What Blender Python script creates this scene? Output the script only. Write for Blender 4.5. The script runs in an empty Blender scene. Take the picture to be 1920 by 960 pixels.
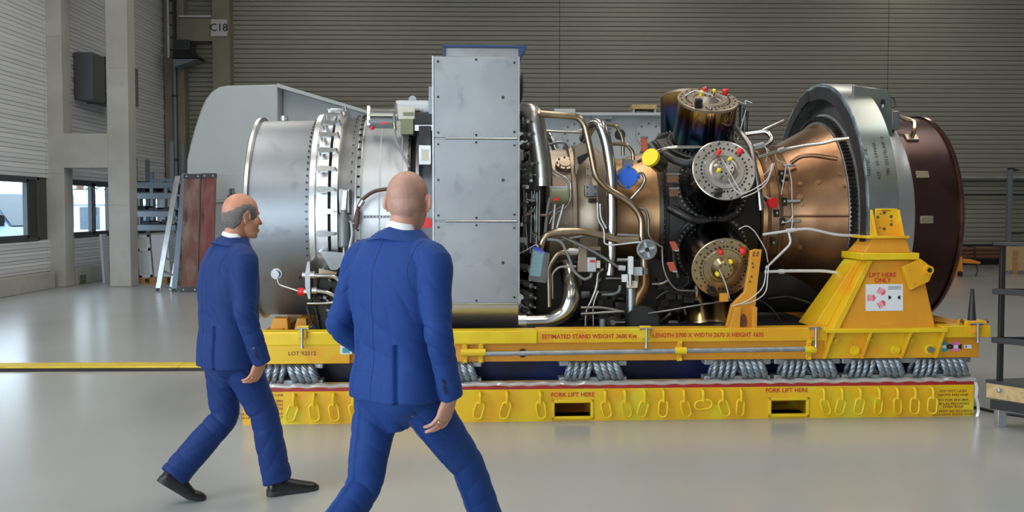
import bpy, bmesh, math, random
import numpy as np
from mathutils import Vector, Matrix, noise as mnoise
from mathutils.bvhtree import BVHTree

random.seed(7)
scn = bpy.context.scene
COL = scn.collection
PI = math.pi

# ------------------------------------------------------------------ camera
FPX = 1900.0
YAW = math.radians(1.206)
PITCH = math.atan(89 / FPX)
CAM = Vector((0, 0, 1.65))
cd = bpy.data.cameras.new('camera')
cd.sensor_width = 36.0
cd.lens = 36.0 * FPX / 1920.0
cd.clip_end = 300
cam = bpy.data.objects.new('camera', cd)
COL.objects.link(cam)
cam.location = CAM
cam.rotation_euler = (PI / 2 - PITCH, 0, -YAW)
scn.camera = cam

# ------------------------------------------------------------------ world, lights, exposure
w = bpy.data.worlds.new('sky')
scn.world = w
w.use_nodes = True
bg = w.node_tree.nodes['Background']
bg.inputs[0].default_value = (0.78, 0.90, 1.0, 1)
bg.inputs[1].default_value = 5.0


def area(name, loc, rot, sx, sy, power, col=(1, 1, 1)):
    l = bpy.data.lights.new(name, 'AREA')
    l.shape = 'RECTANGLE'
    l.size = sx
    l.size_y = sy
    l.energy = power
    l.color = col
    o = bpy.data.objects.new(name, l)
    COL.objects.link(o)
    o.location = loc
    o.rotation_euler = rot
    return o


# rows of hall lamps / roof lights under the ceiling
for k, (x, y, pw) in enumerate([(-4.5, 2.0, 520), (1.0, 2.0, 300), (6.5, 2.0, 140), (-4.5, 9.5, 520), (1.0, 9.5, 520), (6.5, 9.5, 460),
                                (-4.5, 18, 300), (1.0, 18, 240), (6.5, 18, 240), (13, 9.5, 140), (13, 20, 180), (-4.5, 25.5, 110), (4, 25.5, 160), (12, 26, 160)]):
    area('hall_lamp', (x, y, 9.2), (0, 0, 0), 1.0, 5.0, pw * 0.36, (1.0, 0.95, 0.87))
scn.view_settings.view_transform = 'Standard'
scn.view_settings.look = 'None'
scn.view_settings.exposure = 0.28
scn.view_settings.gamma = 1.0
scn.view_settings.use_curve_mapping = False

# ------------------------------------------------------------------ pixel helpers (photo frame 1920 x 960)
_f = Vector((math.sin(YAW) * math.cos(PITCH), math.cos(YAW) * math.cos(PITCH), -math.sin(PITCH)))
_r = Vector((math.cos(YAW), -math.sin(YAW), 0))
_u = _r.cross(_f)
STAND_ROT = math.radians(2.15)
STAND_ORG = Vector((0.925, 9.146, 0))
_inv = Matrix.Rotation(-STAND_ROT, 3, 'Z')
CAML = _inv @ (CAM - STAND_ORG)


def ray(u, v):
    return _f * FPX + _r * (u - 960) + _u * (480 - v)


def G(u, v, z=0.0):                     # world point on a horizontal plane
    d = ray(u, v)
    return CAM + d * ((z - CAM.z) / d.z)


def W(u, v, y):                         # world point on the plane Y = y
    d = ray(u, v)
    return CAM + d * ((y - CAM.y) / d.y)


def WX(u, v, x):                        # world point on the plane X = x
    d = ray(u, v)
    return CAM + d * ((x - CAM.x) / d.x)


def L(u, v, y):                         # stand-local point on the plane y = const
    d = _inv @ ray(u, v)
    return CAML + d * ((y - CAML.y) / d.y)


def LX(u, y, v=400):
    return L(u, v, y).x


def LZ(v, y, u=1100):
    return L(u, v, y).z


# ------------------------------------------------------------------ materials
MATS = {}


def mat(name, col, rough=0.5, metal=0.0, col2=None, scale=4.0, lo=0.4, hi=0.6, detail=4.0, bump=0.0, bscale=60.0, spec=0.5, coat=0.0,
        stretch=None, rvar=0.0, emit=None, col3=None, scale3=1.0, lo3=0.5, hi3=0.55):
    m = bpy.data.materials.new(name)
    m.use_nodes = True
    nt = m.node_tree
    b = nt.nodes['Principled BSDF']
    b.inputs['Base Color'].default_value = (*col, 1)
    b.inputs['Roughness'].default_value = rough
    b.inputs['Metallic'].default_value = metal
    b.inputs['Specular IOR Level'].default_value = spec
    if coat:
        b.inputs['Coat Weight'].default_value = coat
        b.inputs['Coat Roughness'].default_value = 0.1
    tc = nt.nodes.new('ShaderNodeTexCoord')
    src = tc.outputs['Object']
    if stretch:
        mp = nt.nodes.new('ShaderNodeMapping')
        mp.inputs['Scale'].default_value = stretch
        nt.links.new(src, mp.inputs[0])
        src = mp.outputs[0]
    if col2:
        n = nt.nodes.new('ShaderNodeTexNoise')
        n.inputs['Scale'].default_value = scale
        n.inputs['Detail'].default_value = detail
        nt.links.new(src, n.inputs['Vector'])
        r = nt.nodes.new('ShaderNodeValToRGB')
        r.color_ramp.elements[0].position = lo
        r.color_ramp.elements[1].position = hi
        r.color_ramp.elements[0].color = (*col, 1)
        r.color_ramp.elements[1].color = (*col2, 1)
        nt.links.new(n.outputs['Fac'], r.inputs[0])
        out = r.outputs[0]
        if col3:
            n3 = nt.nodes.new('ShaderNodeTexNoise')
            n3.inputs['Scale'].default_value = scale3
            n3.inputs['Detail'].default_value = 3
            nt.links.new(src, n3.inputs['Vector'])
            r3 = nt.nodes.new('ShaderNodeValToRGB')
            r3.color_ramp.elements[0].position = lo3
            r3.color_ramp.elements[1].position = hi3
            nt.links.new(n3.outputs['Fac'], r3.inputs[0])
            mx = nt.nodes.new('ShaderNodeMix')
            mx.data_type = 'RGBA'
            nt.links.new(r3.outputs[0], mx.inputs[0])
            nt.links.new(out, mx.inputs[6])
            mx.inputs[7].default_value = (*col3, 1)
            out = mx.outputs[2]
        nt.links.new(out, b.inputs['Base Color'])
        if rvar:
            mr = nt.nodes.new('ShaderNodeMapRange')
            mr.inputs[3].default_value = rough - rvar
            mr.inputs[4].default_value = rough + rvar
            nt.links.new(n.outputs['Fac'], mr.inputs[0])
            nt.links.new(mr.outputs[0], b.inputs['Roughness'])
    if bump:
        nb = nt.nodes.new('ShaderNodeTexNoise')
        nb.inputs['Scale'].default_value = bscale
        nb.inputs['Detail'].default_value = 3
        nt.links.new(src, nb.inputs['Vector'])
        bp = nt.nodes.new('ShaderNodeBump')
        bp.inputs['Strength'].default_value = bump
        bp.inputs['Distance'].default_value = 0.01
        nt.links.new(nb.outputs['Fac'], bp.inputs['Height'])
        nt.links.new(bp.outputs[0], b.inputs['Normal'])
    if emit:
        b.inputs['Emission Color'].default_value = (*emit[0], 1)
        b.inputs['Emission Strength'].default_value = emit[1]
    MATS[name] = m
    return m


def glassy(name, tint=(1, 1, 1), gloss=0.08, alpha_col=None, rough=0.02, fac=None):
    m = bpy.data.materials.new(name)
    m.use_nodes = True
    nt = m.node_tree
    nt.nodes.clear()
    o = nt.nodes.new('ShaderNodeOutputMaterial')
    t = nt.nodes.new('ShaderNodeBsdfTransparent')
    t.inputs[0].default_value = (*tint, 1)
    g = nt.nodes.new('ShaderNodeBsdfGlossy')
    g.inputs['Roughness'].default_value = rough
    mx = nt.nodes.new('ShaderNodeMixShader')
    mx.inputs[0].default_value = gloss
    nt.links.new(t.outputs[0], mx.inputs[1])
    nt.links.new(g.outputs[0], mx.inputs[2])
    out = mx.outputs[0]
    if alpha_col:
        d = nt.nodes.new('ShaderNodeBsdfDiffuse')
        d.inputs[0].default_value = (*alpha_col, 1)
        m2 = nt.nodes.new('ShaderNodeMixShader')
        m2.inputs[0].default_value = fac
        nt.links.new(out, m2.inputs[1])
        nt.links.new(d.outputs[0], m2.inputs[2])
        out = m2.outputs[0]
    nt.links.new(out, o.inputs[0])
    MATS[name] = m
    return m


def ramp_mat(name, stops, axis=2, lo=0.0, hi=1.0, rough=0.25, metal=1.0, warp=0.15, nscale=3.0, stretch=(1, 1, 1)):
    """heat-tinted metal: colour bands along one object axis, broken up by noise"""
    m = bpy.data.materials.new(name)
    m.use_nodes = True
    nt = m.node_tree
    b = nt.nodes['Principled BSDF']
    b.inputs['Roughness'].default_value = rough
    b.inputs['Metallic'].default_value = metal
    tc = nt.nodes.new('ShaderNodeTexCoord')
    sp = nt.nodes.new('ShaderNodeSeparateXYZ')
    nt.links.new(tc.outputs['Object'], sp.inputs[0])
    mr = nt.nodes.new('ShaderNodeMapRange')
    mr.inputs[1].default_value = lo
    mr.inputs[2].default_value = hi
    nt.links.new(sp.outputs[axis], mr.inputs[0])
    mp = nt.nodes.new('ShaderNodeMapping')
    mp.inputs['Scale'].default_value = stretch
    nt.links.new(tc.outputs['Object'], mp.inputs[0])
    n = nt.nodes.new('ShaderNodeTexNoise')
    n.inputs['Scale'].default_value = nscale
    n.inputs['Detail'].default_value = 4
    nt.links.new(mp.outputs[0], n.inputs['Vector'])
    ma = nt.nodes.new('ShaderNodeMath')
    ma.operation = 'MULTIPLY_ADD'
    nt.links.new(n.outputs['Fac'], ma.inputs[0])
    ma.inputs[1].default_value = warp * 2
    ma.inputs[2].default_value = -warp
    ad = nt.nodes.new('ShaderNodeMath')
    nt.links.new(mr.outputs[0], ad.inputs[0])
    nt.links.new(ma.outputs[0], ad.inputs[1])
    r = nt.nodes.new('ShaderNodeValToRGB')
    el = r.color_ramp.elements
    el[0].position, el[0].color = stops[0][0], (*stops[0][1], 1)
    el[1].position, el[1].color = stops[-1][0], (*stops[-1][1], 1)
    for p, c in stops[1:-1]:
        e = el.new(p)
        e.color = (*c, 1)
    nt.links.new(ad.outputs[0], r.inputs[0])
    nt.links.new(r.outputs[0], b.inputs['Base Color'])
    MATS[name] = m
    return m


# hall
mat('floor_epoxy', (0.33, 0.345, 0.34), 0.22, 0, (0.38, 0.39, 0.38), 0.3, 0.25, 0.75, bump=0.03, bscale=9, rvar=0.05)
mat('concrete', (0.37, 0.355, 0.32), 0.85, 0, (0.47, 0.455, 0.42), 1.4, 0.3, 0.7, bump=0.2, bscale=30, col3=(0.40, 0.38, 0.345), scale3=5, lo3=0.55, hi3=0.75)
mat('concrete_dark', (0.21, 0.19, 0.14), 0.85, 0, (0.28, 0.25, 0.185), 1.6, 0.3, 0.7, bump=0.2, bscale=30)
mat('clad_white', (0.68, 0.70, 0.73), 0.42, 0.0, (0.74, 0.755, 0.78), 0.8, 0.3, 0.7, stretch=(1, 0.3, 3))
mat('clad_olive', (0.262, 0.246, 0.198), 0.5, 0.0, (0.292, 0.275, 0.226), 0.5, 0.3, 0.7, stretch=(0.3, 1, 2))
mat('clad_gap', (0.07, 0.068, 0.06), 0.8)
mat('ceiling_grey', (0.35, 0.35, 0.34), 0.8)
mat('window_frame', (0.055, 0.06, 0.068), 0.45)
mat('airbox_grey', (0.13, 0.14, 0.15), 0.45, 0.2)
mat('dark_steel', (0.05, 0.053, 0.057), 0.45, 0.3)
mat('black_paint', (0.012, 0.012, 0.013), 0.45)
mat('white_sign', (0.55, 0.55, 0.54), 0.5)
mat('black_print', (0.012, 0.012, 0.012), 0.6)
mat('galv', (0.42, 0.45, 0.48), 0.45, 0.8, (0.55, 0.58, 0.61), 9, 0.35, 0.65)
mat('alu', (0.50, 0.52, 0.53), 0.4, 0.85, (0.6, 0.61, 0.62), 6)
mat('rack_steel', (0.20, 0.235, 0.27), 0.5, 0.4)
mat('rack_dark', (0.03, 0.035, 0.04), 0.6)
mat('rust_board', (0.17, 0.075, 0.055), 0.75, 0.1, (0.26, 0.17, 0.14), 5, 0.4, 0.62, bump=0.3, bscale=30, stretch=(1, 1, 0.35), col3=(0.07, 0.03, 0.022), scale3=4, lo3=0.52, hi3=0.68)
mat('red_board', (0.20, 0.045, 0.045), 0.7, 0.1, (0.24, 0.10, 0.085), 6, 0.42, 0.65, bump=0.3, bscale=30, stretch=(1, 1, 0.35), col3=(0.10, 0.03, 0.028), scale3=4, lo3=0.54, hi3=0.68)
mat('grey_case', (0.47, 0.51, 0.52), 0.55, 0.0, (0.51, 0.545, 0.555), 1.2, 0.3, 0.7, bump=0.05, bscale=25)
mat('grey_case_dark', (0.17, 0.19, 0.20), 0.5)
mat('pallet_wood', (0.36, 0.19, 0.07), 0.8, 0, (0.45, 0.27, 0.12), 9, stretch=(0.3, 1, 3))
mat('osb', (0.45, 0.30, 0.13), 0.8, 0, (0.55, 0.40, 0.2), 25, 0.4, 0.6)
mat('cardboard_white', (0.62, 0.62, 0.66), 0.7)
mat('line_yellow', (0.70, 0.53, 0.035), 0.5, 0, (0.62, 0.45, 0.03), 6)
mat('orange_paint', (0.75, 0.26, 0.03), 0.45)
mat('pipe_brown', (0.16, 0.07, 0.035), 0.5)
mat('moss', (0.09, 0.13, 0.04), 0.95, 0, (0.2, 0.2, 0.15), 20)
glassy('window_glass', (0.93, 0.97, 1.0), 0.07)
mat('leaf_green', (0.06, 0.16, 0.05), 0.7, 0, (0.12, 0.26, 0.09), 6)
mat('ext_white', (0.78, 0.82, 0.88), 0.7)
mat('ext_ground', (0.5, 0.52, 0.55), 0.9)
mat('van_blue', (0.28, 0.40, 0.55), 0.3, 0.2)
mat('van_glass', (0.05, 0.09, 0.12), 0.1)

# ------------------------------------------------------------------ mesh building


def frame_from(d):
    d = Vector(d).normalized()
    a = Vector((0, 0, 1)) if abs(d.z) < 0.9 else Vector((0, 1, 0))
    e1 = d.cross(a).normalized()
    e2 = d.cross(e1).normalized()
    return e1, e2, d


class MB:
    def __init__(self):
        self.v = []
        self.f = []

    def add(self, vs, fs):
        o = len(self.v)
        self.v += [tuple(p) for p in vs]
        self.f += [tuple(i + o for i in q) for q in fs]
        return self

    def box(self, x0, x1, y0, y1, z0, z1, m=None):
        vs = [Vector((x, y, z)) for z in (z0, z1) for y in (y0, y1) for x in (x0, x1)]
        if m is not None:
            vs = [m @ p for p in vs]
        return self.add(vs, [(0, 2, 3, 1), (4, 5, 7, 6), (0, 1, 5, 4), (2, 6, 7, 3), (0, 4, 6, 2), (1, 3, 7, 5)])

    def hexa(self, bot, top):               # two quads
        return self.add(list(bot) + list(top), [(3, 2, 1, 0), (4, 5, 6, 7), (0, 1, 5, 4), (1, 2, 6, 5), (2, 3, 7, 6), (3, 0, 4, 7)])

    def prism(self, poly, axis, a, b):      # poly in the two other axes (order x,y / x,z / y,z)
        n = len(poly)

        def P(p, t):
            return (t, p[0], p[1]) if axis == 0 else (p[0], t, p[1]) if axis == 1 else (p[0], p[1], t)
        vs = [P(p, a) for p in poly] + [P(p, b) for p in poly]
        fs = [tuple(range(n))[::-1], tuple(range(n, 2 * n))] + [(i, (i + 1) % n, (i + 1) % n + n, i + n) for i in range(n)]
        return self.add(vs, fs)

    def rings(self, rings, closed=False, caps=True):
        n = len(rings[0])
        vs = [p for r in rings for p in r]
        fs = []
        m = len(rings)
        for k in range(m if closed else m - 1):
            a, b = k * n, ((k + 1) % m) * n
            for i in range(n):
                j = (i + 1) % n
                fs.append((a + i, a + j, b + j, b + i))
        if caps and not closed:
            fs.append(tuple(range(n))[::-1])
            fs.append(tuple(range((m - 1) * n, m * n)))
        return self.add(vs, fs)

    def cyl(self, p0, p1, r0, r1=None, n=16, caps=True):
        p0, p1 = Vector(p0), Vector(p1)
        r1 = r0 if r1 is None else r1
        e1, e2, _ = frame_from(p1 - p0)
        rg = []
        for p, r in ((p0, r0), (p1, r1)):
            rg.append([p + e1 * (r * math.cos(2 * PI * i / n)) + e2 * (r * math.sin(2 * PI * i / n)) for i in range(n)])
        return self.rings(rg, caps=caps)

    def tube(self, pts, r, n=10, smooth=5, closed=False):
        pts = [Vector(p) for p in pts]
        if smooth and len(pts) > 2:
            pts = round_path(pts, smooth)
        rg = []
        m = len(pts)
        e1 = None
        for k in range(m):
            d = (pts[min(k + 1, m - 1)] - pts[max(k - 1, 0)])
            if d.length < 1e-9:
                d = Vector((0, 0, 1))
            d.normalize()
            if e1 is None:
                e1, e2, _ = frame_from(d)
            else:
                e1 = (e1 - d * e1.dot(d)).normalized()
                e2 = d.cross(e1)
            rr = r[k] if isinstance(r, (list, tuple)) and len(r) == m else (r[0] if isinstance(r, (list, tuple)) else r)
            rg.append([pts[k] + e1 * (rr * math.cos(2 * PI * i / n)) + e2 * (rr * math.sin(2 * PI * i / n)) for i in range(n)])
        return self.rings(rg)

    def lathe(self, prof, c=(0, 0, 0), axis=0, n=64, closed=True):
        """prof: (along, radius) list; closed loop profile or open with open ends"""
        c = Vector(c)
        rg = []
        for i in range(n):
            a = 2 * PI * i / n
            ca, sa = math.cos(a), math.sin(a)
            ring = []
            for t, r in prof:
                if axis == 0:
                    ring.append(c + Vector((t, -r * ca, r * sa)))
                elif axis == 1:
                    ring.append(c + Vector((r * ca, t, r * sa)))
                else:
                    ring.append(c + Vector((r * ca, r * sa, t)))
            rg.append(ring)
        m = len(prof)
        vs = [p for g in rg for p in g]
        fs = []
        for i in range(n):
            j = (i + 1) % n
            for k in range(m if closed else m - 1):
                l = (k + 1) % m
                fs.append((i * m + k, j * m + k, j * m + l, i * m + l))
        return self.add(vs, fs)

    def sphere(self, c, r, n=12, m=8):
        c = Vector(c)
        r = Vector((r, r, r)) if not hasattr(r, '__len__') else Vector(r)
        vs = [c + Vector((0, 0, -r.z))]
        for k in range(1, m):
            t = -PI / 2 + PI * k / m
            for i in range(n):
                a = 2 * PI * i / n
                vs.append(c + Vector((r.x * math.cos(t) * math.cos(a), r.y * math.cos(t) * math.sin(a), r.z * math.sin(t))))
        vs.append(c + Vector((0, 0, r.z)))
        fs = [(0, 1 + (i + 1) % n, 1 + i) for i in range(n)]
        for k in range(m - 2):
            for i in range(n):
                a, b = 1 + k * n, 1 + (k + 1) * n
                fs.append((a + i, a + (i + 1) % n, b + (i + 1) % n, b + i))
        t = len(vs) - 1
        a = 1 + (m - 2) * n
        fs += [(a + i, a + (i + 1) % n, t) for i in range(n)]
        return self.add(vs, fs)

    def xform(self, m):
        self.v = [tuple(m @ Vector(p)) for p in self.v]
        return self

    def mesh(self, name, material, sharp=35):
        me = bpy.data.meshes.new(name)
        me.from_pydata(self.v, [], self.f)
        bm = bmesh.new()
        bm.from_mesh(me)
        bmesh.ops.recalc_face_normals(bm, faces=bm.faces)
        bm.to_mesh(me)
        bm.free()
        me.polygons.foreach_set('use_smooth', [True] * len(me.polygons))
        me.set_sharp_from_angle(angle=math.radians(sharp))
        if material:
            me.materials.append(MATS[material] if isinstance(material, str) else material)
        return me

    def build(self, name, material, parent=None, bevel=0.0, loc=None, rot=None, sharp=35):
        o = bpy.data.objects.new(name, self.mesh(name, material, sharp))
        COL.objects.link(o)
        if parent:
            o.parent = parent
        if bevel:
            b = o.modifiers.new('bevel', 'BEVEL')
            b.width = bevel
            b.segments = 2
            b.limit_method = 'ANGLE'
            b.angle_limit = math.radians(40)
            b.harden_normals = False
        if loc is not None:
            o.location = loc
        if rot is not None:
            o.rotation_euler = rot
        return o


def round_path(pts, k=5, frac=0.42, rmax=0.12):
    """straight runs with rounded corners, like bent pipe"""
    out = [pts[0]]
    for i in range(1, len(pts) - 1):
        a, b, c = pts[i - 1], pts[i], pts[i + 1]
        la, lc = (a - b).length, (c - b).length
        t = min(la * frac, lc * frac, rmax)
        p0 = b + (a - b).normalized() * t
        p1 = b + (c - b).normalized() * t
        for j in range(k + 1):
            s = j / k
            out.append(p0 * (1 - s) ** 2 + b * 2 * s * (1 - s) + p1 * s * s)
    out.append(pts[-1])
    return out


def link_copy(o, name, parent=None, loc=None, rot=None):
    c = o.copy()
    c.name = name
    COL.objects.link(c)
    if parent is not None:
        c.parent = parent
    if loc is not None:
        c.location = loc
    if rot is not None:
        c.rotation_euler = rot
    return c


def empty(name, loc=(0, 0, 0), rz=0.0):
    o = bpy.data.objects.new(name, None)
    o.empty_display_size = 0.2
    COL.objects.link(o)
    o.location = loc
    o.rotation_euler = (0, 0, rz)
    return o


def tag(o, label, cat, group=None, kind=None):
    o['label'] = label
    if cat:
        o['category'] = cat
    if group:
        o['group'] = group
    if kind:
        o['kind'] = kind
    return o


def stuff(o):
    o['kind'] = 'stuff'
    return o


def lettering(body, size, loc, parent, material, bold=0.0, align='CENTER', rot=(PI / 2, 0, 0), name='lettering', spacing=1.0, sx=1.0):
    cu = bpy.data.curves.new(name, 'FONT')
    cu.body = body
    cu.size = size
    cu.align_x = align
    cu.align_y = 'CENTER'
    cu.offset = bold * size
    cu.extrude = 0.0008
    cu.space_character = spacing
    cu.resolution_u = 3
    t = bpy.data.objects.new(name, cu)
    COL.objects.link(t)
    dg = bpy.context.evaluated_depsgraph_get()
    me = bpy.data.meshes.new_from_object(t.evaluated_get(dg))
    bpy.data.objects.remove(t)
    me.materials.clear()
    me.materials.append(MATS[material])
    o = bpy.data.objects.new(name, me)
    COL.objects.link(o)
    o.parent = parent
    o.location = loc
    o.rotation_euler = rot
    o.scale = (sx, 1, 1)
    return o

# ================================================================== THE HALL
WX0 = -9.25      # left wall
YB = 29.55       # back wall
ZC = 9.5
XR = 21.0
YF = -9.0


def structure(o, label=None, cat=None):
    o['kind'] = 'structure'
    if label:
        o['label'] = label
    if cat:
        o['category'] = cat
    return o


structure(MB().box(WX0 - 0.5, XR + 0.5, YF, YB + 0.5, -0.2, 0).build('floor', 'floor_epoxy'), 'glossy grey epoxy floor of the hall', 'floor')
structure(MB().box(WX0 - 0.3, XR + 0.3, YF, YB + 0.3, ZC, ZC + 0.2).build('ceiling', 'ceiling_grey'), 'plain grey hall ceiling above the frame', 'ceiling')
structure(MB().box(XR, XR + 0.2, YF, YB, 0, ZC).build('wall_right', 'clad_olive'), 'unseen olive side wall beyond the right frame edge, darkened against bounce light', 'wall')  # unseen wall, olive instead of pale to cut light bouncing from the right

YG = 3.0        # the left wall starts here: unseen opening added to let daylight in from the left
wf = MB().box(-1.5, XR + 0.2, YF - 0.2, YF, 0, ZC).box(WX0 - 0.3, -1.5, YF - 0.2, YF, 7.0, ZC).build('wall_front', 'clad_white')  # unseen wall, closed at the right so daylight enters from the left
structure(wf, 'unseen pale wall behind the camera, left part open for side daylight', 'wall')
structure(MB().box(WX0 - 0.25, WX0 - 0.05, YF, YG, 7.0, ZC).build('trim_3', 'clad_white'), 'pale panel above the added daylight opening out of view', 'panel')

# --- back wall: cladding boards, one object each
wb = structure(MB().box(WX0 - 0.3, XR + 0.2, YB + 0.02, YB + 0.25, 0, ZC).build('wall_back', 'clad_gap'), 'olive grey back wall of narrow horizontal cladding boards', 'wall')
PITCHB = 0.1355
segs = [(WX0, W(432, 200, YB).x), (W(432, 200, YB).x, W(1049, 100, YB).x), (W(1049, 100, YB).x, W(1665, 100, YB).x), (W(1665, 100, YB).x, XR)]
for sx0, sx1 in segs:
    me = None
    for k in range(70):
        z0 = k * PITCHB
        if me is None:
            h = PITCHB
            prof = [(YB + 0.03, 0.006), (YB, 0.012), (YB - 0.012, 0.05), (YB - 0.012, h - 0.02), (YB, h - 0.006), (YB + 0.03, h - 0.004)]
            o = MB().prism(prof, 0, sx0 + 0.008, sx1 - 0.008).build('panel', 'clad_olive', wb)
            me = o.data
        else:
            o = bpy.data.objects.new('panel', me)
            COL.objects.link(o)
            o.parent = wb
        o.location = (0, 0, z0)

# --- left wall with window band
ZW0, ZW1 = 1.00, 2.29
wl = structure(MB().box(WX0 - 0.25, WX0 - 0.05, YG, YB, 0, ZW0).box(WX0 - 0.25, WX0 - 0.05, YG, YB, ZW1, ZC)
               .box(WX0 - 0.25, WX0 - 0.05, YG, 16.2, ZW0, ZW1).box(WX0 - 0.25, WX0 - 0.05, 20.98, 22.3, ZW0, ZW1)
               .box(WX0 - 0.25, WX0 - 0.05, 25.2, 25.9, ZW0, ZW1).box(WX0 - 0.25, WX0 - 0.05, 29.1, YB, ZW0, ZW1).build('wall_left', 'clad_gap'),
               'white ribbed cladding wall with a band of windows', 'wall')
PL = 0.272


def clad_profile(h):
    s = 0.3 * h
    return [(WX0 - 0.06, 0.0), (WX0 - 0.012, 0.004), (WX0 - 0.008, s - 0.012), (WX0 - 0.022, s - 0.007), (WX0 - 0.022, s), (WX0, s + 0.006), (WX0 + 0.004, s + 0.085),
            (WX0 + 0.018, s + 0.098), (WX0 + 0.004, s + 0.111), (WX0, h - 0.014), (WX0 - 0.02, h - 0.004), (WX0 - 0.06, h - 0.002)]


for (y0, y1) in ((YG, 12.0), (12.0, 21.35), (21.35, YB)):
    me = {}
    rows = [(ZW1 + k * PL, PL) for k in range(int((ZC - ZW1) / PL))] + [(0.34 + k * 0.22, 0.22) for k in range(3)]
    for z0, h in rows:
        if h not in me:
            # prism poly for axis=1 uses (x, z)
            o = MB().prism(clad_profile(h), 1, y0 + 0.01, y1 - 0.01).build('panel', 'clad_white', wl)
            me[h] = o.data
        else:
            o = bpy.data.objects.new('panel', me[h])
            COL.objects.link(o)
            o.parent = wl
        o.location = (0, 0, z0)


def window(idx, y0, y1, panes, label, solid=None):
    t = structure(empty('window_%d' % idx, (WX0, y0, ZW0)), label, 'window')
    fr = MB()
    H = ZW1 - ZW0
    yy1 = solid if solid else y1
    T = 0.07
    D0, D1 = -0.12, 0.02
    Ltot = yy1 - y0
    fr.box(D0, D1, 0, Ltot, 0, T).box(D0, D1, 0, Ltot, H - T, H).box(D0, D1, 0, T, 0, H).box(D0, D1, Ltot - T, Ltot, 0, H)
    fr.build('frame', 'window_frame', t, bevel=0.006)
    n = panes
    wdt = (y1 - y0) / n
    for k in range(n):
        a, b = k * wdt + 0.05, (k + 1) * wdt - 0.02
        s = MB()
        S = 0.075
        s.box(-0.06, 0.035, a, b, 0.05, 0.05 + S).box(-0.06, 0.035, a, b, H - 0.05 - S, H - 0.05).box(-0.06, 0.035, a, a + S, 0.05, H - 0.05).box(-0.06, 0.035, b - S, b, 0.05, H - 0.05)
        so = s.build('sash', 'window_frame', t, bevel=0.006)
        MB().box(-0.03, -0.02, a + S, b - S, 0.05 + S, H - 0.05 - S).build('pane', 'window_glass', so)
        MB().box(0.035, 0.06, a + 0.015, a + 0.045, H * 0.38, H * 0.52).build('handle', 'alu', so)
    if solid:
        MB().box(-0.08, 0.0, y1 - y0 + 0.03, solid - y0 - 0.03, 0.05, H - 0.05).build('infill_panel', 'dark_steel', t)
    return t


ywA = WX(52, 390, WX0).y
window(1, 16.3, ywA, 2, 'dark-framed window with a grey solid panel, van seen outside', solid=20.95)
window(2, 22.35, 25.15, 2, 'dark-framed two-pane window seen through the concrete frame')
window(3, 25.95, 29.05, 3, 'dark-framed window glimpsed behind the shelf rack')

# kerb along the left wall
structure(MB().box(WX0, WX0 + 0.2, YG, 21.2, 0, 0.34).build('trim_1', 'concrete', bevel=0.01), 'low concrete kerb under the near window', 'kerb')
structure(MB().box(WX0, WX0 + 0.32, 22.0, YB, 0, 0.36).build('trim_2', 'concrete', bevel=0.01), 'low concrete kerb with moss behind the concrete frame', 'kerb')
o = MB()
p = WX(155, 520, WX0 + 0.325)
o.box(p.x - 0.004, p.x + 0.002, p.y - 0.16, p.y + 0.18, 0.0, 0.2).build('moss_patch', 'moss', bpy.data.objects['trim_2'])

# --- concrete frame standing off the left wall (two legs and cross beams)
cf = tag(empty('concrete_frame', (-8.4, 21.7, 0)), 'tall double-legged concrete frame standing at the left windows', 'column', kind='structure')
YC0, YC1 = 21.46, 21.92
xa0, xa1 = -9.38, -8.93
xb0, xb1 = -8.02, -7.57
ccx, ccy = -8.4, 21.7


def cbox(n, x0, x1, z0, z1, m='concrete', yy0=YC0, yy1=YC1, bev=0.015):
    return MB().box(x0 - ccx, x1 - ccx, yy0 - ccy, yy1 - ccy, z0, z1).build(n, m, cf, bevel=bev)


zj = [W(100, v, YC0).z for v in (315, 250)]
cbox('leg', xa0, xa1, 0, ZC)
cbox('leg', xb0, xb1, 0, ZC)
cbox('cross_beam', xa1 - 0.02, xb0 + 0.02, zj[0], zj[1], yy0=YC0 + 0.004, yy1=YC1 - 0.004)
cbox('cross_beam', xa1 - 0.02, xb0 + 0.02, 6.4, 7.1, yy0=YC0 + 0.004, yy1=YC1 - 0.004)
for x0, x1, v in ((xa0, xa1, 68), (xb0, xb1, 127), (xa0, xa1, 325), (xb0, xb1, 385)):
    z = W(100, v, YC0).z
    MB().box(x0 - ccx + 0.01, x1 - ccx - 0.01, YC0 - ccy - 0.002, YC0 - ccy + 0.01, z - 0.004, z + 0.004).build('formwork_joint', 'concrete_dark', cf)

# --- frame of the back corner with the C18 sign
cb = tag(empty('corner_concrete_frame', (-7.8, YB - 0.3, 0)), 'olive concrete frame in the back corner carrying a sign', 'column', kind='structure')
YK = YB - 0.42


def kbox(n, u0, u1, z0, z1, y0=YK, y1=YB - 0.02, m='concrete_dark'):
    a, b = W(u0, 100, y0).x, W(u1, 100, y0).x
    return MB().box(a + 7.8, b + 7.8, y0 - YB + 0.3, y1 - YB + 0.3, z0, z1).build(n, m, cb, bevel=0.012)


kbox('leg', 398, 431, 0, ZC)
kbox('leg', 331, 345, 0, ZC)
kbox('leg', 307, 323, 0, ZC, YB - 0.5, YB - 0.02)
kbox('cross_beam', 343, 399, W(360, 77, YK).z, W(360, 34, YK).z)
a = W(360, 31, YK)
kbox('ledge', 335, 396, a.z - 0.03, a.z + 0.03, YK - 0.06, YK + 0.1, 'white_sign')

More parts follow.
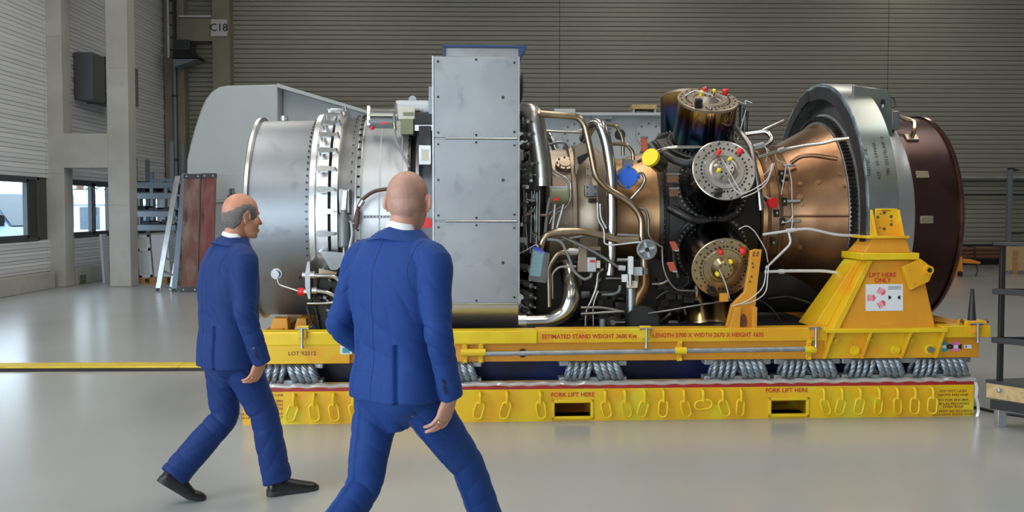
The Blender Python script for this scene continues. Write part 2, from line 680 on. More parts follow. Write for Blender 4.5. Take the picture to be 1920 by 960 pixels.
sg = W(410, 52, YK - 0.05)
sign = tag(empty('pillar_sign', (sg.x, YK, sg.z)), 'small white square sign reading C18 on the corner pillar', 'sign')
MB().box(-0.23, 0.23, -0.04, 0.0, -0.235, 0.235).build('plate', 'white_sign', sign, bevel=0.005)
lettering('C18', 0.30, (0, -0.043, 0), sign, 'black_print', bold=0.012)

# --- drainpipe and cable ladder in the corner
pp = W(328, 200, YB - 0.5)
dp = tag(empty('drain_pipe', (pp.x, pp.y, 0)), 'thin grey downpipe running up the back corner', 'pipe')
zt = W(328, 113, YB - 0.5).z
MB().tube([(0, 0, 0), (0, 0, zt)], 0.06, 12).build('pipe', 'rack_steel', dp)
for z in (1.2, 3.0, 4.8):
    MB().cyl((0, 0, z), (0, 0, z + 0.06), 0.075).build('clamp', 'dark_steel', dp)
lp = W(316, 60, YB - 0.8)
lx1 = W(329, 60, YB - 0.8).x
cl = tag(empty('cable_ladder', (lp.x, lp.y, 0)), 'narrow steel cable ladder hanging in the back corner', 'cable tray')
z0, z1 = W(316, 108, YB - 0.8).z, ZC
MB().box(-0.03, 0.03, -0.03, 0.03, z0, z1).build('rail', 'galv', cl)
MB().box(lx1 - lp.x - 0.03, lx1 - lp.x + 0.03, -0.03, 0.03, z0 - 0.1, z1).build('rail', 'black_paint', cl)
z = z0 + 0.2
while z < z1:
    MB().box(0, lx1 - lp.x, -0.02, 0.02, z, z + 0.035).build('rung', 'black_paint', cl)
    z += 0.34

# --- dark heater unit on the back corner
hp = W(350, 100, YB - 1.0)
hu = tag(empty('unit_heater', (hp.x, hp.y, hp.z)), 'dark wall-mounted blower with angled hood in the back corner', 'heater')
s = 1 / W(1, 0, YB - 1).x if False else (YB - 1.0) / FPX
MB().hexa([Vector((-20 * s, -.4, -12 * s)), Vector((30 * s, -.4, -12 * s)), Vector((30 * s, .4, -12 * s)), Vector((-20 * s, .4, -12 * s))],
          [Vector((-12 * s, -.3, 2 * s)), Vector((14 * s, -.3, 2 * s)), Vector((14 * s, .3, 2 * s)), Vector((-12 * s, .3, 2 * s))]).build('hood', 'black_paint', hu, bevel=0.01)
MB().hexa([Vector((-18 * s, -.3, -27 * s)), Vector((-14 * s, -.3, -27 * s)), Vector((-14 * s, .35, -27 * s)), Vector((-18 * s, .35, -27 * s))],
          [Vector((-18 * s, -.38, -14 * s)), Vector((28 * s, -.38, -14 * s)), Vector((28 * s, .35, -14 * s)), Vector((-18 * s, .35, -14 * s))]).build('deflector', 'rack_steel', hu)
MB().box(-16 * s, 12 * s, -.3, .3, 2 * s, 22 * s).build('motor_box', 'black_paint', hu, bevel=0.02)
MB().cyl((-4 * s, -.1, 4 * s), (14 * s, -.1, 4 * s), .09).build('motor', 'dark_steel', hu)
for zz in (12, -6):
    MB().box(-14 * s, -10 * s, -.05, 0.98, zz * s, (zz + 4) * s).build('bracket', 'black_paint', hu)

# --- grey air box on the left wall behind the frame
p0, p1 = WX(137, 120, WX0).y, WX(196, 120, WX0).y
za, zb = WX(150, 178, WX0 + 0.5).z, WX(150, 86, WX0 + 0.5).z
ab = tag(empty('air_heater_box', (WX0, p0, za)), 'dark grey air heater box mounted high on the left wall', 'heater')
D = 0.42
ym = (p1 - p0) * 0.42
MB().box(0.02, D, 0, ym - 0.02, 0, zb - za).build('casing', 'airbox_grey', ab, bevel=0.012)
MB().hexa([Vector((0.02, ym, 0)), Vector((D, ym, 0)), Vector((D + .38, p1 - p0, .02)), Vector((0.02, p1 - p0, 0.02))],
          [Vector((0.02, ym, zb - za)), Vector((D, ym, zb - za)), Vector((D + .38, p1 - p0, zb - za - .12)), Vector((0.02, p1 - p0, zb - za - .12))]).build('outlet_hood', 'airbox_grey', ab, bevel=0.012)
MB().box(0.0, D + 0.012, ym - 0.045, ym + 0.02, -0.012, zb - za + 0.012).build('joint_flange', 'black_paint', ab)
for z in (0.25, 0.75):
    MB().box(D + 0.01, D + 0.022, ym - 0.03, ym + 0.0, (zb - za) * z, (zb - za) * z + 0.03).build('clip', 'alu', ab)

# --- outside the windows
MB_ext = structure(MB().box(-60, WX0 - 0.6, -10, 80, -0.4, -0.02).build('ground', 'ext_ground'), 'pale paved yard outside the windows', 'ground')
eb = tag(empty('white_building', (-15.8, 36.5, 0)), 'pale low building in the yard beyond the second window', 'building')
MB().box(0, 6, 0, 4, 0, 2.15).build('wall', 'ext_white', eb)
MB().box(-.1, 6.1, -0.2, 4, 2.15, 2.3).build('parapet', 'ext_white', eb)
for xx in (1.5, 3.4):
    MB().box(xx - 0.35, xx + 0.35, -0.03, 0.02, 0.9, 1.7).build('window', 'van_glass', eb)
for xx in (.9, 2.4):
    MB().box(xx - 0.03, xx + 0.03, -0.06, 0.0, 0.0, 2.1).build('drain_pipe', 'rack_steel', eb)
MB().box(0, 6, -0.05, 0.0, 1.75, 1.8).build('conduit', 'rack_steel', eb)
for k, (tx, ty, tz, sc) in enumerate([(-17.3, 43, 3.9, 2.3), (-12.4, 45, 3.6, 1.7)]):
    tr = tag(empty('tree', (tx, ty, 0)), ['leafy green tree rising behind the white building, left of two', 'smaller green tree behind the white building, right of two'][k], 'tree', 'trees outside the window')
    MB().tube([(0, 0, 0), (0.1, 0, 1.5), (0, 0.1, tz)], 0.16, 8).build('trunk', 'pipe_brown', tr)
    rnd = random.Random(5 + k)
    lv = MB()
    for i in range(900):
        a, b, r = rnd.uniform(0, 2 * PI), math.acos(rnd.uniform(-1, 1)), sc * rnd.uniform(0.5, 1) * (1 + 0.2 * math.sin(i))
        c = Vector((r * math.sin(b) * math.cos(a), r * math.sin(b) * math.sin(a), tz + r * 0.9 * math.cos(b)))
        m = Matrix.Translation(c) @ Matrix.Rotation(rnd.uniform(0, 6), 4, (rnd.random(), rnd.random(), 0.3))
        lv.add([m @ Vector(q) for q in ((-.16, 0, 0), (0, -.07, .03), (.16, 0, 0), (0, .07, .03))], [(0, 1, 2, 3)])
    stuff(lv.build('foliage', 'leaf_green', tr))

vn = tag(empty('van', (-13.3, 27.2, 0), math.radians(-20)), 'pale blue van parked outside the nearest window', 'van')
vb = [(-2.4, 0.3), (2.45, 0.3), (2.5, 0.75), (2.3, 1.05), (1.55, 1.2), (0.75, 2.05), (0.3, 2.15), (-2.4, 2.15)]
MB().prism(vb, 1, -0.95, 0.95).build('body', 'van_blue', vn, bevel=0.05)
MB().prism([(1.4, 1.22), (0.76, 1.93), (0.25, 1.95), (0.25, 1.22)], 1, -0.965, 0.965).build('side_window', 'van_glass', vn)
MB().hexa([Vector((1.56, -.85, 1.24)), Vector((1.6, -.85, 1.22)), Vector((1.6, .85, 1.22)), Vector((1.56, .85, 1.24))],
          [Vector((0.8, -.78, 2.03)), Vector((0.84, -.78, 2.0)), Vector((.84, .78, 2.0)), Vector((.8, .78, 2.03))]).build('windscreen', 'van_glass', vn)
for sy in (-1, 1):
    MB().box(1.25, 1.45, sy * 1.0 - 0.1, sy * 1.0 + 0.1, 1.2, 1.5).build('mirror', 'black_paint', vn, bevel=0.03)
    for xx in (-1.5, 1.6):
        MB().cyl((xx, sy * 0.75, 0.33), (xx, sy * 0.97, 0.33), 0.33, n=20).build('wheel', 'black_paint', vn)

# --- yellow cable strip along the floor
ya, yb_ = G(200, 694).y, G(200, 685).y
cs = tag(empty('cable_strip', (-3.5, ya, 0)), 'long flat yellow cable strip with black edge lying across the floor', 'cable cover')
k = 0
x = -12.0 + 3.5
for k in range(7):
    x0 = -5.7 + k * 1.0
    MB().prism([(0.0, 0.0), (0.03, 0.035), (yb_ - ya - 0.03, 0.035), (yb_ - ya, 0)], 0, x0 + 0.002, x0 + 0.998).build('strip_section', 'line_yellow', cs)
    MB().prism([(-0.09, 0.0), (-0.012, 0.022), (0.002, 0.022), (0.002, 0)], 0, x0 + 0.002, x0 + 0.998).build('edge_ramp', 'black_paint', cs)

# ================================================================== STORAGE CORNER AT THE LEFT
# shelf rack
ry = 25.2
q0, q1 = W(250, 400, ry).x, W(322, 400, ry).x
rk = tag(empty('shelf_rack', (q0, ry, 0)), 'blue-grey steel shelf rack loaded with bars behind the ladder', 'rack')
RW = q1 - q0
for xx in (0.0, RW * 0.97):
    for yy in (0, 0.9):
        MB().box(xx, xx + 0.09, yy, yy + 0.09, 0, 3.3 if xx else 2.9).build('upright', 'rack_steel', rk, bevel=0.005)
for v in (365, 399, 425, 345):
    z = W(290, v, ry).z
    MB().box(-0.05, RW + 0.1, -0.04, 0.02, z - 0.1, z + 0.04).build('beam', 'rack_steel', rk, bevel=0.004)
    MB().box(-0.05, RW + 0.1, 0.85, 0.93, z - 0.1, z + 0.04).build('beam', 'rack_steel', rk, bevel=0.004)
    MB().box(0, RW + 0.05, 0.0, 0.9, z + 0.04, z + 0.07).build('shelf', 'rack_dark', rk)
for i, (u, v) in enumerate(((284, 322), (311, 340))):
    pz = W(u, v, ry)
    MB().box(pz.x - q0 - 0.04, pz.x - q0 + 0.04, -0.03, 0.05, W(u, 365, ry).z, pz.z).build('post', 'rack_steel', rk)
MB().box(W(288, 340, ry).x - q0, W(325, 340, ry).x - q0, -0.03, 0.05, W(290, 346, ry).z, W(290, 335, ry).z).build('cross_bar', 'rack_steel', rk)
rr = random.Random(3)
for v in (365, 399, 425):
    z = W(290, v, ry).z + 0.075
    for j in range(3):
        x0 = 0.12 + rr.uniform(0, 0.15) + j * 0.27
        b = MB().box(-0.11, 0.11, 0.12, 0.75, 0, 0.035 + rr.uniform(0, .07)).build('steel_bar_bundle', 'rack_dark', None, bevel=0.008, loc=(q0 + x0, ry + 0.02, z), rot=(0, 0, 0))
        tag(b, 'dark flat bars on the ' + {365: 'top', 399: 'middle', 425: 'lowest'}[v] + ' visible rack shelf, ' + ('left', 'middle', 'right')[j] + ' of three bundles', 'bars', 'bars on the rack')

# gratings / radiators standing on a pallet
gy = 22.3


def pallet(loc, wdt, label, n=3):
    t = tag(empty('pallet', loc), label, 'pallet', 'wooden pallets by the concrete frame')
    for k in range(3):
        MB().box(0, wdt, k * 0.35, k * 0.35 + 0.12, 0, 0.022).build('plank', 'pallet_wood', t)
        for j in range(3):
            x0 = j * (wdt - 0.14) / 2
            MB().box(x0, x0 + 0.14, k * 0.35, k * 0.35 + 0.12, 0.022, 0.11).build('block', 'pallet_wood', t)
    for k in range(5):
        MB().box(0, wdt, k * 0.17, k * 0.17 + 0.13, 0.11, 0.14).build('plank', 'pallet_wood', t)
    return t


gx0, gx1 = W(261, 500, gy).x, W(306, 500, gy).x
pallet((gx0 - 0.02, gy, 0), 0.62, 'wooden pallet carrying the leaning pale panels right of the concrete frame')
zt = W(280, 440, gy).z
ng = 9
for k in range(ng):
    t = tag(empty('radiator_panel', (gx0 + 0.28 + k * 0.045, gy + 0.02, 0.152), 0), ['pale slotted metal panel standing on the pallet, frontmost of the stack' if k == 0 else 'thin pale upright metal panel on the pallet, %s from the left' % ['', 'second', 'third', 'fourth', 'fifth', 'sixth', 'seventh', 'eighth', 'ninth'][k]][0], 'panel', 'pale panels standing on the pallet')
    m = Matrix.Rotation(math.radians(-4), 4, 'Y')
    if k == 0:
        fr = MB().box(-.28, 0.0, 0, .03, 0, .05).box(-.28, 0, 0, .03, zt - .2, zt - .15).box(-.28, -.23, 0, .03, 0, zt - .15).box(-.05, 0, 0, .03, 0, zt - .15).box(-.28, 0, 0, .03, .58, .64)
        fr.xform(m).build('frame', 'cardboard_white', t)
        MB().box(-.23, -.05, .012, .02, .05, zt - .2).xform(m).build('mesh_sheet', 'grey_case', t)
    else:
        MB().box(0, .036, 0, .8, 0, zt - .15).xform(m).build('sheet', 'grey_case', t, bevel=0.006)
        MB().box(-.004, .04, -.006, .02, 0, zt - .15).xform(m).build('edge_rail', 'cardboard_white', t)

p = G(188, 526)
pallet((p.x, p.y + 0.1, 0), 0.8, 'lower wooden pallet at the kerb partly hidden by the concrete leg')
pallet((p.x, p.y + 0.1, 0.145), 0.8, 'upper wooden pallet of the pair at the kerb')
bx = tag(empty('cardboard_box', (p.x + 0.18, p.y + 0.2, 0.29)), 'white box on the stacked pallets beside the concrete leg', 'box')
MB().box(0, .4, 0, .5, 0, .42).build('carton', 'cardboard_white', bx, bevel=0.01)
MB().hexa([Vector((0, 0, .42)), Vector((.4, 0, .42)), Vector((.4, .01, .42)), Vector((0, .01, .42))], [Vector((.03, -.12, .52)), Vector((.38, -.12, .5)), Vector((.38, -.11, .5)), Vector((.03, -.11, .52))]).build('flap', 'cardboard_white', bx)
sb = tag(empty('white_board', (-8.60, 22.6, 0)), 'tall white board leaning behind the concrete leg', 'board')
MB().box(0, .05, 0, .3, 0, 1.08).xform(Matrix.Rotation(math.radians(-3), 4, 'Y')).build('board_face', 'cardboard_white', sb)

# ladder leaning on the rack: built flat then placed between two points


def ladder(name, bot, top, side, wdt, mat_rail, label, nr=9):
    t = tag(empty(name, bot), label, 'ladder')
    d = Vector(top) - Vector(bot)
    ln = d.length
    ez = d.normalized()
    ex = (Vector(side) - ez * Vector(side).dot(ez)).normalized()
    ey = ez.cross(ex)
    m = Matrix((ex, ey, ez)).transposed().to_4x4()
    for s_ in (0, wdt):
        MB().box(s_ - 0.014, s_ + 0.014, -0.06, 0.06, 0, ln).xform(m).build('side_rail', mat_rail, t, bevel=0.004)
        MB().box(s_ - 0.02, s_ + 0.02, -0.05, 0.05, -0.02, 0.06).xform(m).build('foot', 'black_paint', t)
    for k in range(nr):
        z = (k + 0.6) * ln / nr
        MB().box(0, wdt, -0.02, 0.02, z - 0.016, z + 0.016).xform(m).build('rung', mat_rail, t)
    return t


b_ = G(296, 546)
tp = W(333, 330, b_.y + 0.75)
ladder('ladder', b_, tp, (0.35, 1, 0), 0.42, 'alu', 'aluminium ladder leaning against the shelf rack', 9)
b_ = G(327, 547)
tp = W(346, 325, b_.y + 0.7)
ladder('steel_ladder', b_, tp, (0.25, 1, 0), 0.4, 'rack_steel', 'dark grey steel ladder leaning beside the rusty boards', 8)

# rusty formwork boards
for k, (u0, u1, vt, m) in enumerate(((338, 371, 326, 'rust_board'), (372, 399, 325, 'red_board'))):
    pb = G((u0 + u1) / 2, 548)
    x0, x1 = W(u0, 548, pb.y).x - pb.x, W(u1, 548, pb.y).x - pb.x
    zt = W(u0, vt, pb.y + 0.35).z
    bd = tag(empty('steel_board', pb), ['brown rusty board leaning upright, left of the pair', 'dark red board leaning upright, right of the pair'][k], 'board', 'upright rusty boards')
    tl = math.atan2(0.35, zt)
    mm = Matrix.Rotation(-tl, 4, 'X')
    ln = zt / math.cos(tl)
    MB().box(x0 + .005, x1 - .005, 0, 0.07, 0, ln).xform(mm).build('face', m, bd, bevel=0.008)
    for zz in (0, ln - 0.1):
        MB().box(x0, x1, -0.008, 0.078, zz, zz + 0.1).xform(mm).build('end_cap', 'dark_steel', bd)
        for xx in (x0 + .06, x1 - .06):
            MB().cyl((xx, -0.014, zz + .05), (xx, 0, zz + .05), .016, n=8).xform(mm).build('bolt', 'galv', bd)
    MB().box(x1 - 0.035, x1 - .003, -0.02, 0.0, 0.1, ln - .1).xform(mm).build('edge_strip', 'pipe_brown', bd)

# ================================================================== GREY MACHINE CASING BEHIND THE ENGINE
cy = 21.6
P = lambda u, v, y=cy: W(u, v, y)
c0 = P(352, 480)
gc = tag(empty('machine_casing', (c0.x, cy, 0)), 'tall pale grey machine casing with rounded shoulder behind the engine', 'machine')


def cpt(u, v):
    q = P(u, v)
    return (q.x - c0.x, q.z)


out = [cpt(348, 520), cpt(350, 300)]
out += [cpt(u, v) for u, v in ((357, 268), (366, 236), (376, 206), (385, 186), (396, 172), (410, 163), (425, 160), (520, 158), (520, 520))]
out = [(x, max(z, 0.0)) for x, z in out]
zb = 0.0
out[0] = (out[0][0], zb)
out[-1] = (out[-1][0], zb)
MB().prism(out, 1, 0, 2.2).build('shoulder_body', 'grey_case', gc, bevel=0.04)
lowp = [cpt(398, 326), cpt(520, 326)]
z326, z375 = P(400, 326).z, P(400, 375).z
MB().box(cpt(396, 0)[0], cpt(520, 0)[0], -0.03, 0.0, z375, z326).build('upper_strip', 'grey_case', gc, bevel=0.01)
MB().box(cpt(396, 0)[0], cpt(520, 0)[0], -0.05, 0.0, P(400, 447).z - 0.03, P(400, 447).z + 0.04).build('rib', 'grey_case', gc, bevel=0.01)
MB().box(cpt(396, 0)[0], cpt(520, 0)[0], -0.05, 0.0, z375 - 0.05, z375).build('rib', 'grey_case', gc, bevel=0.01)
# gusset and long spine
wd = [cpt(521, 160), cpt(700, 213), cpt(1250, 213), cpt(1250, 520), cpt(521, 520)]
wd[3] = (wd[3][0], 0.0)
wd[4] = (wd[4][0], 0.0)
MB().prism(wd, 1, 0.55, 2.0).build('spine_body', 'grey_case', gc)
fl = [cpt(519, 156), cpt(702, 211), cpt(1252, 211), cpt(1252, 216), cpt(700, 216), cpt(519, 163)]
MB().prism(fl, 1, 0.0, 2.2).build('top_flange', 'grey_case', gc)
for (u, r) in ((1080, 23), (1222, 24)):
    q = P(u, 248)
    sc = cy / FPX
    MB().cyl((q.x - c0.x, 0.43, q.z), (q.x - c0.x, 0.56, q.z), r * sc, n=32).build('round_flange', 'grey_case', gc)
    for k in range(8):
        a = 2 * PI * k / 8
        MB().cyl((q.x - c0.x + math.cos(a) * r * .8 * sc, 0.40, q.z + math.sin(a) * r * .8 * sc), (q.x - c0.x + math.cos(a) * r * .8 * sc, 0.44, q.z + math.sin(a) * r * .8 * sc), 2.2 * sc, n=8).build('bolt', 'grey_case_dark', gc)
q = P(1168, 249)
MB().cyl((q.x - c0.x, 0.5, q.z), (q.x - c0.x, 0.57, q.z), 10 * cy / FPX, n=24).build('port_hole', 'black_paint', gc)
for k, (u0, u1, v0, v1) in enumerate(((1041, 1081, 201, 213), (1113, 1152, 212, 220))):
    MB().box(cpt(u0, v0)[0], cpt(u1, v0)[0], 0.3, 1.0, P(u0, v1).z, P(u0, v0).z).build('cover_box', 'grey_case', gc, bevel=0.01)
for i in range(2):
    for j in range(7):
        q = P(1143 + i * 6, 222 + j * 8)
        MB().cyl((q.x - c0.x, 0.5, q.z), (q.x - c0.x, 0.56, q.z), 2.3 * cy / FPX, n=8).build('rivet_hole', 'grey_case_dark', gc)
MB().prism([cpt(1070, 250), cpt(1086, 232), cpt(1086, 250), cpt(1084, 300), cpt(1074, 300)], 1, 0.45, 0.52).build('stay', 'rack_steel', gc)
bxo = P(1222, 200)
mb = tag(empty('parts_box', (bxo.x, cy + 1.0, P(1222, 210).z)), 'pale open box standing on the grey casing behind the combustors', 'box')
hb = P(1222, 190).z - P(1222, 213).z
ww = 22 * cy / FPX
MB().box(-ww, ww, 0, .5, 0, hb * .25).box(-ww, -ww + .03, 0, .5, 0, hb * .6).box(ww - .03, ww, 0, .5, 0, hb * .6).box(-ww, ww, .47, .5, 0, hb * .6).build('tray', 'grey_case', mb)
MB().box(-ww - .02, ww + .02, -.02, .52, hb * .62, hb).build('lid', 'osb', mb)
MB().box(-ww * .7, ww * .3, .1, .4, hb * .25, hb * .5).build('contents', 'rack_steel', mb)
# clamp latch on the casing next to the left man
q = P(436, 362)
lt = MB()
s = cy / FPX
X0 = q.x - c0.x
lt.box(X0 - 4 * s, X0 - 1 * s, -.12, 0, q.z - 8 * s, q.z + 8 * s).box(X0 + 1 * s, X0 + 4 * s, -.12, 0, q.z - 8 * s, q.z + 9 * s).box(X0 - 8 * s, X0 + 10 * s, -.1, 0, q.z - 8 * s, q.z - 4 * s).box(X0 + 6 * s, X0 + 9 * s, -.1, 0, q.z - 8 * s, q.z)
lt.build('latch', 'grey_case_dark', gc)

# ================================================================== RIGHT SIDE BACKGROUND
y = YB - 0.25
for k, (v0, v1, d, m, lb) in enumerate(((330, 335, 0.14, 'alu', 'pale horizontal rail fixed along the back wall at right'),
                                      (338, 341, 0.08, 'dark_steel', 'thin dark conduit just below the pale wall rail'),
                                      (363, 366, 0.10, 'dark_steel', 'dark horizontal rail lower on the back wall'),
                                      (458, 461, 0.1, 'black_paint', 'black horizontal rail above the brown wall pipes'))):
    za, zb = W(1850, v1, y).z, W(1850, v0, y).z
    x0 = W(1780, 400, y).x
    t = tag(empty('wall_rail', (x0, y, za)), lb, 'rail', 'rails along the back wall')
    MB().box(0, XR - x0 - 0.1, 0, d, 0, zb - za).build('bar', m, t, bevel=0.01)
    for i in range(4):
        MB().box(0.6 + i * 1.5, 0.66 + i * 1.5, d - 0.01, 0.24, 0, zb - za).build('bracket', 'dark_steel', t)
for k, (v, lb) in enumerate(((467, 'uppermost rusty brown pipe along the foot of the back wall'), (474, 'middle rusty brown pipe along the foot of the back wall'), (481, 'lowest rusty brown pipe along the foot of the back wall'))):
    q = W(1780, v, y - 0.1)
    t = tag(MB().cyl((0, 0, 0), (XR - q.x - 0.2, 0, 0), 0.05).build('wall_pipe', 'pipe_brown', None, loc=q), lb, 'pipe', 'brown wall pipes')
    MB().box(0.7, 0.76, -0.06, 0.3, -0.06, 0.06).box(2.7, 2.76, -0.06, 0.3, -0.06, 0.06).build('clip', 'dark_steel', t)
q = W(1780, 488, YB - 0.1)
structure(MB().box(-10, XR, YB - 0.06, YB - 0.02, 0, 0.16).build('baseboard_back', 'black_paint'), 'dark skirting along the foot of the back wall', 'baseboard')
# steel post with arm
pb = W(1890, 490, YB - 0.9)
ps = tag(empty('steel_post', (pb.x, pb.y, 0)), 'dark steel post with a short arm before the back wall', 'post')
zt = W(1890, 318, YB - 0.9).z
MB().box(-.06, .06, -.06, .06, 0, zt).build('pole', 'rack_steel', ps, bevel=0.008)
MB().prism([(-.06, zt - .02), (-.06, zt + .05), (.05, zt + .05), (.32, zt - .02), (.05, zt - .06)], 1, -.03, .03).build('arm', 'rack_dark', ps)
MB().box(-.14, .14, -.14, .14, 0, .02).build('foot_plate', 'rack_steel', ps)
q = W(1903, 437, YB - 0.6)
MB().tube([(q.x - pb.x - .2, .1, q.z), (q.x - pb.x + .2, .1, q.z), (q.x - pb.x + .2, .1, q.z + 1.1)], .025, 8).build('conduit', 'rack_dark', ps)
# chipboard panel on a foot
q = G(1900, 514)
cbd = tag(empty('chipboard_panel', q), 'upright chipboard panel on a wooden foot behind the black trolley', 'board')
h = W(1900, 462, q.y).z
MB().box(-.2, .5, 0, .03, .09, h).build('sheet', 'osb', cbd)
MB().box(-.03, .08, -.03, .04, 0, .6).box(-.2, .5, .03, .07, .12, .2).build('foot_batten', 'pallet_wood', cbd)
# orange hand pallet jack
q = G(1803, 519)
oj = tag(empty('orange_trolley', q), 'orange trolley with a low arm behind the exhaust drum', 'trolley')
s = q.y / FPX
MB().prism([(-14 * s, 0.0), (1 * s, 0.0), (3 * s, 12 * s), (1 * s, 38 * s), (-10 * s, 38 * s), (-16 * s, 20 * s)], 1, 0, .35).build('upright', 'orange_paint', oj, bevel=0.015)
MB().prism([(0, 26 * s), (38 * s, 24 * s), (38 * s, 28 * s), (20 * s, 33 * s), (0, 33 * s)], 1, .05, .3).build('arm', 'orange_paint', oj, bevel=0.01)
MB().tube([(30 * s, .1, 25 * s), (35 * s, .1, 10 * s), (28 * s, .05, .4 * s)], .015, 8).build('cable', 'black_paint', oj)
MB().cyl((-4 * s, -.04, 6 * s), (-4 * s, .0, 6 * s), 5 * s).build('wheel', 'black_paint', oj)
q = W(1822, 410, YB - 0.35)

# ================================================================== TRANSPORT STAND
mat('stand_yellow', (0.74, 0.36, 0.010), 0.42, 0, (0.74, 0.45, 0.010), 2.6, 0.44, 0.5, 5, col3=(0.70, 0.56, 0.03), scale3=1.9, lo3=0.60, hi3=0.615, bump=0.03, bscale=12)
mat('stand_lower', (0.76, 0.41, 0.010), 0.42, 0, (0.76, 0.49, 0.010), 3.2, 0.42, 0.55, 5, col3=(0.72, 0.58, 0.025), scale3=3.0, lo3=0.56, hi3=0.62, bump=0.04, bscale=12)
mat('stand_orange', (0.70, 0.31, 0.02), 0.42, 0, (0.66, 0.28, 0.018), 3, bump=0.02, bscale=10)
mat('bright_yellow', (0.80, 0.58, 0.010), 0.4, 0, (0.76, 0.49, 0.010), 5)
mat('sign_red', (0.50, 0.03, 0.015), 0.5)
mat('stripe_red', (0.40, 0.02, 0.02), 0.4, 0, (0.33, 0.02, 0.02), 8)
mat('brown_print', (0.22, 0.06, 0.02), 0.6)
mat('blue_plate', (0.008, 0.02, 0.11), 0.35, 0, (0.005, 0.008, 0.04), 2, 0.4, 0.6)
mat('rope_steel', (0.23, 0.27, 0.31), 0.4, 0.7, (0.32, 0.36, 0.40), 30)
mat('rope_bar', (0.36, 0.39, 0.40), 0.45, 0.5)
mat('conduit_grey', (0.30, 0.33, 0.35), 0.45, 0.6, (0.40, 0.42, 0.44), 14)
mat('bolt_steel', (0.40, 0.40, 0.38), 0.35, 0.9)
mat('rubber_black', (0.02, 0.02, 0.021), 0.5)
mat('label_white', (0.72, 0.74, 0.76), 0.4)
mat('label_red', (0.75, 0.10, 0.12), 0.5)
mat('label_teal', (0.05, 0.32, 0.38), 0.4)
mat('label_pink', (0.75, 0.18, 0.45), 0.4)
glassy('plastic_film', (0.92, 0.93, 0.95), 0.25, (0.85, 0.86, 0.88), 0.12, 0.35)

st = tag(empty('transport_stand', STAND_ORG, STAND_ROT), 'long yellow steel engine transport stand on wire rope springs', 'stand')
yf = -1.335
XL, XRt = -2.87, 2.867
PK = [(LX(1037, yf, 770), LX(1110, yf, 770)), (LX(1443, yf, 770), LX(1514, yf, 770))]
ZPK0, ZPK1 = 0.025, LZ(752, yf)
ZL = 0.285


def lower_beam(y0, y1):
    b = MB()
    xs = [XL] + [v for p in PK for v in p] + [XRt]
    for i in range(0, len(xs), 2):
        b.box(xs[i], xs[i + 1], y0, y1, 0, ZL)
    for a, c in PK:
        b.box(a, c, y0, y1, 0, ZPK0)
        b.box(a, c, y0, y1, ZPK1, ZL)
    return b


lbf = lower_beam(yf, yf + 0.22).build('lower_beam', 'stand_lower', st, sharp=20)
lbr = lower_beam(1.115, 1.335).build('lower_beam', 'stand_lower', st, sharp=20)
for x in (XL, XRt - 0.2):
    MB().box(x, x + 0.2, yf + 0.22, 1.115, 0, ZL).build('end_beam', 'stand_lower', st)
MB().box(-1.2, -1.0, yf + 0.22, 1.115, 0, 0.2).build('cross_beam', 'stand_lower', st)
for a, c in PK:
    t = 0.012
    b = MB()
    for (x0, x1, z0, z1) in ((a - t, a + t, ZPK0 - t, ZPK1 + t), (c - t, c + t, ZPK0 - t, ZPK1 + t), (a - t, c + t, ZPK0 - t, ZPK0 + t), (a - t, c + t, ZPK1 - t, ZPK1 + t)):
        b.box(x0, x1, yf - 0.014, yf + 0.02, z0, z1)
    b.build('pocket_rim', 'bright_yellow', st, bevel=0.005)
    b = MB()
    b.box(a - .01, a, yf + .02, 1.3, ZPK0, ZPK1).box(c, c + .01, yf + .02, 1.3, ZPK0, ZPK1).box(a, c, yf + .02, 1.3, ZPK0 - .005, ZPK0).box(a, c, yf + .02, 1.3, ZPK1, ZPK1 + .008)
    b.box(a, c, yf + 0.55, yf + 0.56, ZPK0, ZPK1)
    b.build('fork_pocket', 'stand_yellow', st)
MB().box(XL + .002, XRt - .002, yf - 0.002, yf + 0.01, ZL - 0.032, ZL - 0.002).build('red_stripe', 'stripe_red', st)
# plastic film along the top edge
fm = MB()
n = 120
rings_f = []
rr = random.Random(11)
for i in range(n + 1):
    x = XL + 0.2 + (XRt + 0.01 - XL - 0.2) * i / n
    j = 0.006 * math.sin(i * 1.7) + rr.uniform(-.004, .004)
    rings_f.append([(x, yf + .12, ZL + .012), (x, yf + .03, ZL + .022 + j), (x, yf - .006, ZL + .02 + j), (x, yf - .010 - abs(j), ZL + .002), (x, yf - .006, ZL - .006 + j * .8)])
vs = [p for r in rings_f for p in r]
fs = [(i * 5 + k, i * 5 + k + 1, (i + 1) * 5 + k + 1, (i + 1) * 5 + k) for i in range(n) for k in range(4)]
fm.add(vs, fs)
fm.build('plastic_film', 'plastic_film', st, sharp=80)
p0 = L(1826, 716, yf - .01)
fb = MB()
pts = [(0, 0), (.012, -.05), (.006, -.12), (.026, -.18), (.03, -.24), (.012, -.3), (.004, -.36)]
vs = []
for dx, dz in pts:
    vs += [p0 + Vector((dx, 0, dz)), p0 + Vector((dx + .022 + dz * .02, -.012, dz))]
fb.add(vs, [(2 * i, 2 * i + 1, 2 * i + 3, 2 * i + 2) for i in range(len(pts) - 1)])
fb.build('film_tail', 'plastic_film', st)

# --- lashing hooks with links
hook_px = [552, 589, 626, 663, 900, 950, 1012, 1133, 1170, 1207, 1242, 1280, 1316, 1352, 1387, 1541, 1575, 1609, 1644, 1678, 1711, 1744]
hk = MB().tube([(0, .01, .075), (0, -.03, .078), (0, -.052, .055), (0, -.052, -.005)], .0125, 10, 5)
hk_me = hk.mesh('hook', 'bright_yellow')


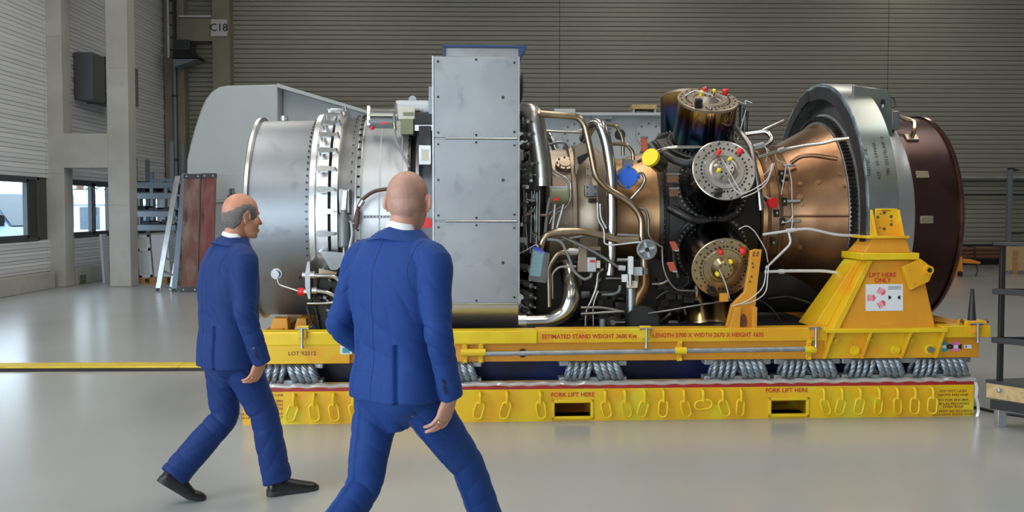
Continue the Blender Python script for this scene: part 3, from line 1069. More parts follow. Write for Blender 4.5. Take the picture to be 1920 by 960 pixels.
def stadium(w, h, r, n=9, k=8):
    pts = []
    for i in range(n):
        a = PI * i / (n - 1)
        pts.append(Vector((w * math.cos(a), 0, h + w * math.sin(a))))
    for i in range(n):
        a = PI + PI * i / (n - 1)
        pts.append(Vector((w * math.cos(a), 0, -h + w * math.sin(a))))
    rg = []
    m = len(pts)
    for i in range(m):
        d = (pts[(i + 1) % m] - pts[i - 1]).normalized()
        e1 = Vector((0, 1, 0))
        e2 = d.cross(e1)
        rg.append([pts[i] + e1 * (r * math.cos(2 * PI * j / k)) + e2 * (r * math.sin(2 * PI * j / k)) for j in range(k)])
    return MB().rings(rg, closed=True)


link_me = stadium(.034, .032, .0085).mesh('link', 'bright_yellow')
for i, u in enumerate(hook_px):
    p = L(u, 760, yf)
    h = bpy.data.objects.new('lashing_hook', hk_me)
    COL.objects.link(h)
    h.parent = st
    h.location = (p.x, yf, 0.155)
    l = bpy.data.objects.new('link', link_me)
    COL.objects.link(l)
    l.parent = h
    tw = rr.uniform(-.35, .35)
    if u == 1316:
        l.rotation_euler = (0.1, math.radians(80), 0)
        l.location = (0.0, -.05, -.03)
    else:
        l.rotation_euler = (rr.uniform(-.12, .02), tw, rr.uniform(-.35, .35))
        l.location = (math.sin(tw) * -.045, -.044, -.058)

# --- wire rope springs between the frames
ZU0 = 0.462
iso_px = [(488, 586), (795, 882), (1049, 1180), (1326, 1450), (1461, 1578), (1590, 1704), (1712, 1824)]


def rope_loop():
    n, k = 96, 24
    R1, R2 = .07, .075
    rg = []
    pts = []
    for i in range(n):
        a = 2 * PI * i / n
        pts.append(Vector((.02 * math.sin(a), R1 * math.cos(a), R2 * math.sin(a))))
    for i in range(n):
        d = (pts[(i + 1) % n] - pts[i - 1]).normalized()
        e1 = Vector((1, 0, 0))
        e1 = (e1 - d * e1.dot(d)).normalized()
        e2 = d.cross(e1)
        ring = []
        for j in range(k):
            b = 2 * PI * j / k
            r = .0165 + .0032 * math.cos(6 * b - 2 * PI * i * 16 / n)
            ring.append(pts[i] + e1 * (r * math.cos(b)) + e2 * (r * math.sin(b)))
        rg.append(ring)
    return MB().rings(rg, closed=True)


loop_me = rope_loop().mesh('rope_loop', 'rope_steel', sharp=80)
zc = (ZL + ZU0) / 2 + 0.008
for (u0, u1) in iso_px:
    x0, x1 = LX(u0, yf, 700), LX(u1, yf, 700)
    xm = (x0 + x1) / 2
    hw = 0.265
    iso = empty('rope_spring', (xm, -1.2, 0))
    iso.parent = st
    for z in (ZL + 0.004, ZU0 - 0.044):
        MB().box(-hw, hw, -.06, .06, z, z + .04).build('clamp_bar', 'rope_bar', iso, bevel=0.004)
        for s in (-.9, .9):
            MB().cyl((s * hw, -.066, z + .02), (s * hw, -.058, z + .02), .014, n=8).build('bolt', 'bolt_steel', iso)
    for k in range(8):
        x = (-.19 + k * .0515) if k < 4 else (.035 + (k - 4) * .0515)
        l = bpy.data.objects.new('rope_loop', loop_me)
        COL.objects.link(l)
        l.parent = iso
        l.location = (x, -.03, zc)
        l.rotation_euler = (0, 0, math.radians(-4 if k < 4 else 4))
        l.scale = (1.1 if k < 4 else -1.5, 1, 1.04)
# dark blue inner beams seen between the frames
MB().box(XL + .1, XRt - .1, -.95, -.85, ZL - .1, ZU0 + .02).build('inner_plate', 'blue_plate', st)
MB().box(XL + .1, XRt - .1, .85, .95, ZL - .1, ZU0 + .02).build('inner_plate', 'blue_plate', st)
MB().box(XL + .1, XRt - .1, -.85, .85, ZU0 - .1, ZU0 + .02).build('deck_plate', 'blue_plate', st)

# --- upper frame
yu = -1.29
ZU1 = 0.713
xa, xe = LX(500, yu, 650) - .12, LX(1552, yu, 650)
upw = MB().box(xa, LX(1836, yu, 650), yu, yu + .12, ZU0, ZU1 - .04).build('upper_rail', 'stand_orange', st, bevel=.004)
zfl = LZ(644, yu - .03)
fl = MB().box(LX(1006, yu, 630), LX(1549, yu, 630), yu - .035, yu + .13, zfl + .005, ZU1 + .002).build('rail_flange', 'stand_yellow', st, bevel=.006)
fl2 = MB().box(xa, LX(1007, yu, 630), yu - .05, yu + .13, zfl, ZU1 - .004).build('rail_flange', 'bright_yellow', st, bevel=.012)
MB().box(xa, LX(657, yu, 650), yu - .045, yu, ZU0 + .002, zfl + .03).build('side_plate', 'stand_yellow', st, bevel=.006)
MB().box(xa, LX(1836, yu, 650), 1.17, 1.29, ZU0, ZU1 - .04).build('upper_rail', 'stand_orange', st, bevel=.004)
for x in (xa, xa + 1.3, .2, 1.55, LX(1836, yu, 650) - .14):
    MB().box(x, x + .14, yu + .12, 1.17, ZU0 + .02, ZU1 - .06).build('cross_member', 'stand_orange', st, bevel=.004)
lettering('LOT 92312', .042, (LX(568, yu, 657), yu - .0465, LZ(657, yu)), st, 'brown_print', .018, spacing=1.08)
lettering('ESTIMATED STAND WEIGHT 3600 Kgs', .047, (LX(1104, yu, 630), yu - .0365, LZ(631, yu - .03)), st, 'sign_red', .02, sx=.94)
lettering('LENGTH 5700 X WIDTH 2670 X HEIGHT 1635', .047, (LX(1326, yu, 630), yu - .0365, LZ(630, yu - .03)), st, 'sign_red', .02, sx=.93)
for (u, lb) in ((1074, 'a'), (1475, 'b')):
    lettering('FORK LIFT HERE', .047, (LX(u, yf, 740), yf - .0015, LZ(740 if u < 1200 else 736, yf)), st, 'sign_red', .02)
for i, (tx, v) in enumerate((('DO NOT LASH', 733), ('ABOVE RED LINE', 740.5), ('NO POR ENCIMA', 750), ('DE LAS PESTAÑAS', 757), ('LINEA ROJA', 762.5), ('NE PONT PAS AU-DESSUS', 771), ('DE LA LINGE ROUGE FOUET', 777))):
    lettering(tx, .026, (LX(1787, yf, v), yf - .0015, LZ(v, yf, 1787)), st, 'brown_print', .012, sx=1.25 if len(tx) < 17 else 1.05)
for i, (tx, v) in enumerate((('DO NOT LASH', 733), ('ABOVE RED LINE', 741), ('NO POR ENCIMA', 752), ('DE LAS PESTAÑAS', 759), ('LINEA ROJA', 766), ('NE PONT PAS AU-DESSUS', 776), ('DE LA LINGE ROUGE FOUET', 783))):
    lettering(tx, .026, (LX(531, yf, v), yf - .0015, LZ(v, yf, 531)), st, 'brown_print', .012, align='RIGHT', sx=1.1)
p = L(645, 657, yu - .05)
MB().box(p.x - .03, p.x + .06, yu - .049, yu - .045, p.z - .03, p.z + .035).build('rating_plate', 'label_white', st)
MB().box(p.x - .012, p.x + .045, yu - .0505, yu - .049, p.z - .02, p.z + .02).build('rating_mark', 'label_teal', st)
# hole behind the conduit
p = L(980, 662, yu)
MB().cyl((p.x, yu - .003, p.z), (p.x, yu + .01, p.z), .034, n=20).build('web_hole', 'black_print', st)

MB().box(LX(985, -1.1), LX(1560, -1.1), -1.12, 1.1, ZU1 - .05, ZU1 - .02).build('shade_plate', 'rubber_black', st)  # added black plate: stands in for shade under the engine, cuts yellow bounce
# --- conduit in its yellow holders
zcd = LZ(659, yu - .05)
MB().cyl((LX(906, yu - .05, 659), yu - .05, zcd - .012), (LX(1520, yu - .05, 655), yu - .05, zcd + .006), .019, n=14).build('conduit', 'conduit_grey', st)


def holder(u, wide):
    x = LX(u, yu - .05, 659)
    h = MB().cyl((x - wide, yu - .05, zcd), (x + wide, yu - .05, zcd), .029, n=14).build('conduit_holder', 'bright_yellow', st)
    for xx in ((x - wide * .65, x + wide * .65) if wide > .07 else (x,)):
        MB().box(xx - .022, xx + .022, yu - .03, yu - .002, zcd - .085, zcd + .085).build('strap', 'stand_yellow', h, bevel=.006)
        for s in (-.065, .065):
            MB().cyl((xx, yu - .045, zcd + s), (xx, yu - .028, zcd + s), .015, n=6).build('bolt', 'bright_yellow', h)


holder(887, .095)
holder(1276, .045)
holder(1519, .045)

# --- lifting pins (spring pins in yellow clips)


def pin(u, v, y, mt='stand_orange'):
    p = L(u, v, y)
    h = MB().box(p.x - .03, p.x + .03, y - .035, y + .02, p.z - .05, p.z + .03).box(p.x - .045, p.x + .045, y - .02, y + .03, p.z + .02, p.z + .045).build('pin_clip', mt, st, bevel=.006)
    MB().cyl((p.x, y - .045, p.z - .11), (p.x, y - .045, p.z + .03), .009, n=8).build('pin', 'bolt_steel', h)
    MB().cyl((p.x, y - .045, p.z - .12), (p.x, y - .045, p.z - .095), .014, n=8).build('pin_head', 'bolt_steel', h)
    MB().cyl((p.x - .05, y - .03, p.z + .025), (p.x + .05, y - .03, p.z + .025), .009, n=8).build('cross_pin', 'bolt_steel', h)


pin(568, 622, yu - .05, 'stand_yellow')
pin(1210, 622, yu - .04, 'bright_yellow')
pin(1526, 621, yu - .04)
pin(1828, 613, yu - .06)

# --- pedestal at the right
zp0 = LZ(618, -1.25)
ped = MB()
fbx0, fbx1 = LX(1562, -1.28, 618), LX(1752, -1.28, 612)
ftx0, ftx1 = LX(1622, -1.2, 487), LX(1718, -1.2, 487)
zpt = LZ(487, -1.2, 1670)
ped.hexa([Vector((fbx0, -1.3, zp0)), Vector((fbx1, -1.3, zp0)), Vector((fbx1, -.85, zp0)), Vector((fbx0, -.85, zp0))],
         [Vector((ftx0, -1.27, zpt)), Vector((ftx1, -1.27, zpt)), Vector((ftx1, -.95, zpt)), Vector((ftx0, -.95, zpt))])
pd = ped.build('pedestal', 'stand_orange', st, bevel=.006)
e = .035
MB().hexa([Vector((fbx0 - .02, -1.325, zp0)), Vector((fbx0 + e, -1.325, zp0)), Vector((fbx0 + e, -.84, zp0)), Vector((fbx0 - .02, -.84, zp0))],
          [Vector((ftx0 - .02, -1.295, zpt)), Vector((ftx0 + e * .8, -1.295, zpt)), Vector((ftx0 + e * .8, -.94, zpt)), Vector((ftx0 - .02, -.94, zpt))]).build('edge_rib', 'stand_yellow', pd, bevel=.004)
MB().hexa([Vector((fbx0 - .13, -1.2, zp0)), Vector((fbx0 - .02, -1.2, zp0)), Vector((fbx0 - .02, -.84, zp0)), Vector((fbx0 - .13, -.84, zp0))],
          [Vector((ftx0 - .07, -1.2, zpt)), Vector((ftx0 - .02, -1.2, zpt)), Vector((ftx0 - .02, -.94, zpt)), Vector((ftx0 - .07, -.94, zpt))]).build('side_rib', 'stand_yellow', pd, bevel=.004)
# cap plate, neck and head
z1, z2 = LZ(487, -1.3, 1670), LZ(474, -1.3, 1670)
MB().box(LX(1614, -1.32, 480), LX(1722, -1.32, 480), -1.34, -.92, z1, z2).build('cap_plate', 'bright_yellow', pd, bevel=.006)
z3 = LZ(447, -1.25, 1670)
MB().hexa([Vector((LX(1618, -1.27, 474), -1.3, z2)), Vector((LX(1705, -1.27, 474), -1.3, z2)), Vector((LX(1705, -1.27, 474), -.95, z2)), Vector((LX(1618, -1.27, 474), -.95, z2))],
          [Vector((LX(1634, -1.25, 447), -1.27, z3)), Vector((LX(1697, -1.25, 447), -1.27, z3)), Vector((LX(1697, -1.25, 447), -1.0, z3)), Vector((LX(1634, -1.25, 447), -1.0, z3))]).build('neck', 'stand_orange', pd, bevel=.006)
z4 = LZ(443, -1.25, 1670)
MB().box(LX(1624, -1.28, 445), LX(1703, -1.28, 445), -1.31, -.97, z3, z4 + .005).build('neck_plate', 'stand_yellow', pd, bevel=.004)
z5 = LZ(391, -1.22, 1660)
hd = MB().prism([(LX(1637, -1.22), z4), (LX(1691, -1.22), z4), (LX(1683, -1.22), z5), (LX(1642, -1.22), z5)], 1, -1.22, -1.14).build('mount_head', 'stand_yellow', pd, bevel=.006)
MB().prism([(-1.32, z4), (-1.22, z4), (-1.22, z5 - .01)], 0, LX(1636, -1.27), LX(1641, -1.27)).build('head_web', 'stand_yellow', pd)
MB().prism([(-1.32, z4), (-1.22, z4), (-1.22, z5 - .01)], 0, LX(1687, -1.27), LX(1692, -1.27)).build('head_web', 'stand_yellow', pd)
for (u, v, r) in ((1658, 399, .013), (1671, 406, .013), (1671, 421, .013), (1658, 429, .013), (1646, 407, .011), (1651, 401, .006), (1672, 414, .006), (1650, 427, .006)):
    q = L(u, v, -1.222)
    MB().cyl((q.x, -1.224, q.z), (q.x, -1.21, q.z), r, n=12).build('bolt_hole', 'pipe_brown', pd)
lettering('LOT 92312', .016, (LX(1661, -1.222), -1.2225, LZ(395, -1.222, 1660)), pd, 'brown_print', .02)
lettering('LIFT HERE', .05, (LX(1659, -1.3), -1.2785, LZ(516, -1.29, 1660)), pd, 'sign_red', .02, rot=(PI / 2 - .045, 0, 0))
lettering('ONLY', .05, (LX(1659, -1.3), -1.2815, LZ(526, -1.29, 1660)), pd, 'sign_red', .02, rot=(PI / 2 - .045, 0, 0))
tilt = math.atan2(.03, zpt - zp0)


def pedface(z):
    return -1.3 + .03 * (z - zp0) / (zpt - zp0)


# warning sheet
sx0, sx1 = LX(1624, -1.3, 560), LX(1694, -1.3, 560)
sz0, sz1 = LZ(583, -1.3, 1660), LZ(533, -1.3, 1660)
sm = Vector(((sx0 + sx1) / 2, pedface((sz0 + sz1) / 2) - .003, (sz0 + sz1) / 2))
sh = MB().box(-(sx1 - sx0) / 2, (sx1 - sx0) / 2, -.0015, .0015, -(sz1 - sz0) / 2, (sz1 - sz0) / 2).build('warning_sheet', 'label_white', pd, loc=sm, rot=(-tilt, 0, 0))
wS, hS = sx1 - sx0, sz1 - sz0


def sheet_poly(pts, m, name):
    MB().prism([((a - .5) * wS, (b - .5) * hS) for a, b in pts], 1, -.0028, -.0015).build(name, m, sh)


def arrow(cx, cy, ang, s=.16):
    base = [(-s, -.75 * s), (.55 * s, -.75 * s), (s, 0), (.55 * s, .75 * s), (-s, .75 * s)]
    out = []
    for x, y in base:
        X = x * math.cos(ang) - y * math.sin(ang)
        Y = x * math.sin(ang) + y * math.cos(ang)
        out.append((cx + X * hS / wS, cy + Y))
    return out


sheet_poly(arrow(.16, .49, 0), 'label_red', 'red_arrow')
sheet_poly(arrow(.43, .72, math.radians(-28)), 'label_red', 'red_arrow')
sheet_poly(arrow(.43, .26, math.radians(28)), 'label_red', 'red_arrow')
sheet_poly([(.61, .58), (.68, .54), (.68, .46), (.61, .42)], 'black_print', 'black_mark')
sheet_poly([(.93, .58), (.86, .54), (.86, .46), (.93, .42)], 'black_print', 'black_mark')
for b in (.93, .88, .83):
    sheet_poly([(.6, b), (.95, b), (.95, b - .025), (.6, b - .025)], 'conduit_grey', 'small_print')
for (ax, ay, an) in ((.14, .49, 0), (.41, .73, -28), (.41, .25, 28)):
    for j in range(4):
        yo = (j - 1.5) * .06
        c, s = math.cos(math.radians(an)), math.sin(math.radians(an))
        q = [(-.1, yo - .012), (.07, yo - .012), (.07, yo + .012), (-.1, yo + .012)]
        MB().prism([((ax - .5) * wS + (x * c - y * s) * hS, (ay - .5) * hS + (x * s + y * c) * hS) for x, y in q], 1, -.0034, -.0028).build('small_print', 'label_white', sh)
# lifting lug with eye
lp_ = [L(u, v, -1.33) for u, v in ((1692, 500), (1725, 485), (1745, 500), (1747, 514), (1741, 528), (1707, 544))]
lg = MB().prism([(q.x, q.z) for q in lp_], 1, -1.34, -1.29).build('lifting_lug', 'stand_yellow', pd, bevel=.004)
q = L(1738, 506, -1.33)
MB().cyl((q.x, -1.375, q.z), (q.x, -1.25, q.z), .036, n=18).build('eye_boss', 'stand_yellow', lg)
MB().cyl((q.x, -1.378, q.z), (q.x, -1.37, q.z), .019, n=14).build('eye_hole', 'black_print', lg)
for (u, v) in ((1705, 507), (1714, 533)):
    q = L(u, v, -1.34)
    MB().cyl((q.x, -1.346, q.z), (q.x, -1.335, q.z), .013, n=10).build('bolt', 'stand_orange', lg)

# bracket below the pedestal
bx0, bx1 = LX(1548, -1.33, 650), LX(1769, -1.33, 650)
zb0, zb1 = LZ(672, -1.33, 1650), LZ(622, -1.33, 1650)
MB().box(LX(1545, -1.35, 620), LX(1772, -1.35, 620), -1.4, -1.15, zb1, zb1 + .03).build('foot_flange', 'bright_yellow', st, bevel=.004)
MB().box(bx0, bx1, -1.305, -1.288, zb0, zb1).build('bracket_web', 'stand_yellow', st)
for (ut, ub) in ((1561, 1548), (1631, 1618), (1706, 1692), (1768, 1757)):
    xt, xb = LX(ut, -1.36, 630), LX(ub, -1.36, 670)
    MB().hexa([Vector((xb - .01, -1.34, zb0)), Vector((xb + .012, -1.34, zb0)), Vector((xb + .012, -1.29, zb0)), Vector((xb - .01, -1.29, zb0))],
              [Vector((xt - .01, -1.39, zb1)), Vector((xt + .012, -1.39, zb1)), Vector((xt + .012, -1.29, zb1)), Vector((xt - .01, -1.29, zb1))]).build('bracket_rib', 'stand_yellow', st, bevel=.003)
for (u, v, r, m) in ((1603, 657, .026, 'bright_yellow'), (1679, 655, .028, 'bright_yellow'), (1743, 655, .028, 'bolt_steel'), (1566, 637, .02, 'stand_yellow'), (1633, 637, .02, 'stand_yellow'), (1708, 637, .02, 'stand_yellow')):
    q = L(u, v, -1.31)
    b = MB().cyl((q.x, -1.312, q.z), (q.x, -1.3, q.z), r * 1.5, n=18).build('washer', 'bright_yellow', st)
    MB().cyl((q.x, -1.34, q.z), (q.x, -1.31, q.z), r, n=6).build('bolt', m, b)
# right end of the frame
MB().box(LX(1764, -1.33, 620), LX(1858, -1.36, 620), -1.36, -1.2, LZ(633, -1.36, 1800), LZ(611, -1.36, 1800)).build('end_bar', 'stand_yellow', st, bevel=.005)
q0 = L(1746, 592, -.3)
MB().hexa([Vector((LX(1790, -1.2, 612), -1.2, .64)), Vector((LX(1858, -1.36, 612) - .02, -1.2, .64)), Vector((2.75, 1.2, .64)), Vector((2.55, 1.2, .64))],
          [Vector((LX(1790, -1.2, 612), -1.2, .72)), Vector((LX(1858, -1.36, 612) - .02, -1.2, .72)), Vector((2.75, 1.2, .74)), Vector((2.55, 1.2, .74))]).build('end_bar', 'stand_orange', st, bevel=.005)
for (u, m) in ((1770, 'label_teal'), (1792, 'label_pink')):
    q = L(u, 650, yu - .003)
    lb = MB().cyl((q.x, yu - .004, q.z), (q.x, yu, q.z), .044, n=8).build('round_sticker', m, st)
    for s in (-1, 1):
        MB().prism([(q.x + s * .046, q.z - .022), (q.x + s * .046, q.z + .022), (q.x + s * .02, q.z + .01), (q.x + s * .02, q.z - .01)], 1, yu - .006, yu - .004).build('sticker_mark', 'black_print', lb)
    MB().box(q.x - .018, q.x + .018, yu - .006, yu - .004, q.z - .012, q.z + .012).build('sticker_text', 'label_white', lb)
q = L(1815, 650, yu - .003)
MB().box(q.x - .03, q.x + .03, yu - .003, yu, q.z - .014, q.z + .014).build('maker_sticker', 'label_white', st)
MB().box(q.x - .024, q.x - .008, yu - .004, yu - .003, q.z - .008, q.z + .008).build('maker_mark', 'label_teal', st)
# black guide cone
q = L(1822, 600, -1.26)
q2 = L(1823, 541, -1.26)
cn = MB()
cn.lathe([(0, .0), (0, .033), (q2.z - q.z - .01, .014), (q2.z - q.z, .008), (q2.z - q.z, 0)], (q.x, -1.26, q.z), 2, 20, closed=False)
cn.build('guide_cone', 'rubber_black', st)
MB().box(q.x - .09, q.x + .09, -1.33, -1.2, q.z - .035, q.z).build('cone_seat', 'stand_yellow', st, bevel=.006)
for s in (-1, 1):
    MB().cyl((q.x + s * .075, -1.3, q.z - .02), (q.x + s * .11, -1.3, q.z + .0), .016, n=10).build('cone_stop', 'pipe_brown', st)

# --- orange arm under the lower front combustor
ya = -1.22
arm = [(1418, 467), (1429, 468), (1421, 530), (1413, 618), (1361, 618), (1372, 572), (1396, 548), (1405, 500), (1408, 470)]
a = MB().prism([(L(u, v, ya).x, L(u, v, ya).z) for u, v in arm], 1, ya, ya + .05).build('support_arm', 'stand_orange', st, bevel=.005)
rb = [(1372, 576), (1384, 574), (1381, 618), (1361, 618)]
MB().prism([(L(u, v, ya).x, L(u, v, ya).z) for u, v in rb], 1, ya - .09, ya).build('arm_rib', 'stand_orange', a, bevel=.004)
rb = [(1406, 574), (1414, 574), (1413, 618), (1404, 618)]
MB().prism([(L(u, v, ya).x, L(u, v, ya).z) for u, v in rb], 1, ya - .09, ya).build('arm_rib', 'stand_orange', a, bevel=.004)
q = L(1394, 605, ya)
MB().prism([(q.x + .03 * math.cos(t) * (1 if True else 1), q.z + (.07 if math.sin(t) > 0 else .04) * math.sin(t)) for t in [2 * PI * i / 20 for i in range(20)]], 1, ya - .003, ya + .01).build('arm_slot', 'pipe_brown', a)
for (u, v) in ((1414, 474), (1421, 474), (1413, 479), (1420, 479), (1411, 494), (1412, 501), (1409, 519), (1406, 528)):
    q = L(u, v, ya)
    MB().cyl((q.x, ya - .003, q.z), (q.x, ya + .01, q.z), .0095, n=8).build('arm_hole', 'pipe_brown', a)
# yellow cradle under the inlet duct
for (u0, u1) in ((500, 545), (545, 580)):
    p0_, p1_ = L(u0, 596, -.55), L(u1, 620, -.55)
    MB().prism([(p0_.x, .5), (p1_.x, .5), (p1_.x - .02, p0_.z), (p0_.x + .06, p0_.z)], 1, -.6, -.45).build('cradle_leg', 'stand_orange', st, bevel=.005)
for yy in (-.55, .45):
    MB().box(1.9, 2.35, (.95 if yy > 0 else -.99), 1.0 if yy > 0 else -.94, .6, 1.0).build('pedestal_web', 'stand_orange', st)

# ================================================================== GAS TURBINE ENGINE
mat('brushed', (0.55, 0.54, 0.52), 0.42, 0.95)
mat('sheet_grey', (0.23, 0.247, 0.27), 0.42, 0.75, (0.29, 0.308, 0.33), 2.2, 0.3, 0.7, stretch=(1, .5, 1), rvar=.06, col3=(0.205, 0.22, 0.24), scale3=6, lo3=.6, hi3=.75)
mat('panel_grey', (0.30, 0.308, 0.318), 0.40, 0.55, (0.38, 0.388, 0.398), 2.4, 0.3, 0.7, rvar=.06, col3=(0.24, 0.247, 0.255), scale3=7, lo3=.58, hi3=.8, bump=.02, bscale=4)
mat('bright_steel', (0.62, 0.62, 0.61), 0.28, 0.95, (0.52, 0.52, 0.51), 5, rvar=.05)
mat('silver_case', (0.72, 0.735, 0.75), 0.36, 0.85, (0.64, 0.655, 0.67), 6, 0.35, 0.65, rvar=.06)
mat('mid_steel', (0.34, 0.34, 0.34), 0.35, 0.9, (0.26, 0.26, 0.26), 5)
mat('dark_metal', (0.07, 0.066, 0.06), 0.38, 0.8, (0.035, 0.032, 0.03), 5)
mat('black_metal_shade', (0.018, 0.016, 0.015), 0.5, 0.4, (0.03, 0.025, 0.02), 4)  # near-black for dark parts and for added masses standing in for shade
mat('tan_metal', (0.40, 0.325, 0.245), 0.42, 0.7, (0.30, 0.23, 0.16), 3.5, 0.35, 0.65, rvar=.06, col3=(.20, .13, .07), scale3=3, lo3=.6, hi3=.8)
mat('brown_metal', (0.28, 0.155, 0.068), 0.34, 0.85, (0.20, 0.10, 0.04), 2.4, 0.35, 0.65, rvar=.06, col3=(.34, .205, .10), scale3=2.2, lo3=.5, hi3=.7)
mat('copper_case', (0.205, 0.108, 0.052), 0.32, 0.85, (0.125, 0.06, 0.028), 3.2, 0.38, 0.62, rvar=.06, col3=(.27, .165, .095), scale3=2.3, lo3=.5, hi3=.7)
mat('drum_brown', (0.055, 0.024, 0.019), 0.33, 0.75, (0.032, 0.015, 0.014), 2.6, 0.35, 0.65, rvar=.05, col3=(.06, .03, .028), scale3=1.3)
mat('drum_rim', (0.16, 0.07, 0.055), 0.16, 0.95)
mat('arch_grey', (0.17, 0.20, 0.195), 0.27, 0.6, (0.22, 0.25, 0.235), 3, 0.35, 0.65, rvar=.06, col3=(.24, .225, .17), scale3=2.2, lo3=.5, hi3=.7)
mat('arch_face', (0.032, 0.032, 0.036), 0.42, 0.4, (0.05, 0.045, 0.045), 6)
mat('arch_chip', (0.30, 0.38, 0.43), 0.4, 0.5, (0.12, 0.15, 0.17), 9, 0.4, 0.6)
mat('gold_pipe', (0.44, 0.345, 0.235), 0.26, 0.95, (0.33, 0.24, 0.15), 7)
mat('silver_pipe', (0.62, 0.605, 0.575), 0.2, 1.0, (0.5, 0.48, 0.44), 6)
mat('dull_pipe', (0.42, 0.395, 0.365), 0.33, 0.9, (0.34, 0.315, 0.285), 5)
mat('white_wire', (0.66, 0.67, 0.68), 0.4, 0.3)
mat('hose_grey', (0.20, 0.215, 0.215), 0.5)
mat('hose_brown', (0.10, 0.045, 0.035), 0.55)
mat('disc_silver', (0.58, 0.55, 0.50), 0.27, 0.95, (0.47, 0.43, 0.38), 6)
mat('disc_gold', (0.56, 0.44, 0.24), 0.27, 0.95, (0.46, 0.37, 0.24), 5)
mat('cap_red', (0.70, 0.02, 0.02), 0.35)
mat('cap_yellow', (0.82, 0.66, 0.02), 0.45)
mat('cap_blue', (0.03, 0.15, 0.72), 0.45)
mat('olive_box', (0.19, 0.195, 0.10), 0.45)
mat('actuator_grey', (0.20, 0.215, 0.22), 0.42, 0.3)
mat('pale_grey', (0.50, 0.52, 0.54), 0.45, 0.2)
mat('cream', (0.60, 0.56, 0.45), 0.5)
mat('lid_blue', (0.018, 0.05, 0.13), 0.4)
mat('tag_teal', (0.20, 0.55, 0.60), 0.6, 0, (0.15, 0.43, 0.5), 60, stretch=(1, 1, 4))
mat('tag_blue', (0.02, 0.06, 0.55), 0.5)
mat('red_tag', (0.45, 0.09, 0.045), 0.5)
glassy('clear_bag', (0.93, 0.93, 0.93), 0.06, (0.6, 0.6, 0.6), 0.1, 0.10)
ramp_mat('heat_tint', [(0.0, (.02, .022, .024)), (.2, (.025, .06, .075)), (.42, (.03, .075, .16)), (.58, (.06, .06, .17)), (.68, (.09, .05, .07)), (.76, (.17, .09, .035)), (.88, (.36, .22, .07)), (1.0, (.45, .31, .14))],
         2, 0.0, 0.42, .15, 1.0, .09, 3.0, (1, 1, .4))
ramp_mat('heat_tint_gold', [(0.0, (.03, .025, .02)), (.3, (.05, .035, .025)), (.5, (.10, .06, .03)), (.75, (.30, .19, .075)), (1.0, (.48, .34, .15))],
         2, 0.0, 0.42, .18, 1.0, .15, 3.0, (1, 1, .4))
ramp_mat('heat_tint_dark', [(0.0, (.012, .011, .011)), (.45, (.022, .022, .026)), (.7, (.045, .042, .045)), (1.0, (.10, .085, .07))],
         2, 0.0, 0.42, .17, 1.0, .12, 3.0, (1, 1, .4))

ZA = 1.565
rr0 = random.Random(77)
en = tag(empty('gas_turbine_engine', STAND_ORG, STAND_ROT), 'large bare industrial gas turbine engine resting on the yellow stand', 'engine')


def xe(u, R):
    return LX(u, -R, 405)


def ring(name, prof, m, inner=None, n=96, parent=None):
    """revolved casing: prof = [(pixel column on the near side, radius)]"""
    pr = [(xe(u, R), R) for u, R in prof]
    inner = inner if inner is not None else min(r for _, r in pr) - .04
    pr = [(pr[0][0], inner)] + pr + [(pr[-1][0], inner)]
    return MB().lathe(pr, (0, 0, ZA), 0, n).build(name, m, parent or en, sharp=30)


def bolts_on(name, u, R, n, r, h, m, along=1, parent=None, half=True, off=0.0):
    """small bolts round a flange, axis along x (too small to pick apart: one part)"""
    b = MB()
    x = xe(u, R)
    for k in range(n):
        a = 2 * PI * (k + off) / n
        if half and math.cos(a) < -.25:
            continue
        c = Vector((x, -R * math.cos(a), ZA + R * math.sin(a)))
        if along:
            b.cyl(c, c + Vector((h, 0, 0)), r, n=6)
        else:
            b.cyl(c, c + Vector((0, -math.cos(a), math.sin(a))) * h, r, n=6)
    return stuff(b.build(name, m, parent or en))


def on_surf(u, v, R):
    """point of the near side of a cylinder of radius R under pixel (u, v)"""
    d = _inv @ ray(u, v)
    oy, oz = CAML.y, CAML.z - ZA
    a = d.y ** 2 + d.z ** 2
    b = 2 * (oy * d.y + oz * d.z)
    c = oy ** 2 + oz ** 2 - R * R
    disc = b * b - 4 * a * c
    t = (-b - math.sqrt(max(disc, 0))) / (2 * a)
    return CAML + d * t


# --- inlet and compressor
inl = ring('inlet_duct', [(462, .852), (578, .86)], 'sheet_grey', .80)
ring('inlet_lip', [(454, .868), (456, .885), (462, .885), (465, .862)], 'bright_steel', .80)
bolts_on('duct_bolts', 574, .862, 90, .008, .008, 'dark_metal', 0)
q = on_surf(512, 232, .86)
MB().cyl((xe(524, .3), 0, ZA + .86), (xe(524, .3), 0, ZA + .90), .035, n=14).build('duct_stud', 'bright_steel', en)
ring('front_flange', [(578, .885), (579, .915), (589, .92), (590, .90)], 'bright_steel', .8)
ring('vane_case', [(590, .895), (614, .905)], 'silver_case', .8)
ring('case_groove', [(613, .86), (620, .86)], 'black_metal_shade', .8)
ring('sync_ring', [(619, .915), (620, .948), (632, .955), (633, .90)], 'bright_steel', .8)
ring('dark_band', [(633, .895), (664, .885)], 'mid_steel', .78)
ring('band_flange', [(663, .89), (664, .915), (668, .915), (669, .90), (675, .90), (676, .875)], 'bright_steel', .78)
bolts_on('flange_bolts', 669, .905, 64, .008, .02, 'dark_metal', 1)
bolts_on('flange_bolts', 658, .90, 64, .007, .008, 'dark_metal', 0, off=.5)
ring('silver_casing', [(676, .868), (712, .865), (764, .862)], 'silver_case', .78)
for u in (711, 752):
    ring('casing_seam', [(u - 1.5, .869), (u + 1.5, .869)], 'pale_grey', .84)
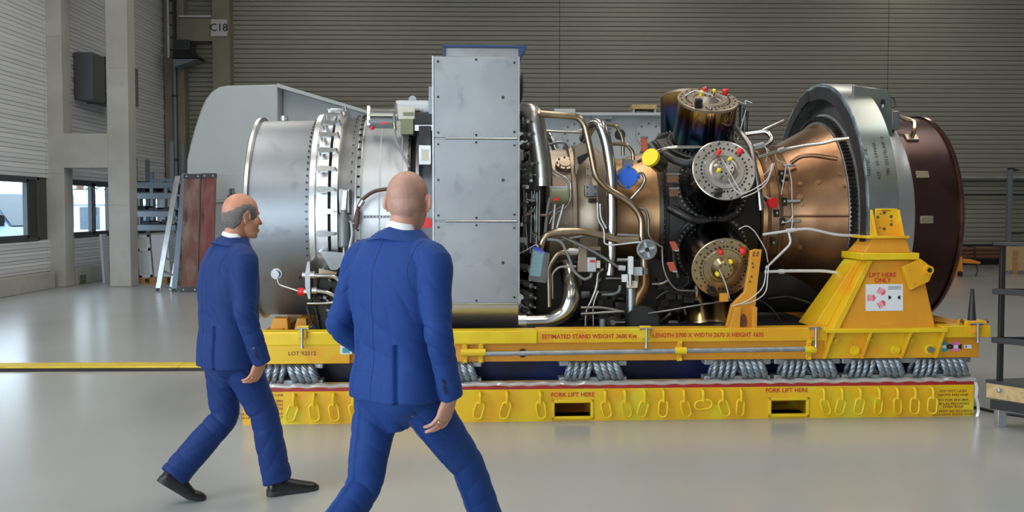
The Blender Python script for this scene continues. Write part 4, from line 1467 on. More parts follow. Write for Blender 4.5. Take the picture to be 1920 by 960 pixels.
for z in (ZA + .02, ZA - .22):
    # axial split flange rows on the near side
    a = math.asin((z - ZA) / .868)
    yy = -.868 * math.cos(a)
    stp = MB().box(xe(680, .86), xe(764, .86), yy - .014, yy + .03, z - .012, z + .012).build('split_flange', 'pale_grey', en)
    sb_ = MB()
    for k in range(14):
        x = xe(684, .86) + k * .027
        sb_.cyl((x, yy - .02, z), (x, yy - .008, z), .006, n=6)
    stuff(sb_.build('split_bolts', 'dark_metal', en))
ring('rear_flange', [(764, .87), (765, .895), (769, .90), (770, .87)], 'dark_metal', .78)
bolts_on('flange_bolts', 763, .88, 60, .009, .01, 'dark_metal', 1)
ring('rear_band', [(770, .85), (777, .85)], 'black_metal_shade', .7)
ring('polished_ring', [(777, .86), (779, .885), (785, .885), (787, .85)], 'bright_steel', .7)
ring('end_case', [(787, .80), (812, .80)], 'sheet_grey', .6)
p = L(797, 291, -.8)
pl = MB().box(p.x - .05, p.x + .05, -.84, -.78, p.z - .08, p.z + .08).build('cover_plate', 'bright_steel', en, bevel=.004)
MB().box(p.x - .03, p.x + .03, -.848, -.84, p.z - .045, p.z + .045).build('name_plate', 'cream', pl)
p = L(797, 255, -.76)
MB().box(p.x - .05, p.x + .05, -.80, -.7, p.z - .09, p.z + .08).build('dark_box', 'dark_metal', en, bevel=.004)

# --- guide vane levers around the vane case
lev = MB()
x0l, x1l = xe(600, .92), xe(627, .94)
lev.cyl((x0l, 0, .885), (x0l, 0, .945), .026, .022, n=12)
n = 8
top = [(x0l + .028 * math.cos(PI / 2 + PI * i / n), .028 * math.sin(PI / 2 + PI * i / n)) for i in range(n + 1)] + [(x1l + .016 * math.cos(-PI / 2 + PI * i / n), .016 * math.sin(-PI / 2 + PI * i / n)) for i in range(n + 1)]
lev.prism(top, 2, .945, .966)
lev_me = lev.mesh('vane_lever', 'bright_steel')
pinm = MB().cyl((x1l, 0, .94), (x1l, 0, .985), .009, n=8).mesh('lever_pin', 'mid_steel')
for k in range(34):
    a = 2 * PI * (k + .35) / 34
    if math.cos(a) < -.3:
        continue
    o = bpy.data.objects.new('vane_lever', lev_me)
    COL.objects.link(o)
    o.parent = en
    # local z axis -> radial direction (0,-cos a, sin a)
    R_ = Matrix(((1, 0, 0), (0, math.sin(a), -math.cos(a)), (0, math.cos(a), math.sin(a)))).to_4x4()
    o.matrix_local = Matrix.Translation((0, 0, ZA)) @ R_
    o2 = bpy.data.objects.new('lever_pin', pinm)
    COL.objects.link(o2)
    o2.parent = o

# --- front actuator strut with hose
p = L(646, 378, -.91)
MB().box(p.x - .05, p.x + .05, -.93, -.86, p.z - .1, p.z + .105).build('strut_plate', 'mid_steel', en, bevel=.012)
MB().hexa([Vector((p.x - .022, -.97, p.z - .09)), Vector((p.x + .012, -.97, p.z - .09)), Vector((p.x + .012, -.93, p.z - .09)), Vector((p.x - .022, -.93, p.z - .09))],
          [Vector((p.x - .004, -.97, p.z + .085)), Vector((p.x + .026, -.97, p.z + .085)), Vector((p.x + .026, -.93, p.z + .085)), Vector((p.x - .004, -.93, p.z + .085))]).build('strut_lever', 'bright_steel', en)
pa, pb = L(646, 405, -.96), L(645, 464, -.96)
ac = MB().lathe([(0, 0), (0, .03), (.012, .042), (pa.z - pb.z - .02, .042), (pa.z - pb.z, .03), (pa.z - pb.z + .05, .018), (pa.z - pb.z + .05, 0)], (pb.x, -.97, pb.z), 2, 20, closed=False).build('strut_actuator', 'actuator_grey', en)
MB().cyl((pb.x, -.97, pb.z - .12), (pb.x, -.97, pb.z), .011, n=10).build('rod', 'bright_steel', ac)
MB().sphere((pb.x, -.97, pb.z - .13), .02).build('rod_end', 'mid_steel', ac)
MB().tube([L(655, 414, -.98), L(662, 420, -.98), L(670, 421, -.98)], .01, 8).build('elbow', 'bright_steel', ac)

# --- actuator on top
p = L(716, 229, -.55)
za_ = p.z
x0, x1 = L(692, 229, -.55).x, L(742, 229, -.55).x
ta = MB().cyl((x0, -.55, za_), (x1, -.55, za_), .052, n=24).build('top_actuator', 'actuator_grey', en)
q = L(698, 240, -.6)
MB().sphere(q, .018).build('red_plug', 'cap_red', ta)
MB().box(L(714, 235, -.6).x, L(727, 235, -.6).x, -.606, -.59, za_ - .02, za_ - .005).build('red_sticker', 'cap_red', ta)
MB().cyl((x0 - .02, -.55, za_ + .1), (L(745, 209, -.55).x, -.55, za_ + .1), .014, n=10).build('tie_rod', 'silver_pipe', ta)
MB().box(x0 - .012, x0 + .012, -.6, -.5, za_ - .03, za_ + .13).build('end_plate', 'bright_steel', ta)
MB().box(x0, x1 + .02, -.61, -.5, za_ + .045, za_ + .062).build('cover_strip', 'cream', ta)
b0, b1 = L(752, 253, -.62), L(776, 207, -.62)
vb_ = MB().box(b0.x, b1.x, -.68, -.5, b0.z, b0.z + (b1.z - b0.z) * .62).build('valve_block', 'olive_box', ta, bevel=.006)
MB().box(b0.x - .02, b1.x + .01, -.67, -.5, b0.z + (b1.z - b0.z) * .62, b1.z + .02).build('valve_head', 'cream', ta, bevel=.004)
MB().box(b0.x + .02, b1.x, -.675, -.66, b1.z - .05, b1.z - .02).build('head_slot', 'olive_box', ta)
MB().tube([L(778, 208, -.6), L(790, 206, -.6), L(796, 222, -.6), L(811, 226, -.6)], .014, 8).build('link_pipe', 'mid_steel', ta)
t0, t1 = L(745, 205, -.1), L(812, 205, -.1)
tk = MB().cyl((t0.x, -.05, t0.z), (t1.x, -.05, t0.z), .085, n=24).build('top_tank', 'pale_grey', en)
MB().sphere((t0.x, -.05, t0.z), (.04, .085, .085)).build('tank_end', 'mid_steel', tk)
q = L(773, 186, -.1)
MB().cyl((q.x, -.07, q.z), (q.x, -.03, q.z), .035, n=16).build('lifting_eye', 'mid_steel', tk)
MB().box(L(778, 240, -.7).x, L(812, 240, -.7).x, -.75, -.5, L(780, 246, -.7).z, L(780, 235, -.7).z).build('shelf_bracket', 'bright_steel', en)
MB().box(L(778, 240, -.7).x, L(812, 240, -.7).x, -.7, -.2, L(780, 233, -.7).z, L(780, 210, -.7).z).build('rear_block', 'dark_metal', en)

# --- bleed box with three panels
yb = -1.13
bxl, bxr = LX(811, yb), LX(974, yb)
zt_, zb_ = LZ(106, yb, 890), LZ(622, yb, 890)
bb = MB().box(bxl, bxr, yb, 1.05, LZ(571, yb, 890), zt_).build('bleed_box', 'panel_grey', en, bevel=.004)
z57 = LZ(571, yb, 890)
MB().prism([(.9, z57), (.9, zb_ - .03)] + [(yb + .002 + .5 * (1 - math.cos(t)), z57 - (z57 - zb_ + .03) * math.sin(t)) for t in np.linspace(PI / 2, 0, 12)], 0, bxl + .004, bxr - .006).build('curved_bottom', 'brushed', bb, bevel=.004)
rows = [(107, 258), (262, 413), (417, 568)]
mpan = []
for (v0, v1) in rows:
    za0, za1 = LZ(v1, yb, 890), LZ(v0, yb, 890)
    pn = MB().box(bxl + .014, bxr - .012, yb - .014, yb, za0, za1).build('panel', 'panel_grey', bb, bevel=.003)
    for (fu, fz) in ((.05, .06), (.05, .5), (.05, .94), (.5, .03), (.5, .965), (.955, .07), (.955, .93), (.82, .5)):
        x, z = bxl + .014 + fu * (bxr - bxl - .026), za0 + fz * (za1 - za0)
        o = MB().cyl((x, yb - .021, z), (x, yb - .012, z), .0095 if fu != .82 else .013, n=8).build('panel_bolt', 'dark_metal', bb)
    MB().cyl((bxl + .1, yb - .016, za0 - .006), (bxr - .02, yb - .016, za0 - .006), .006, n=8).build('hinge_rod', 'bright_steel', bb)
for x in (bxl, bxr - .012):
    MB().box(x, x + .012, yb - .02, yb + .03, LZ(571, yb, 890), zt_).build('corner_strip', 'bright_steel', bb)
# dark blue lid
zt2 = LZ(84, yb, 890)
MB().box(LX(835, yb), LX(975, yb), yb + .03, .9, zt_, zt2 - .02).build('lid_frame', 'mid_steel', bb)
MB().box(LX(830, yb), LX(988, yb), yb, 1.0, zt2 - .02, zt2).build('lid', 'lid_blue', bb, bevel=.004)
MB().prism([(LX(972, yb), zt2 - .02), (LX(988, yb), zt2 - .015), (LX(976, yb), zt_ + .01), (LX(972, yb), zt_)], 1, yb, 1.0).build('lid_wing', 'lid_blue', bb)
MB().prism([(LX(830, yb), zt2 - .01), (LX(836, yb), zt2 - .01), (LX(836, yb), zt_), (LX(832, yb), zt_)], 1, yb, 1.0).build('lid_wing', 'lid_blue', bb)
q0, q1 = L(979, 130, -.3), L(979, 195, -.3)
MB().lathe([(0, 0), (0, .15), (.06, .15), (.08, .1), (.08, 0)], (bxr, -.3, (q0.z + q1.z) / 2), 0, 32, closed=False).build('side_port', 'rubber_black', bb)
MB().box(bxl - .03, bxl, -1.0, -.9, LZ(213, yb), LZ(160, yb)).build('side_bracket', 'sheet_grey', bb, bevel=.004)
q = L(800, 418, -.95)
MB().cyl((q.x, -1.0, q.z), (q.x, -.92, q.z), .044, n=20).build('red_cap', 'cap_red', en)

# --- added black core whose colour supplies the shade in gaps between pipes
ring('core_backing', [(970, .56), (1260, .50), (1440, .50)], 'black_metal_shade', .2, 64)
# --- hot section behind the box
ring('nozzle_case', [(975, .66), (1012, .64), (1024, .60)], 'dark_metal', .4)
ring('tan_casing', [(1024, .625), (1028, .645), (1032, .62), (1075, .615)], 'tan_metal', .4)
ring('tan_flange', [(1074, .64), (1075, .665), (1082, .665), (1083, .64)], 'tan_metal', .4)
ring('strut_case', [(1083, .62), (1108, .68), (1122, .68), (1150, .57)], 'tan_metal', .4)
ring('brown_casing', [(1150, .53), (1180, .53), (1238, .60)], 'brown_metal', .4)
ring('black_flange', [(1238, .62), (1239, .675), (1245, .68), (1246, .655), (1249, .655), (1250, .69), (1255, .69), (1256, .62)], 'dark_metal', .4)
bolts_on('flange_bolts', 1240, .66, 80, .009, .03, 'mid_steel', 1)
ring('combustor_case', [(1256, .70), (1300, .74), (1380, .74), (1425, .66)], 'black_metal_shade', .4)
# round port cover on the tan casing
c = on_surf(1059, 310, .62)
nrm = Vector((0, c.y, c.z - ZA)).normalized()
e = MB().cyl(c - nrm * .02, c + nrm * .03, .082, n=28).build('port_cover', 'tan_metal', en)
MB().cyl(c + nrm * .03, c + nrm * .036, .05, n=24).build('port_boss', 'tan_metal', e)
e1, e2, _ = frame_from(nrm)
pbm = MB()
for k in range(8):
    a = 2 * PI * k / 8
    pq = c + nrm * .028 + (e1 * math.cos(a) + e2 * math.sin(a)) * .068
    pbm.cyl(pq, pq + nrm * .012, .008, n=6)
stuff(pbm.build('port_bolts', 'dark_metal', e))
# triangular struts and dark openings above the tan casing
for (pts, dy) in (([(1076, 277), (1103, 259), (1107, 286), (1085, 312), (1078, 330)], 0),):
    MB().prism([(L(u, v, -.55).x, L(u, v, -.55).z) for u, v in pts], 1, -.6, -.5).build('strut', 'tan_metal', en, bevel=.004)
    MB().prism([(L(u, v, -.605).x, L(u, v, -.605).z) for u, v in ((1082, 295), (1104, 285), (1105, 292), (1088, 309), (1084, 307))], 1, -.612, -.6).build('strut_window', 'black_metal_shade', en)
for (u0, v0, u1, v1, m) in ((1096, 347, 1120, 368, 'mid_steel'), (1098, 312, 1113, 334, 'tan_metal'), (1104, 372, 1118, 380, 'dark_metal')):
    a, b = L(u0, v1, -.70), L(u1, v0, -.70)
    o = MB().box(a.x, b.x, -.72, -.66, a.z, b.z).build('inspection_plate', m, en, bevel=.004)
    for s in ((.2, .2), (.8, .2), (.2, .8), (.8, .8)):
        x, z = a.x + (b.x - a.x) * s[0], a.z + (b.z - a.z) * s[1]
        MB().cyl((x, -.727, z), (x, -.715, z), .007, n=6).build('bolt', 'dark_metal', o)
c = on_surf(1061, 417, .615)
MB().cyl(c, c + Vector((0, -.025, 0)), .018, n=8).build('plug', 'tan_metal', en)

# --- combustor cans
CX = .905


def can(theta, mdisc, mbarrel, face=True, twist=0.0):
    a = math.radians(theta)
    dr = Vector((0, -math.cos(a), math.sin(a)))
    ex = Vector((1, 0, 0))
    ey = dr.cross(ex)
    M = Matrix((ex, ey, dr)).transposed().to_4x4()
    M.translation = Vector((CX, 0, ZA)) + dr * .72
    b = MB().lathe([(-.1, .1), (-.1, .25), (.0, .27), (.05, .262), (.40, .252), (.405, .1)], (0, 0, 0), 2, 64).build('combustor_can', mbarrel, en, sharp=40)
    b.matrix_local = M
    MB().lathe([(-.03, .24), (-.03, .312), (.012, .318), (.022, .31), (.022, .26)], (0, 0, 0), 2, 64).build('root_flange', 'dark_metal', b)
    bo = MB()
    for k in range(44):
        t = 2 * PI * k / 44
        bo.cyl((.29 * math.cos(t), .29 * math.sin(t), .02), (.29 * math.cos(t), .29 * math.sin(t), .042), .009, n=6)
    stuff(bo.build('flange_bolts', 'mid_steel', b))
    if not face:
        MB().lathe([(.40, 0), (.40, .255), (.42, .255), (.42, 0)], (0, 0, 0), 2, 48, closed=False).build('end_disc', mdisc, b)
        return b
    MB().lathe([(.40, 0), (.40, .252), (.425, .256), (.428, .25), (.428, .165), (.436, .16), (.436, .125), (.425, .12), (.428, .10), (.475, .068), (.478, 0)], (0, 0, 0), 2, 64, closed=False).build('end_disc', mdisc, b, sharp=25)
    bo = MB()
    rr = random.Random(int(theta) + 200)
    for R, n, r in ((.185, 34, .0085), (.228, 20, .0075)):
        for k in range(n):
            t = 2 * PI * k / n + rr.uniform(-.03, .03) + (.1 if R > .2 else 0)
            bo.cyl((R * math.cos(t), R * math.sin(t), .426), (R * math.cos(t), R * math.sin(t), .433), r, n=8)
    for k in range(8):
        t = 2 * PI * k / 8
        bo.cyl((.052 * math.cos(t), .052 * math.sin(t), .474), (.052 * math.cos(t), .052 * math.sin(t), .484), .007, n=6)
    stuff(bo.build('disc_bolts', 'dark_metal', b))
    tw = math.radians(twist)

    def pol(r, deg):
        t = math.radians(deg) + tw
        return r * math.cos(t), r * math.sin(t)
    for (r, d, m, rad, z) in ((.15, 105, 'cap_red', .021, .45), (.205, 48, 'cap_red', .025, .45), (.085, 60, 'cap_yellow', .017, .472), (.065, 205, 'cap_yellow', .017, .485)):
        x, y = pol(r, d)
        c = MB().cyl((x, y, z - .02), (x, y, z + .016), rad * .95, rad, n=14)
        c.sphere((x, y, z + .016), (rad, rad, rad * .6), 14, 6)
        c.build('red_plug' if m == 'cap_red' else 'yellow_plug', m, b)
    for d in (98, 278):
        x, y = pol(.235, d)
        MB().sphere((x, y, .435), (.015, .015, .022)).build('dome_nut', 'mid_steel', b)
    x, y = pol(.215, 250)
    MB().box(x - .03, x + .03, y - .02, y + .02, .42, .50).build('lug', 'dark_metal', b, bevel=.004)
    return b


cB = can(20, 'disc_silver', 'heat_tint_dark')
cC = can(-20, 'disc_gold', 'heat_tint_dark')
cA = can(62, 'tan_metal', 'heat_tint', twist=-15)
cD = can(-60, 'disc_gold', 'heat_tint_gold', face=False)
cE = can(100, 'tan_metal', 'heat_tint', face=False)
cF = can(-100, 'tan_metal', 'heat_tint_dark', face=False)

# --- turbine casing
ring('turbine_band', [(1425, .60), (1428, .62), (1432, .60), (1440, .61)], 'brown_metal', .4)
ring('turbine_band', [(1440, .61), (1441, .635), (1446, .635), (1447, .615), (1462, .63), (1463, .655), (1468, .655), (1469, .635), (1488, .655)], 'copper_case', .4)
ring('turbine_cone', [(1488, .648), (1505, .672), (1595, .855)], 'copper_case', .4)
ring('cone_rib', [(1592, .855), (1593, .87), (1597, .875), (1599, .85)], 'mid_steel', .6)
ring('toothed_flange', [(1598, .85), (1599, .90), (1606, .905), (1607, .85)], 'black_metal_shade', .6)
tb = MB()
xt = xe(1600, .9)
for k in range(150):
    a = 2 * PI * k / 150
    if math.cos(a) < -.4:
        continue
    M = Matrix.Translation((xt, 0, ZA)) @ Matrix.Rotation(-a, 4, 'X') @ Matrix.Translation((0, -.9, 0))
    tb.box(-.02, .045, -.02, .012, -.012, .012, M)
stuff(tb.build('flange_teeth', 'dark_metal', en))
for (u, v, r) in ((1528, 302, .014), (1535, 343, .02), (1500, 345, .013), (1500, 370, .018), (1555, 276, .012), (1575, 327, .02), (1583, 350, .012), (1503, 383, .013), (1475, 331, .012), (1500, 463, .013), (1545, 240, .012)):
    t = max(0, min(1, (u - 1505) / 90))
    R = .672 + t * .183
    c = on_surf(u, v, R)
    nr = Vector((-.45, c.y, c.z - ZA)).normalized()
    nr = Vector((-.3, (c.y) / R, (c.z - ZA) / R)).normalized()
    o = MB().cyl(c - nr * .01, c + nr * .008, r * 1.5, n=14).cyl(c, c + nr * .02, r, n=6).build('casing_bolt', 'brown_metal', en)
# axial joint seam on the cone
a0, a1 = on_surf(1468, 405, .66), on_surf(1594, 405, .862)
MB().tube([a0, a1], .01, 8, 0).build('cone_seam', 'copper_case', en)
for (u, v) in ((1466, 340), (1470, 378), (1467, 416), (1465, 326), (1450, 455), (1456, 400)):
    c = on_surf(u, v, .655)
    o = MB().box(c.x - .02, c.x + .02, c.y - .012, c.y + .02, c.z - .032, c.z + .032).build('clip_plate', 'dark_metal', en)
    MB().sphere((c.x, c.y - .016, c.z), .013, 8, 6).build('clip_stud', 'bolt_steel', o)
for (u, v) in ((1476, 311), (1484, 378), (1484, 415)):
    c = on_surf(u, v, .66)
    MB().cyl(c + Vector((-.05, -.04, 0)), c + Vector((.06, -.04, .004)), .013, n=10).build('bracket_pin', 'galv', en)
c = L(1446, 380, -.86)
MB().cyl((c.x - .03, -.80, c.z + .04), (c.x, -.86, c.z), .02, .03, n=14).build('plug_neck', 'mid_steel', en)
MB().cyl((c.x, -.86, c.z), (c.x + .008, -.90, c.z - .004), .043, n=24).build('red_cap', 'cap_red', en)

# --- exhaust drum
ring('silver_ring', [(1612, .94), (1680, .945), (1714, .925), (1716, .915)], 'silver_case', .8)
ring('exhaust_drum', [(1716, .915), (1799, .905)], 'drum_brown', .85)
ring('drum_rim', [(1798, .905), (1801, .925), (1806, .93), (1809, .915)], 'drum_rim', .85)
for (u, v) in ((1729, 328), (1737, 412)):
    c = on_surf(u, v, .915)
    ang = math.atan2(c.z - ZA, -c.y)
    M = Matrix.Translation(c) @ Matrix.Rotation(-ang, 4, 'X')
    o = MB().box(-.055, .055, -.012, .02, -.032, .032).xform(M).build('drum_plate', 'tan_metal', en, bevel=.004)
    for sx_ in (-.04, .04):
        for sz in (-.02, .02):
            MB().cyl((sx_, -.018, sz), (sx_, -.01, sz), .007, n=6).xform(M).build('bolt', 'bolt_steel', o)
c = on_surf(1709, 258, .918)
ang = math.atan2(c.z - ZA, -c.y)
M = Matrix.Translation(c) @ Matrix.Rotation(-ang, 4, 'X')
o = MB().box(-.055, .055, -.012, .02, -.04, .04).xform(M).build('drum_plate', 'tan_metal', en, bevel=.004)
MB().tube([c, c + Vector((.012, -.03, .06)), L(1715, 228, -.55), L(1695, 222, -.52), L(1680, 215, -.5), L(1670, 205, -.48)], .019, 10, 5).build('drain_pipe', 'gold_pipe', en)
MB().tube([L(1671, 202, -.48), L(1680, 200, -.48), L(1677, 184, -.48), L(1664, 182, -.48)], .006, 8, 5).build('wire', 'dark_metal', en)
p = L(1676, 222, -.55)
MB().box(p.x - .04, p.x + .03, -.6, -.4, p.z - .1, p.z + .06).build('pipe_bracket', 'mid_steel', en, bevel=.006)

# --- carrying arch around the rear
xf, xr = LX(1628, -1.2), LX(1685, -1.2)
RO, RI = 1.21, 1.075
n = 72
a0, a1 = math.radians(-12), math.radians(192)
arch = MB()
rg = []
for i in range(n + 1):
    a = a0 + (a1 - a0) * i / n
    rg.append([Vector((x, -r * math.cos(a), ZA + r * math.sin(a))) for x, r in ((xf, RO), (xr, RO), (xr, RI), (xf, RI))])
ar = arch.rings(rg).build('carrying_arch', 'arch_grey', en, sharp=30)
fc = MB()
rg = []
for i in range(n + 1):
    a = a0 + (a1 - a0) * i / n
    rg.append([Vector((x, -r * math.cos(a), ZA + r * math.sin(a))) for x, r in ((xf - .012, RO - .028 + .004 * math.sin(i * 1.3)), (xf, RO - .028), (xf, RI + .0), (xf - .012, RI + .0))])
fc.rings(rg).build('arch_face', 'arch_face', ar)
fc = MB()
rg = []
for i in range(n + 1):
    a = a0 + (a1 - a0) * i / n
    rg.append([Vector((x, -r * math.cos(a), ZA + r * math.sin(a))) for x, r in ((xf - .006, RO), (xf + .005, RO + .002), (xf, RO - .035), (xf - .006, RO - .03))])
fc.rings(rg).build('arch_edge', 'arch_chip', ar)
# inner web between arch and casing
rg = []
for i in range(n + 1):
    a = a0 + (a1 - a0) * i / n
    rg.append([Vector((x, -r * math.cos(a), ZA + r * math.sin(a))) for x, r in ((xf + .10, RI), (xf + .12, RI), (xf + .06, .92), (xf + .04, .92))])
MB().rings(rg).build('arch_web', 'arch_face', ar)
ya_ = -.62
pp = [(1600, 160), (1640, 165), (1658, 167), (1666, 172), (1671, 184), (1674, 260), (1681, 392), (1640, 392), (1600, 300)]
MB().prism([(L(u, v, ya_).x, L(u, v, ya_).z) for u, v in pp], 1, ya_, ya_ + .035).build('lug_plate', 'arch_grey', ar, bevel=.006)
q = L(1655, 194, ya_)
MB().prism([(q.x + .022 * math.cos(t), q.z + .04 * math.sin(t)) for t in [2 * PI * i / 20 for i in range(20)]], 1, ya_ - .002, ya_ + .01).build('lug_hole', 'black_print', ar)
MB().box(q.x - .01, q.x + .01, ya_ - .004, ya_, q.z - .035, q.z - .008).build('lug_hole_light', 'white_sign', ar)
# bolted joint plate on the face
for aa, w_ in ((104, 9),):
    a = math.radians(aa)
    M = Matrix.Translation((xf - .014, 0, ZA)) @ Matrix.Rotation(-(a), 4, 'X')
    MB().box(-.012, .0, -RO + .03, -RI - .002, -.11, .11, M).build('joint_plate', 'arch_face', ar)
# stamped lettering on the outer face: follows the arch
for (tx, u, va, vb2) in (('FABSPEC INC.', 1632, 331, 272), ('REF. 00-0446GA', 1650, 336, 266), ('TRN 1D1270L00R-A', 1668, 330, 254)):
    zlo, zhi = LZ(va, -1.18, 1650), LZ(vb2, -1.1, 1650)
    xx = LX(u, -1.17, 300)
    N = len(tx)
    for i, ch in enumerate(tx):
        if ch == ' ':
            continue
        z = zlo + (zhi - zlo) * (i + .5) / N
        a = math.asin((z - ZA) / RO)
        cpos = Vector((xx, -(RO + .001) * math.cos(a), ZA + (RO + .001) * math.sin(a)))
        o = lettering(ch, .038, (0, 0, 0), ar, 'black_print', 0, name='stamp')
        tang = Vector((0, math.sin(a), math.cos(a)))
        nrm = Vector((0, -math.cos(a), math.sin(a)))
        ex_ = tang
        ey_ = Vector((-1, 0, 0))
        o.matrix_local = Matrix.Translation(cpos) @ Matrix((ex_, ey_, nrm)).transposed().to_4x4()

shade_blk = MB().box(LX(1000, -.6), LX(1300, -.6), -.58, .6, .74, 1.22).build('under_shade_block', 'black_metal_shade', en, bevel=.03)  # added near-black mass standing in for the shade under the engine
MB().cyl((LX(1290, -.5), -.2, .98), (LX(1560, -.6), -.2, .98), .26, n=32).build('under_shade_cylinder', 'black_metal_shade', en)  # added near-black cylinder, its colour supplies the shade below the turbine cone
# --- pipes: (points (u, v, y), radius in m, material, name)
PX = 1 / 228.0


def pipe(pts, rpx, m, name='pipe', y=-.9, sm=5, parent=None):
    P_ = [L(p[0], p[1], p[2] if len(p) > 2 else y) for p in pts]
    return MB().tube(P_, rpx * PX, 12 if rpx > 4 else 8, sm).build(name, m, parent or en, sharp=60)


pipe([(983, 232, -.5), (986, 212, -.72), (1000, 215, -.84), (1006, 250), (1013, 290), (1017, 320), (1017, 347)], 19, 'dull_pipe', 'bleed_pipe', -.86)
pipe([(1017, 334), (1017, 349)], 19.5, 'silver_pipe', 'pipe_cap', -.86, 0)
pipe([(975, 222, -.45), (992, 216, -.5)], 16, 'pale_grey', 'pipe_stub', -.5, 0)
pipe([(1012, 213), (1084, 219), (1097, 235), (1107, 280), (1117, 331), (1136, 352), (1182, 379), (1203, 406), (1203, 450)], 6.2, 'gold_pipe', 'gold_pipe', -.93)
pipe([(1095, 262, -.6), (1106, 238, -.7), (1124, 230, -.82), (1136, 262, -.84), (1146, 320, -.84), (1148, 400, -.84), (1146, 480, -.84), (1143, 516, -.84)], 10.5, 'silver_pipe', 'vertical_pipe')
pipe([(1137, 233), (1155, 235), (1168, 258), (1168, 292)], 3.4, 'gold_pipe', y=-.7)
pipe([(1148, 269), (1175, 270), (1187, 286), (1187, 300)], 3.8, 'gold_pipe', y=-.72)
pipe([(1022, 246), (1096, 249)], 2.2, 'dull_pipe', y=-.5, sm=0)
pipe([(1022, 244), (1066, 249), (1096, 243)], 1.6, 'dull_pipe', y=-.48)
pipe([(1027, 272), (1045, 266), (1062, 268), (1068, 278)], 2.6, 'mid_steel', y=-.55)
pipe([(1027, 250, -.4), (1035, 262, -.5), (1042, 280, -.5)], 7, 'bright_steel', 'curved_duct')
for d in (0, 7):
    pipe([(1027, 313 + d), (1060 - d * .6, 333 + d * .6), (1070 - d * .8, 342 + d), (1070 - d * .8, 374 - d * .3), (1060 - d * .8, 390 - d * .5), (1036 - d, 404 - d * .8), (1030 - d, 420)], 2.0, 'silver_pipe', 'twin_pipe', -.75)
pipe([(1029, 282, -.72), (1029, 312, -.74), (1030, 330, -.72)], 2.2, 'silver_pipe')
pipe([(1038, 372), (1041, 382), (1036, 430)], 2.2, 'white_wire', y=-.78)
pipe([(1054, 372), (1057, 383), (1044, 428)], 2.2, 'white_wire', y=-.78)
pipe([(1055, 358), (1040, 361), (1030, 372), (1026, 395), (1022, 440)], 3.2, 'hose_grey', 'hose', -.82)
pipe([(1013, 500, -.8), (1013, 462), (1022, 442), (1045, 434), (1105, 434), (1160, 451), (1197, 451)], 7, 'gold_pipe', 'gold_pipe', -.97)
pipe([(1053, 443), (1110, 470), (1165, 504)], 3.2, 'mid_steel', 'stay_rod', -.95, 0)
pipe([(1045, 453), (1072, 447), (1104, 441)], 2.6, 'mid_steel', 'stay_rod', -.9)
pipe([(1026, 449), (1052, 451), (1066, 480), (1076, 510), (1096, 525), (1108, 519), (1109, 512)], 2.6, 'hose_grey', 'hose', -1.0)
pipe([(1030, 575), (1028, 500), (1046, 473), (1070, 472)], 4.6, 'gold_pipe', y=-.93)
pipe([(1066, 472), (1084, 472)], 7, 'bright_steel', 'union_nut', -.93, 0)
pipe([(1036, 560), (1035, 512), (1048, 500), (1080, 500)], 2.4, 'dull_pipe', y=-.9)
pipe([(975, 605), (1030, 604), (1060, 588), (1072, 558), (1066, 512, -.8), (1060, 500, -.7)], 16, 'silver_pipe', 'elbow_duct', -.98)
pipe([(971, 605), (986, 605)], 18, 'bright_steel', 'duct_clamp', -.98, 0)
pipe([(1089, 577), (1130, 576), (1170, 585)], 2.8, 'dull_pipe', y=-.95)
pipe([(1089, 589), (1166, 584)], 2.8, 'dull_pipe', y=-.97, sm=0)
pipe([(1131, 504), (1121, 512), (1119, 540), (1108, 565), (1098, 585), (1098, 618)], 3.0, 'dull_pipe', y=-.9)
pipe([(1113, 618), (1112, 570), (1122, 545)], 2.0, 'dull_pipe', y=-.9)
pipe([(1136, 522), (1170, 522)], 2.0, 'mid_steel', y=-.95, sm=0)
pipe([(1128, 552), (1150, 552), (1162, 546), (1163, 535)], 3, 'hose_grey', 'hose', -.85)
pipe([(1203, 440), (1207, 480), (1208, 515)], 8, 'gold_pipe', 'drain_pipe', -.92, 0)
pipe([(1208, 505), (1209, 535), (1196, 558), (1186, 585)], 12, 'brown_metal', 'drain_elbow', -.88)
pipe([(1184, 540), (1184, 590)], 10, 'mid_steel', 'drain_tube', -.9, 0)
pipe([(1120, 380), (1121, 412), (1133, 430), (1133, 457), (1145, 460), (1208, 453)], 1.5, 'white_wire', 'wire', -1.0)
pipe([(1125, 382), (1126, 408), (1137, 428)], 1.5, 'white_wire', 'wire', -1.0)
pipe([(1195, 390), (1211, 393), (1216, 410), (1215, 446), (1242, 464)], 2.6, 'dull_pipe', y=-.88)
pipe([(1190, 326), (1205, 324), (1210, 338), (1200, 355), (1183, 373)], 3.0, 'silver_pipe', y=-.74)
pipe([(1157, 441), (1198, 443)], 4.0, 'mid_steel', 'coupling', -.92, 0)
pipe([(1157, 487), (1180, 487)], 3.2, 'bright_steel', 'coupling', -.98, 0)
pipe([(1241, 462), (1243, 500), (1252, 525), (1268, 545), (1306, 545)], 2.4, 'dull_pipe', y=-.85)
pipe([(1222, 533), (1240, 533), (1252, 526)], 2.4, 'dull_pipe', y=-.85)
pipe([(1215, 588), (1250, 583), (1320, 570), (1372, 563)], 1.9, 'mid_steel', y=-1.0)
pipe([(1196, 303, -.6), (1215, 292, -.66), (1240, 281, -.82), (1262, 276, -.9), (1318, 277, -.9)], 3.8, 'silver_pipe', y=-.93)
pipe([(1240, 285, -.7), (1262, 300, -.8), (1290, 308, -.85), (1310, 300, -.85)], 8, 'rubber_black', 'black_pipe')
pipe([(1255, 390, -.7), (1275, 400, -.76), (1300, 412, -.78), (1345, 416, -.78), (1380, 400, -.78)], 9, 'dark_metal', 'black_pipe')
